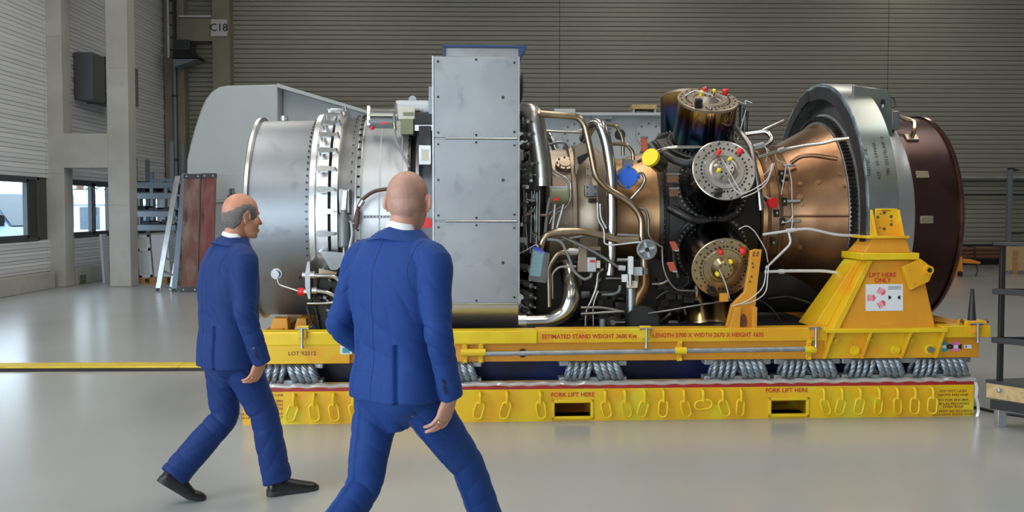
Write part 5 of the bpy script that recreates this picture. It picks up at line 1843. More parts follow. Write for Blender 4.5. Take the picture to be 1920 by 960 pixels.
pipe([(1262, 470, -.75), (1266, 500, -.8), (1272, 520, -.8)], 6, 'dark_metal', 'black_pipe')
pipe([(1378, 238, -.6), (1392, 252, -.75), (1408, 275, -.85), (1413, 300), (1420, 345), (1427, 392)], 5, 'dull_pipe', 'vertical_pipe', -.9)
pipe([(1423, 360), (1427, 394)], 6, 'silver_pipe', 'pipe_sleeve', -.9, 0)
pipe([(1398, 252, -.6), (1438, 246, -.65), (1449, 262, -.7), (1436, 274, -.75), (1412, 277, -.78)], 4.6, 'silver_pipe', 'u_pipe')
pipe([(1412, 277), (1432, 272)], 6.5, 'bright_steel', 'union_nut', -.78, 0)
pipe([(1421, 295, -.82), (1470, 280, -.82), (1512, 272, -.86), (1545, 268, -.9), (1566, 262, -.94), (1592, 259, -.98)], 3.6, 'silver_pipe', 'cross_pipe')
pipe([(1458, 284), (1470, 280)], 5.5, 'bright_steel', 'union_nut', -.82, 0)
pipe([(1424, 249, -.6), (1437, 242, -.6), (1470, 227, -.6)], 4, 'silver_pipe', y=-.6)
pipe([(1380, 256, -.6), (1400, 250, -.6)], 4, 'silver_pipe', y=-.6, sm=0)
pipe([(1483, 306, -.74), (1500, 293, -.78), (1525, 291, -.82), (1570, 298, -.9)], 4.2, 'copper_case', 'cone_pipe')
pipe([(1430, 440), (1478, 433), (1514, 428), (1570, 441), (1612, 442)], 2.7, 'white_wire', 'cross_pipe', -.98)
pipe([(1433, 510), (1480, 508), (1553, 508), (1597, 518)], 3.0, 'white_wire', 'cross_pipe', -.98)
pipe([(1478, 433), (1484, 456), (1436, 503)], 2.4, 'white_wire', 'branch_pipe', -.98)
pipe([(1474, 433), (1490, 431)], 4, 'white_wire', 'union_nut', -.98, 0)
pipe([(1460, 509), (1470, 509)], 4.5, 'white_wire', 'union_nut', -.98, 0)
for (pts, y) in (([(1385, 430), (1400, 422), (1415, 433), (1436, 468), (1440, 492)], -1.12), ([(1437, 498), (1433, 540), (1400, 566), (1372, 574)], -1.24), ([(1441, 500), (1437, 550), (1410, 568), (1380, 571)], -1.24),
                 ([(1449, 306), (1440, 338), (1412, 356), (1388, 366), (1374, 350), (1366, 335)], -1.17), ([(1452, 306), (1438, 345), (1415, 362), (1390, 371)], -1.16), ([(1353, 297), (1366, 318), (1380, 345), (1392, 362)], -1.2),
                 ([(1348, 505), (1360, 530), (1368, 560)], -1.2), ([(1284, 180), (1302, 169), (1345, 176), (1400, 196), (1396, 188), (1410, 193)], -.5), ([(1308, 172), (1330, 176), (1352, 190)], -.6),
                 ([(1474, 312), (1470, 335), (1465, 365)], -.74), ([(1478, 312), (1484, 335), (1485, 375)], -.74), ([(1485, 381), (1487, 405), (1484, 430)], -.78), ([(1432, 268), (1440, 288), (1436, 304)], -.8), ([(1465, 418), (1480, 416), (1486, 405)], -.76),
                 ([(1452, 283), (1456, 300), (1472, 306)], -.7), ([(1430, 330), (1440, 320), (1447, 308)], -.85)):
    pipe(pts, 1.0, 'white_wire', 'wire', y)
for k in range(5):
    pipe([(1386 + k * 3.2, 258 - k), (1388 + k * 3, 232), (1388 + k * 3.4, 196 + k * 3)], 1.8 if k % 2 else 2.6, 'mid_steel' if k % 2 else 'dark_metal', 'rod', -.45 - .03 * k, 0)
pipe([(1383, 262), (1399, 205)], 1.8, 'silver_pipe', 'rod', -.6, 0)
# left side hoses
pipe([(667, 430), (667, 405), (676, 376), (700, 358), (735, 353), (760, 356)], 3.4, 'hose_brown', 'hose', -.99)
pipe([(669, 421), (671, 395)], 4.4, 'hose_brown', 'hose_sleeve', -.99, 0)
pipe([(674, 387), (681, 376)], 4.6, 'bright_steel', 'hose_collar', -.99, 0)
pipe([(739, 214, -.64), (740, 240, -.66), (741, 262, -.75), (752, 285, -.86), (768, 314, -.92)], 2.4, 'hose_grey', 'hose')
pipe([(739, 230), (741, 244)], 3.2, 'gold_pipe', 'hose_collar', -.67, 0)
pipe([(659, 418), (661, 440), (654, 470), (650, 490)], 2.6, 'pale_grey', 'hose', -1.0)
pipe([(582, 517), (622, 517), (636, 524), (642, 545), (642, 580)], 4.2, 'silver_pipe', y=-1.0)
pipe([(585, 545), (612, 547), (632, 557), (640, 575)], 4.2, 'silver_pipe', y=-1.0)
pipe([(576, 569), (610, 569), (634, 566)], 2.8, 'silver_pipe', y=-1.02)
pipe([(566, 516), (578, 516)], 6, 'bright_steel', 'union_nut', -1.0, 0)
pipe([(580, 516), (590, 516)], 7, 'bright_steel', 'union_nut', -1.0, 0)
pipe([(585, 545), (594, 545)], 7, 'bright_steel', 'union_nut', -1.0, 0)
pipe([(561, 516), (567, 516)], 7, 'rubber_black', 'black_cap', -1.0, 0)
pipe([(559, 547), (570, 547)], 7.5, 'cap_red', 'red_cap', -1.0, 0)
pipe([(569, 547), (578, 547)], 6, 'bright_steel', 'union_nut', -1.0, 0)
pipe([(520, 522), (523, 534), (545, 541), (560, 546)], 1.8, 'bright_steel', 'drain_line', -.94)
c = L(520, 513, -.86)
MB().cyl((c.x, -.86, c.z), (c.x, -.9, c.z), .045, n=20).cyl((c.x, -.9, c.z), (c.x, -.95, c.z), .03, n=8).build('drain_plug', 'mid_steel', en)
pipe([(576, 575), (582, 600), (592, 618)], 3, 'rubber_black', 'black_hose', -.98)
pipe([(590, 572), (596, 600), (598, 618)], 2, 'rubber_black', 'black_hose', -.96)
for (u0, v0, u1, v1) in ((612, 584, 634, 592), (616, 598, 634, 606), (622, 608, 636, 614), (606, 560, 616, 566)):
    pipe([(u0, v0 - 3), (u0 + 6, v0 - 1)], 4.5, 'mid_steel', 'fitting', -.98, 0)
    pipe([(u0 + 5, v0), (u1, v1)], 1.3, 'white_wire', 'wire', -.98, 0)
pl_ = [(577, 490), (582, 490), (583, 560), (579, 560), (573, 535), (573, 515)]
MB().prism([(L(u, v, -1.0).x, L(u, v, -1.0).z) for u, v in pl_], 1, -1.03, -.86).build('bulkhead_plate', 'mid_steel', en)
pl_ = [(583, 478), (640, 478), (632, 512), (610, 516), (590, 500)]
MB().prism([(L(u, v, -.96).x, L(u, v, -.96).z) for u, v in ((600, 470), (646, 474), (650, 488), (632, 506), (620, 506))], 1, -.97, -.95).build('angle_bracket', 'mid_steel', en)
MB().prism([(L(u, v, -.97).x, L(u, v, -.97).z) for u, v in ((598, 503), (632, 510), (630, 518), (598, 514))], 1, -.985, -.97).build('brass_bracket', 'gold_pipe', en)
a, b = L(588, 616, -.92), L(650, 512, -.92)
MB().prism([(a.x + .02, a.z - .05), (b.x, a.z - .05), (b.x, b.z), (a.x + .06, b.z), (a.x, (a.z + b.z) / 2)], 1, -.93, -.5).build('lower_manifold', 'black_metal_shade', en, bevel=.01)
for k in range(16):
    q = L(rr0.uniform(592, 645), rr0.uniform(520, 612), -.94)
    MB().cyl(q, q + Vector((rr0.uniform(-.05, .05), -.03, rr0.uniform(-.04, .04))), rr0.uniform(.008, .02), n=8).build('fitting', rr0.choice(['dark_metal', 'mid_steel', 'black_metal_shade']), en)
# --- fuel nozzles in the gap right of the box
rr = random.Random(21)
for (u, v, du, dv, r) in ((978, 236, 14, -8, 6), (980, 258, 14, -6, 5.5), (978, 276, 14, -6, 5), (980, 312, 18, -5, 5), (978, 332, 18, -3, 4.5), (978, 500, 16, 5, 6.5), (978, 528, 18, 8, 5.5), (978, 546, 18, 9, 5.5), (980, 565, 16, 8, 5), (978, 580, 14, 7, 5)):
    a, b = L(u, v, -.86), L(u + du, v + dv, -.94)
    o = MB().cyl(a, b, r * PX, n=12).cyl(a + (b - a) * .35, a + (b - a) * .55, r * 1.25 * PX, n=6).build('fuel_nozzle', 'mid_steel', en)
    MB().cyl(b, b + (b - a) * .45, r * .45 * PX, n=8).build('nozzle_tip', 'bright_steel', o)
for k in range(80):
    u, v = rr.uniform(976, 1010), rr.uniform(215, 470)
    a = L(u, v, -.78 - rr.uniform(0, .06))
    s = rr.uniform(.014, .035)
    mt = rr.choice(['dark_metal', 'mid_steel', 'dark_metal', 'black_metal_shade', 'tan_metal', 'bolt_steel'])
    if rr.random() < .5:
        MB().box(a.x - s, a.x + s, a.y - .02, a.y + .05, a.z - s * rr.uniform(.4, 1.4), a.z + s).build('fitting', mt, en, bevel=.003)
    else:
        MB().cyl(a, a + Vector((rr.uniform(-.03, .08), -.02, rr.uniform(-.05, .05))), s * .6, n=8).build('fitting', mt, en)
for k in range(7):
    u = 982 + k * 5
    pipe([(u, 360 + rr.uniform(-10, 10)), (u + rr.uniform(-2, 2), 420), (u + rr.uniform(-3, 3), 480 + rr.uniform(-15, 30))], rr.uniform(1.2, 2.6), rr.choice(['dark_metal', 'mid_steel', 'dull_pipe']), 'thin_pipe', -.8 - .01 * k, 4)
# clutter low down between the elbow and the combustors
for k in range(46):
    u, v = rr.uniform(1080, 1300), rr.uniform(520, 612)
    a = L(u, v, rr.uniform(-.85, -.6))
    s = rr.uniform(.02, .05)
    mt = rr.choice(['dark_metal', 'black_metal_shade', 'black_metal_shade', 'dark_metal', 'mid_steel'])
    if rr.random() < .5:
        MB().box(a.x - s, a.x + s, a.y - .03, a.y + .05, a.z - s * rr.uniform(.4, 1.4), a.z + s).build('fitting', mt, en, bevel=.003)
    else:
        d = Vector((rr.uniform(-.12, .12), -.02, rr.uniform(-.1, .1)))
        MB().cyl(a, a + d, s * .45, n=8).build('fitting', mt, en)
for (pts, r) in (([(1090, 560), (1140, 545), (1180, 552)], 2.5), ([(1085, 600), (1120, 596), (1160, 602), (1180, 596)], 2.2), ([(1230, 560), (1250, 545), (1300, 556)], 2.5), ([(1420, 560), (1445, 575), (1470, 612)], 2.0), ([(1440, 560), (1480, 555), (1530, 572)], 2.0)):
    pipe(pts, r, 'dark_metal', 'hose', -.85)
# grey starter body, tan block with white switch, valve wheel, white actuator
a, b = L(1030, 383, -.8), L(1064, 352, -.8)
sb2 = MB().cyl((a.x, -.78, (a.z + b.z) / 2), (b.x, -.78, (a.z + b.z) / 2), (b.z - a.z) / 2, n=24).build('starter_body', 'olive_box', en)
MB().box(a.x, b.x, -.80, -.7, b.z - .012, b.z + .012).build('starter_rail', 'pale_grey', sb2)
q = L(1044, 374, -.86)
MB().box(q.x - .03, q.x + .02, -.872, -.84, q.z - .01, q.z + .014).build('red_tag', 'cap_red', sb2)
a, b = L(1083, 510, -.9), L(1126, 462, -.9)
kb = MB().box(a.x, b.x, -.93, -.86, a.z, b.z).build('mount_block', 'tan_metal', en, bevel=.006)
MB().box(a.x + .07, b.x - .01, -.95, -.92, a.z + .01, b.z - .03).build('dark_face', 'black_metal_shade', kb)
a2, b2 = L(1102, 510, -1.0), L(1118, 483, -1.0)
sw = MB().box(a2.x, b2.x, -1.0, -.94, a2.z, b2.z).build('switch_box', 'pale_grey', kb, bevel=.006)
q = L(1111, 490, -1.0)
MB().box(q.x - .022, q.x + .022, -1.003, -1.0, q.z - .008, q.z + .01).build('red_mark', 'cap_red', kb)
MB().box(b2.x, b2.x + .035, -.99, -.94, a2.z + .03, a2.z + .09).build('plug_socket', 'cream', kb, bevel=.004)
q = L(1213, 468, -1.02)
vw = MB().lathe([(0, 0), (0, .078), (.05, .082), (.055, .074), (.055, .066), (.035, .062), (.035, 0)], (0, 0, 0), 2, 40, closed=False).build('valve_wheel', 'hose_grey', en)
vw.matrix_local = Matrix.Translation(q + Vector((0, .05, 0))) @ Matrix.Rotation(PI / 2, 4, 'X')
for k in range(4):
    t = PI / 2 * k + .3
    MB().box(0, .066, -.01, .01, .035, .05, Matrix.Rotation(t, 4, 'Z')).build('spoke', 'pale_grey', vw)
MB().cyl((0, 0, .03), (0, 0, .06), .018, n=12).build('hub', 'dark_metal', vw)
for (u0, v0, u1, v1, y0, m) in ((1179, 481, 1188, 515, -1.06, 'label_white'), (1188, 501, 1205, 517, -1.02, 'pale_grey'), (1167, 515, 1178, 529, -1.04, 'label_white'), (1176, 527, 1196, 540, -1.04, 'cream'), (1190, 508, 1198, 535, -1.0, 'olive_box'), (1206, 503, 1215, 515, -.98, 'mid_steel')):
    a, b = L(u0, v1, y0), L(u1, v0, y0)
    MB().box(a.x, b.x, y0, y0 + .06, a.z, b.z).build('actuator_block', m, en, bevel=.004)
pipe([(1182, 515), (1182, 535)], 3, 'bright_steel', 'actuator_rod', -1.06, 0)
pipe([(1160, 502), (1172, 503)], 5, 'pale_grey', 'actuator_joint', -1.0, 0)
# black cylinder end, sump valve
q = L(1206, 604, -.98)
bc = MB().cyl((q.x, -.98, q.z), (q.x, -.6, q.z), .132, n=40).build('oil_filter', 'rubber_black', en)
MB().lathe([(-.99, .118), (-.99, .134), (-.97, .136), (-.97, .118)], (q.x, 0, q.z), 1, 40).build('filter_rim', 'dark_metal', bc)
q = L(1148, 604, -.98)
sv = MB().cyl((q.x, -.99, q.z), (q.x, -.93, q.z), .05, n=24).build('sump_valve', 'dark_metal', en)
MB().cyl((q.x, -1.02, q.z), (q.x, -.99, q.z), .022, n=12).cyl((q.x, -1.0, q.z), (q.x + .1, -1.0, q.z), .01, n=8).build('valve_stem', 'mid_steel', sv)
pipe([(1130, 598), (1130, 618)], 6, 'actuator_grey', 'sump_tube', -.96, 0)
# red-orange bracket tags
for (pts) in (((1255, 453), (1266, 453), (1274, 469), (1262, 470)), ((1250, 492), (1263, 491), (1269, 508), (1257, 509))):
    ps_ = [L(u, v, -.9) for u, v in pts]
    o = MB().prism([(q.x, q.z) for q in ps_], 1, -.90, -.88).build('bracket_plate', 'red_tag', en)
    MB().box(ps_[1].x - .005, ps_[1].x + .03, -.9, -.86, ps_[2].z - .01, ps_[2].z + .004).build('bracket_lip', 'pale_grey', o)
for (u0, v0, u1, v1, y0) in ((1252, 325, 1272, 342, -.85), (1256, 352, 1272, 368, -.85), (1204, 256, 1214, 284, -.75)):
    a, b = L(u0, v1, y0), L(u1, v0, y0)
    o = MB().box(a.x, b.x, y0, y0 + .04, a.z, b.z).build('bracket', 'red_tag' if u0 < 1240 else 'pipe_brown', en)
    MB().box(a.x - .004, b.x + .004, y0 - .01, y0 + .05, b.z - .012, b.z + .002).build('bracket_lip', 'mid_steel', o)
# yellow-capped port and blue-capped port
c = L(1221, 296, -.93)
ax = Vector((-.55, -.62, .30)).normalized()
yp = MB().cyl(c - ax * .16, c - ax * .01, .068, .062, n=24).build('flanged_port', 'gold_pipe', en)
MB().cyl(c - ax * .012, c + ax * .022, .074, n=28).build('yellow_cap', 'cap_yellow', yp)
c = L(1177, 332, -.75)
bp_ = MB().cyl(c + Vector((0, .12, 0)), c, .09, n=32).build('round_port', 'mid_steel', en)
b_ = MB().cyl((c.x, c.y - .02, c.z), (c.x, c.y, c.z), .074, n=32)
bc2 = b_.build('blue_cap', 'cap_blue', bp_)
for k in range(4):
    t = PI / 2 * k
    q = c + Vector((.082 * math.cos(t), -.012, .082 * math.sin(t)))
    MB().cyl((q.x, q.y - .012, q.z), (q.x, q.y + .01, q.z), .022, n=14).build('cap_ear', 'cap_blue', bp_)
    MB().cyl((q.x, q.y - .016, q.z), (q.x, q.y, q.z), .009, n=8).build('cap_screw', 'lid_blue', bp_)
MB().box(c.x - .03, c.x + .05, c.y + .02, c.y + .1, c.z + .09, c.z + .15).build('port_bracket', 'mid_steel', en)
# bracket of combustor lug in yellow at the lower can
q = L(1357, 558, -1.19)
MB().box(q.x - .035, q.x + .03, -1.21, -1.18, q.z - .03, q.z + .035).build('yellow_tab', 'stand_orange', en)

# ================================================================== INSPECTION TAG IN A CLEAR BAG
p = L(1010, 470, -1.05)
M4 = Matrix.Translation(STAND_ORG) @ Matrix.Rotation(STAND_ROT, 4, 'Z')
tg = tag(empty('inspection_tag', M4 @ p, STAND_ROT), 'teal paper tag in a clear bag hanging from the golden pipe', 'tag')
s_ = 1 / 236
m = Matrix.Rotation(math.radians(8), 4, 'Y')


def tp(u, v):
    return ((u - 1010) * s_, (470 - v) * s_)


MB().prism([tp(1000, 468), tp(1020, 474), tp(1013, 519), tp(993, 517)], 1, -.002, .002).build('paper', 'tag_teal', tg)
MB().prism([tp(999, 463), tp(1010, 464), tp(1023, 473), tp(1020, 476), tp(1000, 470)], 1, -.004, .004).build('bag_seal', 'tag_blue', tg)
MB().prism([tp(997, 466), tp(1031, 475), tp(1024, 531), tp(990, 527)], 1, -.010, -.009).build('bag', 'clear_bag', tg)
MB().tube([Vector((-.0, 0, .03)), Vector((-.02, .02, .05)), Vector((-.1, .05, .0)), Vector((-.16, .08, -.03))], .004, 6, 4).build('string', 'white_wire', tg)
for k in range(5):
    x0, z0 = tp(998 - k * .9, 477 + k * 8)
    MB().box(x0, x0 + .06, -.0032, -.002, z0 - .003, z0).build('print_line', 'rack_steel', tg)

# ================================================================== BLACK TROLLEY AT THE RIGHT EDGE
def WP(u, v, y):
    return W(u, v, y)


tq = G(1876, 800)
tr_ = tag(empty('black_trolley', (tq.x, tq.y, 0)), 'black steel railed trolley cut off by the right frame edge', 'trolley')


def tl(u, v, y):
    q = W(u, v, y)
    return Vector((q.x - tq.x, q.y - tq.y, q.z))


yt = tq.y


def bar(a, b, w_, h_, name, m='black_paint'):
    a, b = Vector(a), Vector(b)
    d = (b - a).normalized()
    up = Vector((0, 0, 1)) if abs(d.z) < .9 else Vector((0, 1, 0))
    sx_ = d.cross(up).normalized()
    uy = sx_.cross(d).normalized()
    rg = []
    for p in (a, b):
        rg.append([p + sx_ * (i * w_) + uy * (j * h_) for i, j in ((-1, -1), (1, -1), (1, 1), (-1, 1))])
    return MB().rings(rg).build(name, m, tr_, bevel=.003)


zt_ = W(1880, 457, yt).z
px_ = tl(1877, 600, yt).x
bar((px_, 0, W(1870, 748, yt).z), (px_, 0, zt_), .018, .018, 'post')
bar((px_ + .14, -.22, W(1910, 762, yt - .2).z - .02), (px_ + .14, -.22, zt_), .018, .018, 'post')
bar((px_ + .95, 0, .2), (px_ + .95, 0, zt_), .018, .018, 'post')
bar((px_ - .06, .02, zt_), (px_ + 1.0, .02, zt_), .03, .012, 'hand_rail')
bar((px_ - .06, 0, zt_), (px_ + .5, -.7, zt_), .03, .012, 'hand_rail')
for v in (546, 637):
    z = W(1860, v, yt).z
    bar((px_ - .07, .0, z), (px_ + .5, -.7, z), .006, .022, 'side_rail')
    bar((px_ - .02, .03, z + .0), (px_ + .95, .03, z + .0), .006, .018, 'back_rail')
zd = W(1870, 735, yt).z
MB().hexa([Vector((px_ - .07, .06, zd - .05)), Vector((px_ + .45, -.75, zd - .05)), Vector((px_ + 1.1, -.75, zd - .05)), Vector((px_ + 1.1, .3, zd - .05))],
          [Vector((px_ - .07, .06, zd + .06)), Vector((px_ + .45, -.75, zd + .06)), Vector((px_ + 1.1, -.75, zd + .06)), Vector((px_ + 1.1, .3, zd + .06))]).build('deck', 'osb', tr_)
MB().hexa([Vector((px_ - .075, .065, zd + .06)), Vector((px_ + .45, -.76, zd + .06)), Vector((px_ + 1.1, -.76, zd + .06)), Vector((px_ + 1.1, .3, zd + .06))],
          [Vector((px_ - .075, .065, zd + .085)), Vector((px_ + .45, -.76, zd + .085)), Vector((px_ + 1.1, -.76, zd + .085)), Vector((px_ + 1.1, .3, zd + .085))]).build('deck_cover', 'dark_steel', tr_)
bar((px_ - .06, .0, zd - .09), (px_ + .5, -.75, zd - .09), .02, .035, 'deck_beam')
bar((px_ + .02, .02, 0.0), (px_ + .02, .02, zd - .1), .032, .032, 'foot_tube', 'galv')
bar((px_ + .9, .02, 0.0), (px_ + .9, .02, zd - .1), .032, .032, 'foot_tube', 'galv')
bar((px_ + .9, -.6, 0.0), (px_ + .9, -.6, zd - .1), .032, .032, 'foot_tube', 'galv')
for (x, y, z) in ((px_ - .03, -.03, W(1865, 730, yt).z), (px_ + .1, -.22, W(1900, 758, yt - .2).z)):
    MB().sphere((x, y - .02, z), .018, 8, 6).build('rail_bolt', 'galv', tr_)
c0_ = G(1830, 766)
cbl = tag(MB().tube([c0_ + Vector((-.6, .25, .012)), c0_ + Vector((0, 0, .012)), G(1868, 776) + Vector((0, 0, .012)), G(1935, 785) + Vector((0, 0, .012))], .012, 8, 6).build('floor_cable', 'rubber_black'), 'black cable lying on the floor beside the stand end', 'cable')

# ================================================================== TWO MEN
mat('suit_blue', (0.010, 0.038, 0.165), 0.68, 0, (0.012, 0.044, 0.185), 90, 0.3, 0.7, bump=.1, bscale=700, spec=.18)
mat('suit_navy', (0.007, 0.026, 0.122), 0.68, 0, (0.009, 0.031, 0.14), 90, 0.3, 0.7, bump=.06, bscale=900, spec=.25)
mat('suit_thread', (0.005, 0.014, 0.08), 0.8)
mat('button_dark', (0.012, 0.014, 0.03), 0.3)
mat('shirt_white', (0.80, 0.81, 0.83), 0.7)
mat('skin_a', (0.56, 0.265, 0.165), 0.48, 0, (0.50, 0.215, 0.13), 14, 0.35, 0.65, bump=.05, bscale=180, spec=.4)
mat('skin_b', (0.54, 0.285, 0.20), 0.48, 0, (0.47, 0.225, 0.155), 14, 0.35, 0.65, bump=.05, bscale=180, spec=.4)
mat('shoe_leather', (0.010, 0.010, 0.011), 0.28, 0, (0.014, 0.014, 0.015), 20, bump=.05, bscale=60)
mat('shoe_sole', (0.022, 0.023, 0.026), 0.55)
mat('ring_gold', (0.75, 0.62, 0.38), 0.25, 1.0)
mat('eye_white', (0.75, 0.73, 0.70), 0.2)
mat('hair_grey', (0.075, 0.062, 0.055), 0.75, 0, (0.25, 0.225, 0.21), 330, 0.36, 0.66, detail=8, bump=.5, bscale=420)
mat('hair_buzz', (0.40, 0.215, 0.155), 0.55, 0, (0.29, 0.155, 0.115), 260, 0.3, 0.7, detail=8, bump=.12, bscale=420, col3=(0.47, 0.26, 0.19), scale3=11, lo3=.4, hi3=.7)
for nm in ('skin_a', 'skin_b'):
    b = MATS[nm].node_tree.nodes['Principled BSDF']
    b.inputs['Subsurface Weight'].default_value = .12
    b.inputs['Subsurface Radius'].default_value = (.012, .004, .002)
for nm in ('suit_blue', 'suit_navy'):
    b = MATS[nm].node_tree.nodes['Principled BSDF']
    b.inputs['Sheen Weight'].default_value = .12
    b.inputs['Sheen Tint'].default_value = (.25, .4, .9, 1)


def crom(vals, k):
    """Catmull-Rom through a list of numpy rows, k steps per span"""
    vals = [np.array(v, float) for v in vals]
    out = []
    n = len(vals)
    for i in range(n - 1):
        p0, p1, p2, p3 = vals[max(i - 1, 0)], vals[i], vals[i + 1], vals[min(i + 2, n - 1)]
        for j in range(k):
            t = j / k
            out.append(.5 * ((2 * p1) + (p2 - p0) * t + (2 * p0 - 5 * p1 + 4 * p2 - p3) * t * t + (3 * p1 - p0 - 3 * p2 + p3) * t ** 3))
    out.append(vals[-1])
    return out


def limb(mb, st_, hint=(1, 0, 0), n=22, k=4, cap=True, p=2.0):
    """st_: (x, y, z, a, b): a = half-width along the hint, b = across it"""
    rows = crom(st_, k)
    pts = [Vector(r[:3]) for r in rows]
    h = Vector(hint)
    rg = []
    m = len(pts)
    frames = []
    for i in range(m):
        d = (pts[min(i + 1, m - 1)] - pts[max(i - 1, 0)]).normalized()
        e1 = (h - d * h.dot(d)).normalized()
        frames.append((e1, d.cross(e1), d))

    def mk(c, e1, e2, a, b):
        r_ = []
        for j in range(n):
            t = 2 * PI * j / n
            cx, sx_ = math.cos(t), math.sin(t)
            r_.append(c + e1 * (a * math.copysign(abs(cx) ** (2 / p), cx)) + e2 * (b * math.copysign(abs(sx_) ** (2 / p), sx_)))
        return r_
    for i in range(m):
        e1, e2, d = frames[i]
        a, b = rows[i][3], rows[i][4]
        if i == 0 and cap:
            for s in (.5, .85):
                rg.append(mk(pts[0] - d * (min(a, b) * math.sqrt(1 - s * s) * .7), e1, e2, a * s, b * s))
        rg.append(mk(pts[i], e1, e2, a, b))
        if i == m - 1 and cap:
            for s in (.85, .5):
                rg.append(mk(pts[i] + d * (min(a, b) * math.sqrt(1 - s * s) * .7), e1, e2, a * s, b * s))
    mb.rings(rg)


def torso(mb, st_, n=40, k=4, p=2.5):
    """st_: (z, cx, cy, rx, ry)"""
    rows = crom(st_, k)
    rg = []
    for z, cx, cy, rx, ry in rows:
        rg.append([Vector((cx + rx * math.copysign(abs(math.cos(t)) ** (2 / p), math.cos(t)), cy + ry * math.copysign(abs(math.sin(t)) ** (2 / p), math.sin(t)), z)) for t in [2 * PI * j / n for j in range(n)]])
    mb.rings(rg)


def remeshed(mb, voxel, smooth, name):
    me = mb.mesh(name + '_tmp', None)
    o = bpy.data.objects.new(name + '_tmp', me)
    COL.objects.link(o)
    r = o.modifiers.new('r', 'REMESH')
    r.mode = 'VOXEL'
    r.voxel_size = voxel
    r.use_smooth_shade = True
    if smooth:
        s = o.modifiers.new('s', 'SMOOTH')
        s.factor = .5
        s.iterations = smooth
    dg = bpy.context.evaluated_depsgraph_get()
    out = bpy.data.meshes.new_from_object(o.evaluated_get(dg))
    out.name = name
    bpy.data.objects.remove(o)
    bpy.data.meshes.remove(me)
    return out


def push(me, fn):
    """move every vertex along its normal by fn(co array, normal array)"""
    n = len(me.vertices)
    co = np.empty(n * 3)
    me.vertices.foreach_get('co', co)
    no = np.empty(n * 3)
    me.vertices.foreach_get('normal', no)
    co = co.reshape(-1, 3)
    no = no.reshape(-1, 3)
    d = fn(co, no)
    co2 = co + no * d[:, None]
    me.vertices.foreach_set('co', co2.ravel())
    me.update()


def folds(co, c, rad, direc, wl, amp, phase=0.0, wob=.35):
    """soft cloth folds: waves along direc inside a soft ball; rad may be a 3-vector"""
    c = np.array(c)
    rad = np.array(rad if hasattr(rad, '__len__') else (rad,) * 3)
    q = (co - c) / rad
    fall = np.exp(-(q ** 2).sum(1))
    dv = np.array(direc, float)
    dv /= np.linalg.norm(dv)
    t = (co @ dv) / wl * 2 * PI + phase
    side = co @ np.array([dv[1] - .3, dv[2] + .2, dv[0]])
    t = t + wob * 6 * np.sin(side * 17 + phase) + 1.3 * np.sin(co @ np.array([7., 11., 5.]) + phase)
    wv = np.abs(np.sin(t * .5))
    return .62 * amp * fall * (.55 - 2.0 * (1 - wv) ** 2.2)


def add_mesh(name, me, material, parent):
    me.materials.clear()
    me.materials.append(MATS[material])
    me.polygons.foreach_set('use_smooth', [True] * len(me.polygons))
    o = bpy.data.objects.new(name, me)
    COL.objects.link(o)
    o.parent = parent
    return o


def head_into(mb, M, ears_out=.3, nose=1.0, wide=1.0):
    h = MB()
    h.sphere((0, -.012, .026), (.0765 * wide, .098, .094), 28, 20)
    h.sphere((0, -.030, -.012), (.069 * wide, .078, .075), 24, 16)
    h.sphere((0, .030, -.035), (.062 * wide, .064, .082), 24, 16)
    h.sphere((0, .040, -.083), (.050 * wide, .047, .036), 20, 12)
    h.sphere((0, .074, -.100), (.024, .020, .019), 16, 10)
    h.sphere((0, .066, .020), (.052, .026, .017), 20, 10)
    limb(h, [(0, .084, .006, .009, .008), (0, .098, -.018, .012, .010), (0, .108 * nose, -.034, .015, .012)], n=14, k=3)
    h.sphere((0, .090, -.068), (.024, .013, .008), 16, 8)
    h.sphere((0, .088, -.079), (.021, .013, .008), 16, 8)
    for s in (-1, 1):
        h.sphere((s * .040, .058, -.028), (.026, .026, .024), 14, 10)
        R = Matrix.Translation((s * .0735 * wide, -.004, -.012)) @ Matrix.Rotation(s * ears_out, 4, 'Z') @ Matrix.Rotation(math.radians(-10), 4, 'X')
        e = MB()
        e.sphere((s * .006, -.012, .002), (.0065, .017, .029), 14, 10)
        pts = []
        for i in range(15):
            t = math.radians(-70 + i * 19)
            pts.append((s * .011, -.014 - .017 * math.cos(t) * 1.0 + .006, .004 + .030 * math.sin(t)))
        e.tube([Vector(p) for p in pts], .0058, 8, 0)
        e.sphere((s * .005, -.004, -.026), (.007, .009, .010), 10, 8)
        h.add([R @ Vector(p) for p in e.v], e.f)
    mb.add([M @ Vector(p) for p in h.v], h.f)


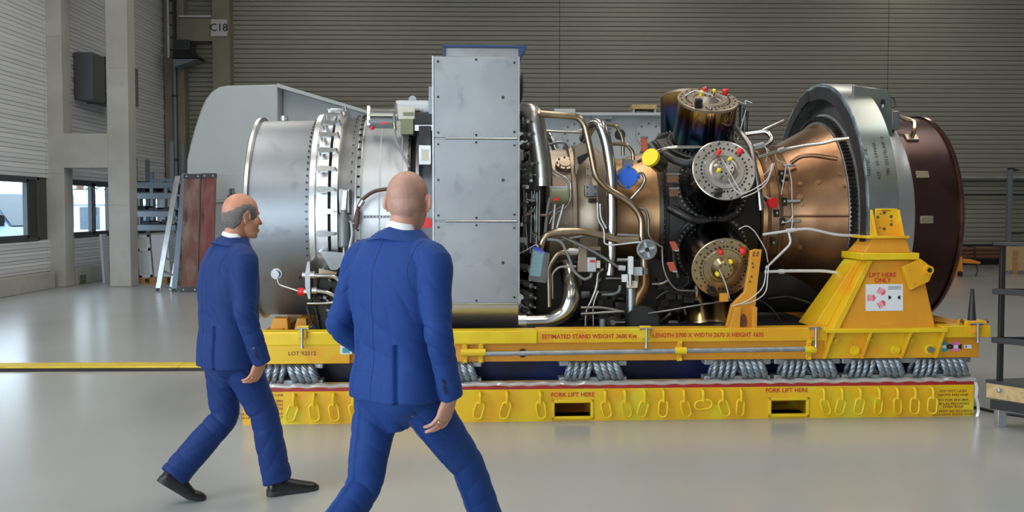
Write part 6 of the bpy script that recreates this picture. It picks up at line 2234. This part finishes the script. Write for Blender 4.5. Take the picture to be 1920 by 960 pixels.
def hand_into(mb, wrist, d, palm, curls, spread=.10, scale=1.0, thumb_sign=1, thumb_curl=.5):
    """hand with a palm and five separate fingers; d = finger direction, palm = palm normal"""
    w_ = Vector(wrist)
    d = Vector(d).normalized()
    pn = Vector(palm)
    pn = (pn - d * pn.dot(d)).normalized()
    t = d.cross(pn) * thumb_sign            # towards the thumb side
    S = scale
    st_ = []
    for (a, wd, th) in ((-.045, .031, .026), (.0, .030, .022), (.03, .038, .019), (.06, .043, .0165), (.088, .043, .0145)):
        c = w_ + d * (a * S) + pn * (.004 * S)
        st_.append((*c, wd * S, th * S))
    limb(mb, st_, hint=t, n=24, k=3, p=2.3)
    tips = {}
    for i, (off, ln, r) in enumerate(((.0325, 1.0, .0090), (.0110, 1.1, .0092), (-.0110, 1.03, .0087), (-.0320, .82, .0078))):
        base = w_ + d * (.080 * S) + t * (off * S) + pn * (.004 * S)
        sp = spread * (off / .033)
        ang = 0.0
        pts = [base]
        dr0 = (d * math.cos(sp) + t * math.sin(sp)).normalized()
        cur = curls[i] if hasattr(curls, '__len__') else curls
        for sg, (seg, c) in enumerate(((.043, .75), (.028, 1.0), (.022, .7))):
            ang += cur * c
            dr = dr0 * math.cos(ang) + pn * math.sin(ang)
            pts.append(pts[-1] + dr * (seg * ln * S))
        rr_ = [r * 1.08, r, r * .95, r * .82]
        limb(mb, [(*p, q * S, q * S) for p, q in zip(pts, rr_)], hint=t, n=14, k=4)
        tips[i] = pts
    b = w_ + d * (.018 * S) + t * (.026 * S) + pn * (.008 * S)
    d1 = (d * .72 + t * .62 + pn * .32).normalized()
    d2 = (d * .88 + t * .18 + pn * thumb_curl).normalized()
    pts = [b, b + d1 * (.040 * S), b + d1 * (.040 * S) + d2 * (.030 * S), b + d1 * (.040 * S) + d2 * (.055 * S)]
    limb(mb, [(*p, q * S, q * S) for p, q in zip(pts, (.015, .0115, .0105, .0085))], hint=pn, n=14, k=4)
    return tips


def shoe_mesh(bend=0.0):
    up = MB()
    ys = [(-.085, .040, .018, .026), (-.075, .046, .033, .045), (-.04, .048, .037, .052), (.0, .048, .037, .052), (.05, .042, .040, .044), (.10, .034, .045, .036), (.15, .028, .046, .028), (.185, .024, .040, .022), (.208, .020, .026, .015), (.216, .018, .012, .008)]
    rows = crom([(y, zc, a, b) for y, zc, a, b in ys], 3)
    rg = []
    for y, zc, a, b in rows:
        rg.append([Vector((a * math.cos(t), y, max(zc + b * math.sin(t), .012))) for t in [2 * PI * j / 20 for j in range(20)]])
    up.rings(rg)
    # ankle shaft
    limb(up, [(0, -.035, .06, .036, .046), (0, -.038, .10, .034, .042)], n=18, k=2)
    so = MB()
    out = [(-.090, .0), (-.088, .02), (-.075, .033), (-.04, .036), (.0, .034), (.05, .036), (.1, .044), (.15, .048), (.185, .043), (.208, .03), (.222, .010), (.222, 0)]
    pl = [Vector((x, y, 0)) for y, x in out] + [Vector((-x, y, 0)) for y, x in reversed(out[1:-1])]
    lv = [(0, .96), (.004, 1.0), (.018, 1.0), (.022, .97)]
    so.rings([[Vector((p.x * s, p.y, z + (.012 if p.y < .03 and z > .01 else 0) - 0)) for p in pl] for z, s in lv])
    la = MB()
    for k in range(4):
        y = .045 + k * .022
        zt = np.interp(y, [r[0] for r in rows], [r[1] + r[3] for r in rows])
        la.tube([Vector((-.018, y - .004, zt - .008)), Vector((0, y, zt + .002)), Vector((.018, y + .004, zt - .008))], .0025, 6, 3)
    if bend:
        def f(p):
            p = Vector(p)
            if p.y > .12:
                q = p - Vector((0, .12, 0))
                q.rotate(Matrix.Rotation(bend, 3, 'X'))
                return tuple(q + Vector((0, .12, 0)))
            return tuple(p)
        for m in (up, so, la):
            m.v = [f(p) for p in m.v]
    return up, so, la


def make_man(nm, loc, heading, J, suit, skin, hairfn, hair_mat, label):
    zrot = heading - PI / 2
    # ---- body (one continuous skin mesh, clothes are children)
    body = MB()
    nb = Vector(J['neck'])
    hc = Vector(J['head'])
    HM = Matrix.Translation(hc) @ Matrix.Rotation(J['head_turn'], 4, 'Z') @ Matrix.Rotation(-J.get('head_nod', 0.0), 4, 'X') @ Matrix.Scale(J.get('head_scale', 1.0), 4)
    head_into(body, HM, J.get('ears', .3), J.get('nose', 1.0), J.get('wide', 1.0))
    hb = HM @ Vector((0, -.028, -.055))
    limb(body, [(nb.x, nb.y - .02, nb.z - .10, .085, .07), (nb.x, nb.y - .012, nb.z - .01, .062, .062), ((nb.x + hb.x) / 2, (nb.y + hb.y) / 2, (nb.z + hb.z) / 2, .056, .060), (hb.x, hb.y, hb.z, .056, .062)], n=24, k=4)
    torso(body, [(z, cx, cy, rx * .86, ry * .84) for z, cx, cy, rx, ry in J['jacket'][2:-1]] + [(nb.z - .03, nb.x, nb.y - .01, .05, .05)])
    hips = [J['hz']]
    torso(body, [(hips[0] - .12, 0, 0, .13, .09), (hips[0] + .05, 0, 0, .155, .11), (J['jacket'][3][0], J['jacket'][3][1], J['jacket'][3][2], .14, .105)])
    tips = {}
    for s, key in ((1, 'R'), (-1, 'L')):
        sh, el, wr = [Vector(p) for p in J['arm' + key]]
        limb(body, [(*sh, .052, .052), (*((sh + el) / 2), .047, .047), (*el, .040, .042), (*((el + wr) / 2), .036, .038), (*wr, .027, .031)], n=18, k=4)
        hd_ = J['hand' + key]
        tips[key] = hand_into(body, wr, hd_['d'], hd_['palm'], hd_['curl'], hd_.get('spread', .14), J.get('hand_scale', 1.0), s * 1)
        hp, kn, an = [Vector(p) for p in J['leg' + key]]
        limb(body, [(*hp, .078, .08), (*((hp + kn) / 2), .068, .07), (*kn, .052, .055), (*((kn + an) / 2), .05, .054), (*an, .036, .04)], n=18, k=4)
    bme = remeshed(body, .0040, 2, 'person')
    person = add_mesh('person', bme, skin, None)
    person.location = loc
    person.rotation_euler = (0, 0, zrot)
    tag(person, label, 'person')
    # ---- hair: a thin shell lifted off the scalp
    Hi = HM.inverted()
    co = np.empty(len(bme.vertices) * 3)
    bme.vertices.foreach_get('co', co)
    co = co.reshape(-1, 3)
    no = np.empty(len(bme.vertices) * 3)
    bme.vertices.foreach_get('normal', no)
    no = no.reshape(-1, 3)
    A = np.array(Hi)
    loc_h = co @ A[:3, :3].T + A[:3, 3]
    near = (np.linalg.norm(loc_h, axis=1) < .16)
    thick = np.zeros(len(co))
    idx = np.nonzero(near)[0]
    thick[idx] = hairfn(loc_h[idx])
    keep = near & (thick > -.0030)
    used = {}
    vs, fs = [], []
    for pf in bme.polygons:
        vv = pf.vertices
        if all(keep[i] for i in vv):
            f = []
            for i in vv:
                if i not in used:
                    used[i] = len(vs)
                    vs.append(tuple(co[i] + no[i] * thick[i]))
                f.append(used[i])
            fs.append(f)
    hme = bpy.data.meshes.new('hair')
    hme.from_pydata(vs, [], fs)
    add_mesh('hair', hme, hair_mat, person)
    for s in (-1, 1):
        MB().sphere(HM @ Vector((s * .030, .071, .003)), .0115, 12, 8).build('eye', 'eye_white', person)
        MB().tube([HM @ Vector((s * .016, .0885, .020)), HM @ Vector((s * .032, .0835, .025)), HM @ Vector((s * .046, .071, .021))], .003, 6, 3).build('eyebrow', hair_mat, person)
    # ---- ring on the right hand
    pr = tips['R'][2]
    c = pr[0].lerp(pr[1], .55)
    dd = (pr[1] - pr[0]).normalized()
    e1, e2, _ = frame_from(dd)
    rg = []
    for i in range(20):
        t = 2 * PI * i / 20
        o_ = e1 * math.cos(t) + e2 * math.sin(t)
        rg.append([c + o_ * .0098 - dd * .003, c + o_ * .0112 - dd * .003, c + o_ * .0112 + dd * .003, c + o_ * .0098 + dd * .003])
    MB().rings(rg, closed=True).build('finger_ring', 'ring_gold', person)
    # ---- trousers
    tz = MB()
    hz = J['hz']
    torso(tz, [(hz - .20, 0, 0, .03, .05), (hz - .15, 0, 0, .075, .085), (hz - .10, 0, -.003, .15, .12), (hz - .04, 0, -.005, .185, .14), (hz + .08, 0, 0, .18, .135), (hz + .2, 0, 0, .165, .12)], p=2.3)
    for s, key in ((1, 'R'), (-1, 'L')):
        hp, kn, an = [Vector(p) for p in J['leg' + key]]
        dn = (an - kn).normalized()
        hem = an + dn * J.get('hem', .02)
        limb(tz, [(*(hp + Vector((0, 0, .03))), .092, .108), (*(hp.lerp(kn, .35)), .090, .100), (*(hp.lerp(kn, .75)), .078, .086), (*kn, .071, .078), (*(kn.lerp(hem, .4)), .068, .080), (*(kn.lerp(hem, .8)), .062, .080), (*hem, .060, .083)], n=24, k=4, cap=False)
    tme = remeshed(tz, .0056, 9, 'trousers')
    legR, legL = J['legR'], J['legL']

    def tf(co, no):
        d = np.zeros(len(co))
        for ph, (hp, kn, an) in ((0.3, legR), (1.9, legL)):
            hp, kn, an = np.array(hp), np.array(kn), np.array(an)
            ax = (kn - hp) / np.linalg.norm(kn - hp)
            sx_ = (an - kn) / np.linalg.norm(an - kn)
            d += folds(co, kn + np.array([0, -.05, .0]), (.09, .10, .11), sx_ + np.array([.3, .25, 0]), .085, .0075, ph)
            d += folds(co, kn * .55 + an * .45, (.09, .11, .15), sx_ * .6 + np.array([.35, .7, 0]), .11, .0062, ph + 2)
            d += folds(co, an + np.array([0, 0, .07]), (.09, .11, .07), np.array([.2, .5, 1.]), .07, .0055, ph + 1)
            d += folds(co, hp * .7 + kn * .3 + np.array([0, -.04, 0]), (.12, .12, .15), np.array([.45, .2, .9]), .11, .0075, ph + .7)
            # pressed crease front and back of each leg
            t = np.clip(((co - kn) @ (-ax)) / np.linalg.norm(kn - hp), -3, 3)
            below = np.clip(((co - kn) @ sx_) / np.linalg.norm(an - kn), 0, 1)
            cen = np.where((t > 0)[:, None], kn + (hp - kn) * np.clip(t, 0, 1)[:, None], kn + (an - kn) * below[:, None])
            near = np.linalg.norm(co - cen, axis=1) < .14
            dx = np.abs(co[:, 0] - cen[:, 0])
            d += np.where(near & (t < .85), .008 * np.exp(-(dx / .009) ** 2), 0)
        d += .0018 * np.sin(co[:, 0] * 37 + co[:, 2] * 29) * np.sin(co[:, 1] * 31 - co[:, 2] * 17)
        return d
    push(tme, tf)
    add_mesh('trousers', tme, suit, person)
    # ---- jacket
    jk = MB()
    torso(jk, J['jacket'], n=48)
    for s, key in ((1, 'R'), (-1, 'L')):
        sh, el, wr = [Vector(p) for p in J['arm' + key]]
        inn = sh + Vector((-s * .07, 0, .022))
        cuff = wr + (wr - el).normalized() * J.get('cuff', .0)
        limb(jk, [(*inn, .072, .074), (*(sh + Vector((s * .006, 0, -.004))), .073, .080), (*(sh.lerp(el, .4)), .063, .074), (*(sh.lerp(el, .8)), .056, .065), (*el, .053, .061), (*(el.lerp(cuff, .45)), .049, .056), (*cuff, .044, .052)], hint=(1, 0, 0), n=24, k=4, cap=False)
    jme = remeshed(jk, .0050, 12, 'jacket')
    hem_z = J['jacket'][0][0]
    chest = J['jacket'][4]
    vang = J.get('vent', math.radians(-48))

    def jf(co, no):
        d = np.zeros(len(co))
        for ph, key in ((.4, 'R'), (2.2, 'L')):
            sh, el, wr = [np.array(p) for p in J['arm' + key]]
            d += folds(co, el, (.085, .085, .10), np.array([.25, .55, 1.0]), .060, .0085, ph)
            d += folds(co, el * .5 + wr * .5, (.075, .075, .10), np.array([.5, -.5, 1.0]), .07, .005, ph + 1)
            d += folds(co, sh * .7 + el * .3 + np.array([0, -.03, 0]), (.07, .08, .10), np.array([.9 if key == 'R' else -.9, .2, .6]), .075, .006, ph + 2)
        d += folds(co, (0.0, -.12, chest[0] - .18), (.20, .09, .16), np.array([.55, 0, 1.0]), .12, .0045, .8)
        d += folds(co, (.12, -.1, chest[0] - .05), (.08, .09, .14), np.array([1.0, 0, .55]), .09, .006, .2)
        d += folds(co, (-.12, -.1, chest[0] - .05), (.08, .09, .14), np.array([-1.0, 0, .55]), .09, .006, 1.1)
        d += folds(co, (0.05, -.1, hem_z + .16), (.2, .1, .12), np.array([1, .2, .35]), .15, .004, 2.1)
        # side vents: a slit in the skirt of the jacket
        ang = np.arctan2(co[:, 1], co[:, 0])
        rad = np.hypot(co[:, 0], co[:, 1])
        for va in (vang, -PI - vang):
            s_ = np.abs(ang - va) * rad
            m = (co[:, 2] < hem_z + .24) & (rad > .10) & (rad < .235)
            d += np.where(m, -.016 * np.exp(-(s_ / .009) ** 2), 0)
            d += np.where(m & (ang > min(va, -PI / 2)) & (ang < max(va, -PI / 2)) & (s_ < .05), .002, 0)
        d += .0012 * np.sin(co[:, 0] * 41 + co[:, 2] * 23) * np.sin(co[:, 1] * 37 + co[:, 2] * 19)
        return d
    push(jme, jf)
    jo = add_mesh('jacket', jme, suit, person)
    # seams projected onto the cloth
    bv = BVHTree.FromPolygons([v.co.copy() for v in jme.vertices], [tuple(p.vertices) for p in jme.polygons])

    def seam(name, pts, dr, r, m, off=.0):
        out = []
        for p in pts:
            h, nn, _, _ = bv.ray_cast(Vector(p), Vector(dr).normalized())
            if h:
                out.append(h + nn * off)
        if len(out) > 2:
            MB().tube(out, r, 6, 0).build(name, m, jo)
    jc = J['jacket']
    zz = np.linspace(hem_z + .015, jc[-2][0] - .0, 34)
    cyi = np.interp(zz, [r[0] for r in jc], [r[2] for r in jc])
    seam('back_seam', [(np.interp(z, [r[0] for r in jc], [r[1] for r in jc]), c - .5, z) for z, c in zip(zz, cyi)], (0, 1, 0), .0014, 'suit_thread', 0)
    for s, key in ((1, 'R'), (-1, 'L')):
        sh = Vector(J['arm' + key][0])
        seam('sleeve_seam', [(sh.x - s * (.022 + .02 * math.cos(t)), -.6, sh.z + .085 * math.sin(t)) for t in np.linspace(-1.2, 1.5, 14)], (0, 1, 0), .0014, 'suit_thread', 0)
        el, wr = Vector(J['arm' + key][1]), Vector(J['arm' + key][2])
        if key == 'R':
            for k in range(4):
                c = wr.lerp(el, .10 + k * .062)
                bd = Vector(J.get('button_dir', (.55, -.8, 0))).normalized()
                h, nn, _, _ = bv.ray_cast(c + bd * .3, -bd)
                if h:
                    MB().cyl(h - nn * .002, h + nn * .004, .0075, n=12).build('cuff_button', 'button_dark', jo)
    # collars
    cp = []
    for (dz, rx, ry, dy) in J['collar']:
        cp.append([Vector((nb.x + rx * math.cos(t), nb.y + dy + ry * math.sin(t), nb.z + dz + (-.075 * math.sin(t) if math.sin(t) > 0 else 0) - .018 * abs(math.cos(t)))) for t in [2 * PI * j / 40 for j in range(40)]])
    MB().rings(cp, closed=True).build('jacket_collar', suit, jo, sharp=60)
    cp = []
    for (dz, rx, ry, dy) in J['shirt']:
        cp.append([Vector((nb.x + rx * math.cos(t), nb.y + dy + ry * math.sin(t), nb.z + dz + (-.06 * math.sin(t) if math.sin(t) > 0 else 0) - .014 * abs(math.cos(t)))) for t in [2 * PI * j / 40 for j in range(40)]])
    MB().rings(cp, closed=True).build('shirt_collar', 'shirt_white', person, sharp=60)
    # ---- shoes
    for key in ('R', 'L'):
        an = Vector(J['leg' + key][2])
        pitch, bend, dz = J['foot' + key]
        up, so, la = shoe_mesh(bend)
        M = Matrix.Translation(an) @ Matrix.Rotation(J['toe' + key], 4, 'Z') @ Matrix.Rotation(-pitch, 4, 'X') @ Matrix.Translation((0, .03, -.085))
        for m in (up, so, la):
            m.xform(M)
        low = min(p[2] for p in so.v)
        for m in (up, so, la):
            m.v = [(p[0], p[1], p[2] - low) for p in m.v]
        u_ = up.build('shoe', 'shoe_leather', person, sharp=70)
        so.build('sole', 'shoe_sole', u_, sharp=40)
        la.build('laces', 'shoe_leather', u_, sharp=60)
    return person


def fringe(h):
    """receding grey hair: temples, sides and lower back only (signed shell thickness)"""
    x, y, z = h[:, 0], h[:, 1], h[:, 2]
    wob = .002 * np.sin(x * 150 + z * 60) + .002 * np.sin(y * 170)
    top = np.interp(y, [-.12, -.10, -.07, -.03, .01, .045, .07], [.006, .014, .036, .056, .062, .050, .03])
    low = np.interp(y, [-.12, -.06, -.040, -.03, .02, .035, .07], [-.070, -.072, -.055, -.020, -.016, -.018, .012])
    ear = np.where(np.abs(x) > .055, (((y + .006) / .024) ** 2 + ((z + .016) / .040) ** 2 - 1) * .012, 1)
    m = np.minimum(np.minimum(top - z, z - low), np.minimum(.058 - y, ear)) + wob
    return .0058 * np.clip(m / .016, -.6, 1)


def buzz(h):
    x, y, z = h[:, 0], h[:, 1], h[:, 2]
    wob = .004 * np.sin(x * 80) + .003 * np.sin(x * 170 + 1)
    low = np.where(y < -.03, -.066 + .35 * np.clip(np.abs(x) - .03, 0, 1), -.010)
    ear = np.where(np.abs(x) > .055, (((y + .006) / .026) ** 2 + ((z + .016) / .044) ** 2 - 1) * .012, 1)
    m = np.minimum(np.minimum(z - low, .056 - .3 * np.clip(z - .03, 0, 1) - y), ear) + wob
    return .0010 * np.clip(m / .03, -.6, 1)


# ---- the older man at the left, walking to the right
JA = dict(
    neck=(0, .035, 1.475), head=(0, .085, 1.608), head_turn=math.radians(2), head_nod=math.radians(4), ears=.30, wide=1.03, head_scale=1.06,
    hz=.84, jacket=[(.765, 0, -.005, .208, .160), (.86, 0, -.005, .204, .158), (.98, 0, 0, .193, .150), (1.10, 0, .0, .196, .152), (1.22, 0, 0, .206, .152), (1.33, 0, .005, .205, .138), (1.41, 0, .015, .17, .108), (1.458, 0, .022, .125, .086), (1.488, 0, .03, .085, .070)],
    armR=[(.185, .015, 1.365), (.245, -.005, 1.08), (.245, .085, .815)], armL=[(-.185, .015, 1.365), (-.24, .02, 1.08), (-.22, .16, .83)],
    handR=dict(d=(-.12, -.30, -.95), palm=(-.93, -.36, 0), curl=[.62, .56, .50, .46], spread=.16), handL=dict(d=(.0, .1, -1), palm=(.6, -.8, 0), curl=[.5, .5, .55, .55]),
    legR=[(.09, .0, .86), (.095, .165, .475), (.09, .24, .10)], legL=[(-.09, 0, .86), (-.09, .0, .455), (-.09, -.285, .165)],
    footR=(0.0, 0.0, 0), footL=(math.radians(38), math.radians(30), 0), toeR=math.radians(-4), toeL=math.radians(-3), hem=.015, cuff=.02,
    collar=[(-.016, .160, .112, -.010), (.008, .112, .092, -.008), (.026, .074, .072, -.004), (.026, .062, .061, -.002), (-.03, .085, .07, -.005)],
    shirt=[(-.05, .092, .086, -.006), (.0, .070, .071, -.004), (.046, .060, .062, .0), (.048, .055, .057, .0), (-.02, .058, .058, -.002)], button_dir=(.75, -.65, 0))
dA = 5.73
PA = W(433, 900, dA)
make_man('a', (PA.x, dA, 0), math.radians(36), JA, 'suit_navy', 'skin_a', fringe, 'hair_grey', 'balding man in a dark blue suit walking, left of the pair, hand at his side')

# ---- the younger man nearer the camera, seen from behind
JB = dict(
    neck=(0, .03, 1.545), head=(0, .075, 1.682), head_turn=math.radians(20), head_nod=math.radians(2), ears=.62, wide=1.07, head_scale=1.03,
    hz=.92, jacket=[(.862, 0, -.005, .212, .155), (.95, 0, -.005, .204, .15), (1.05, 0, 0, .185, .138), (1.17, 0, .0, .192, .142), (1.30, 0, 0, .212, .148), (1.41, 0, .0, .215, .138), (1.485, 0, .01, .18, .108), (1.533, 0, .018, .130, .087), (1.562, 0, .026, .086, .070)],
    armR=[(.20, .0, 1.435), (.262, -.035, 1.145), (.255, .05, .885)], armL=[(-.20, .0, 1.435), (-.262, -.075, 1.15), (-.19, .15, .965)],
    handR=dict(d=(-.22, -.22, -.95), palm=(-.98, -.05, 0), curl=[.52, .44, .36, .40], spread=.22), handL=dict(d=(.35, .35, -.8), palm=(.9, -.2, .3), curl=.3),
    legR=[(.095, .0, .90), (.105, .335, .52), (.10, .54, .13)], legL=[(-.095, 0, .90), (-.10, -.10, .49), (-.095, -.45, .19)],
    footR=(-math.radians(12), 0.0, 0), footL=(math.radians(36), math.radians(30), 0), toeR=0.0, toeL=0.0, hem=.02, cuff=.005, hand_scale=1.08,
    collar=[(-.016, .162, .112, -.010), (.010, .112, .092, -.008), (.030, .074, .072, -.004), (.030, .062, .061, -.002), (-.03, .085, .07, -.005)],
    shirt=[(-.05, .092, .086, -.006), (.0, .070, .071, -.004), (.053, .061, .062, .0), (.055, .056, .057, .0), (-.02, .058, .058, -.002)], button_dir=(.35, -.94, 0))
dB = 4.22
PB = W(745, 800, dB)
make_man('b', (PB.x, dB, 0), math.radians(52), JB, 'suit_blue', 'skin_b', buzz, 'hair_buzz', 'shaven-headed man in a bright blue suit seen from behind, nearest the camera')
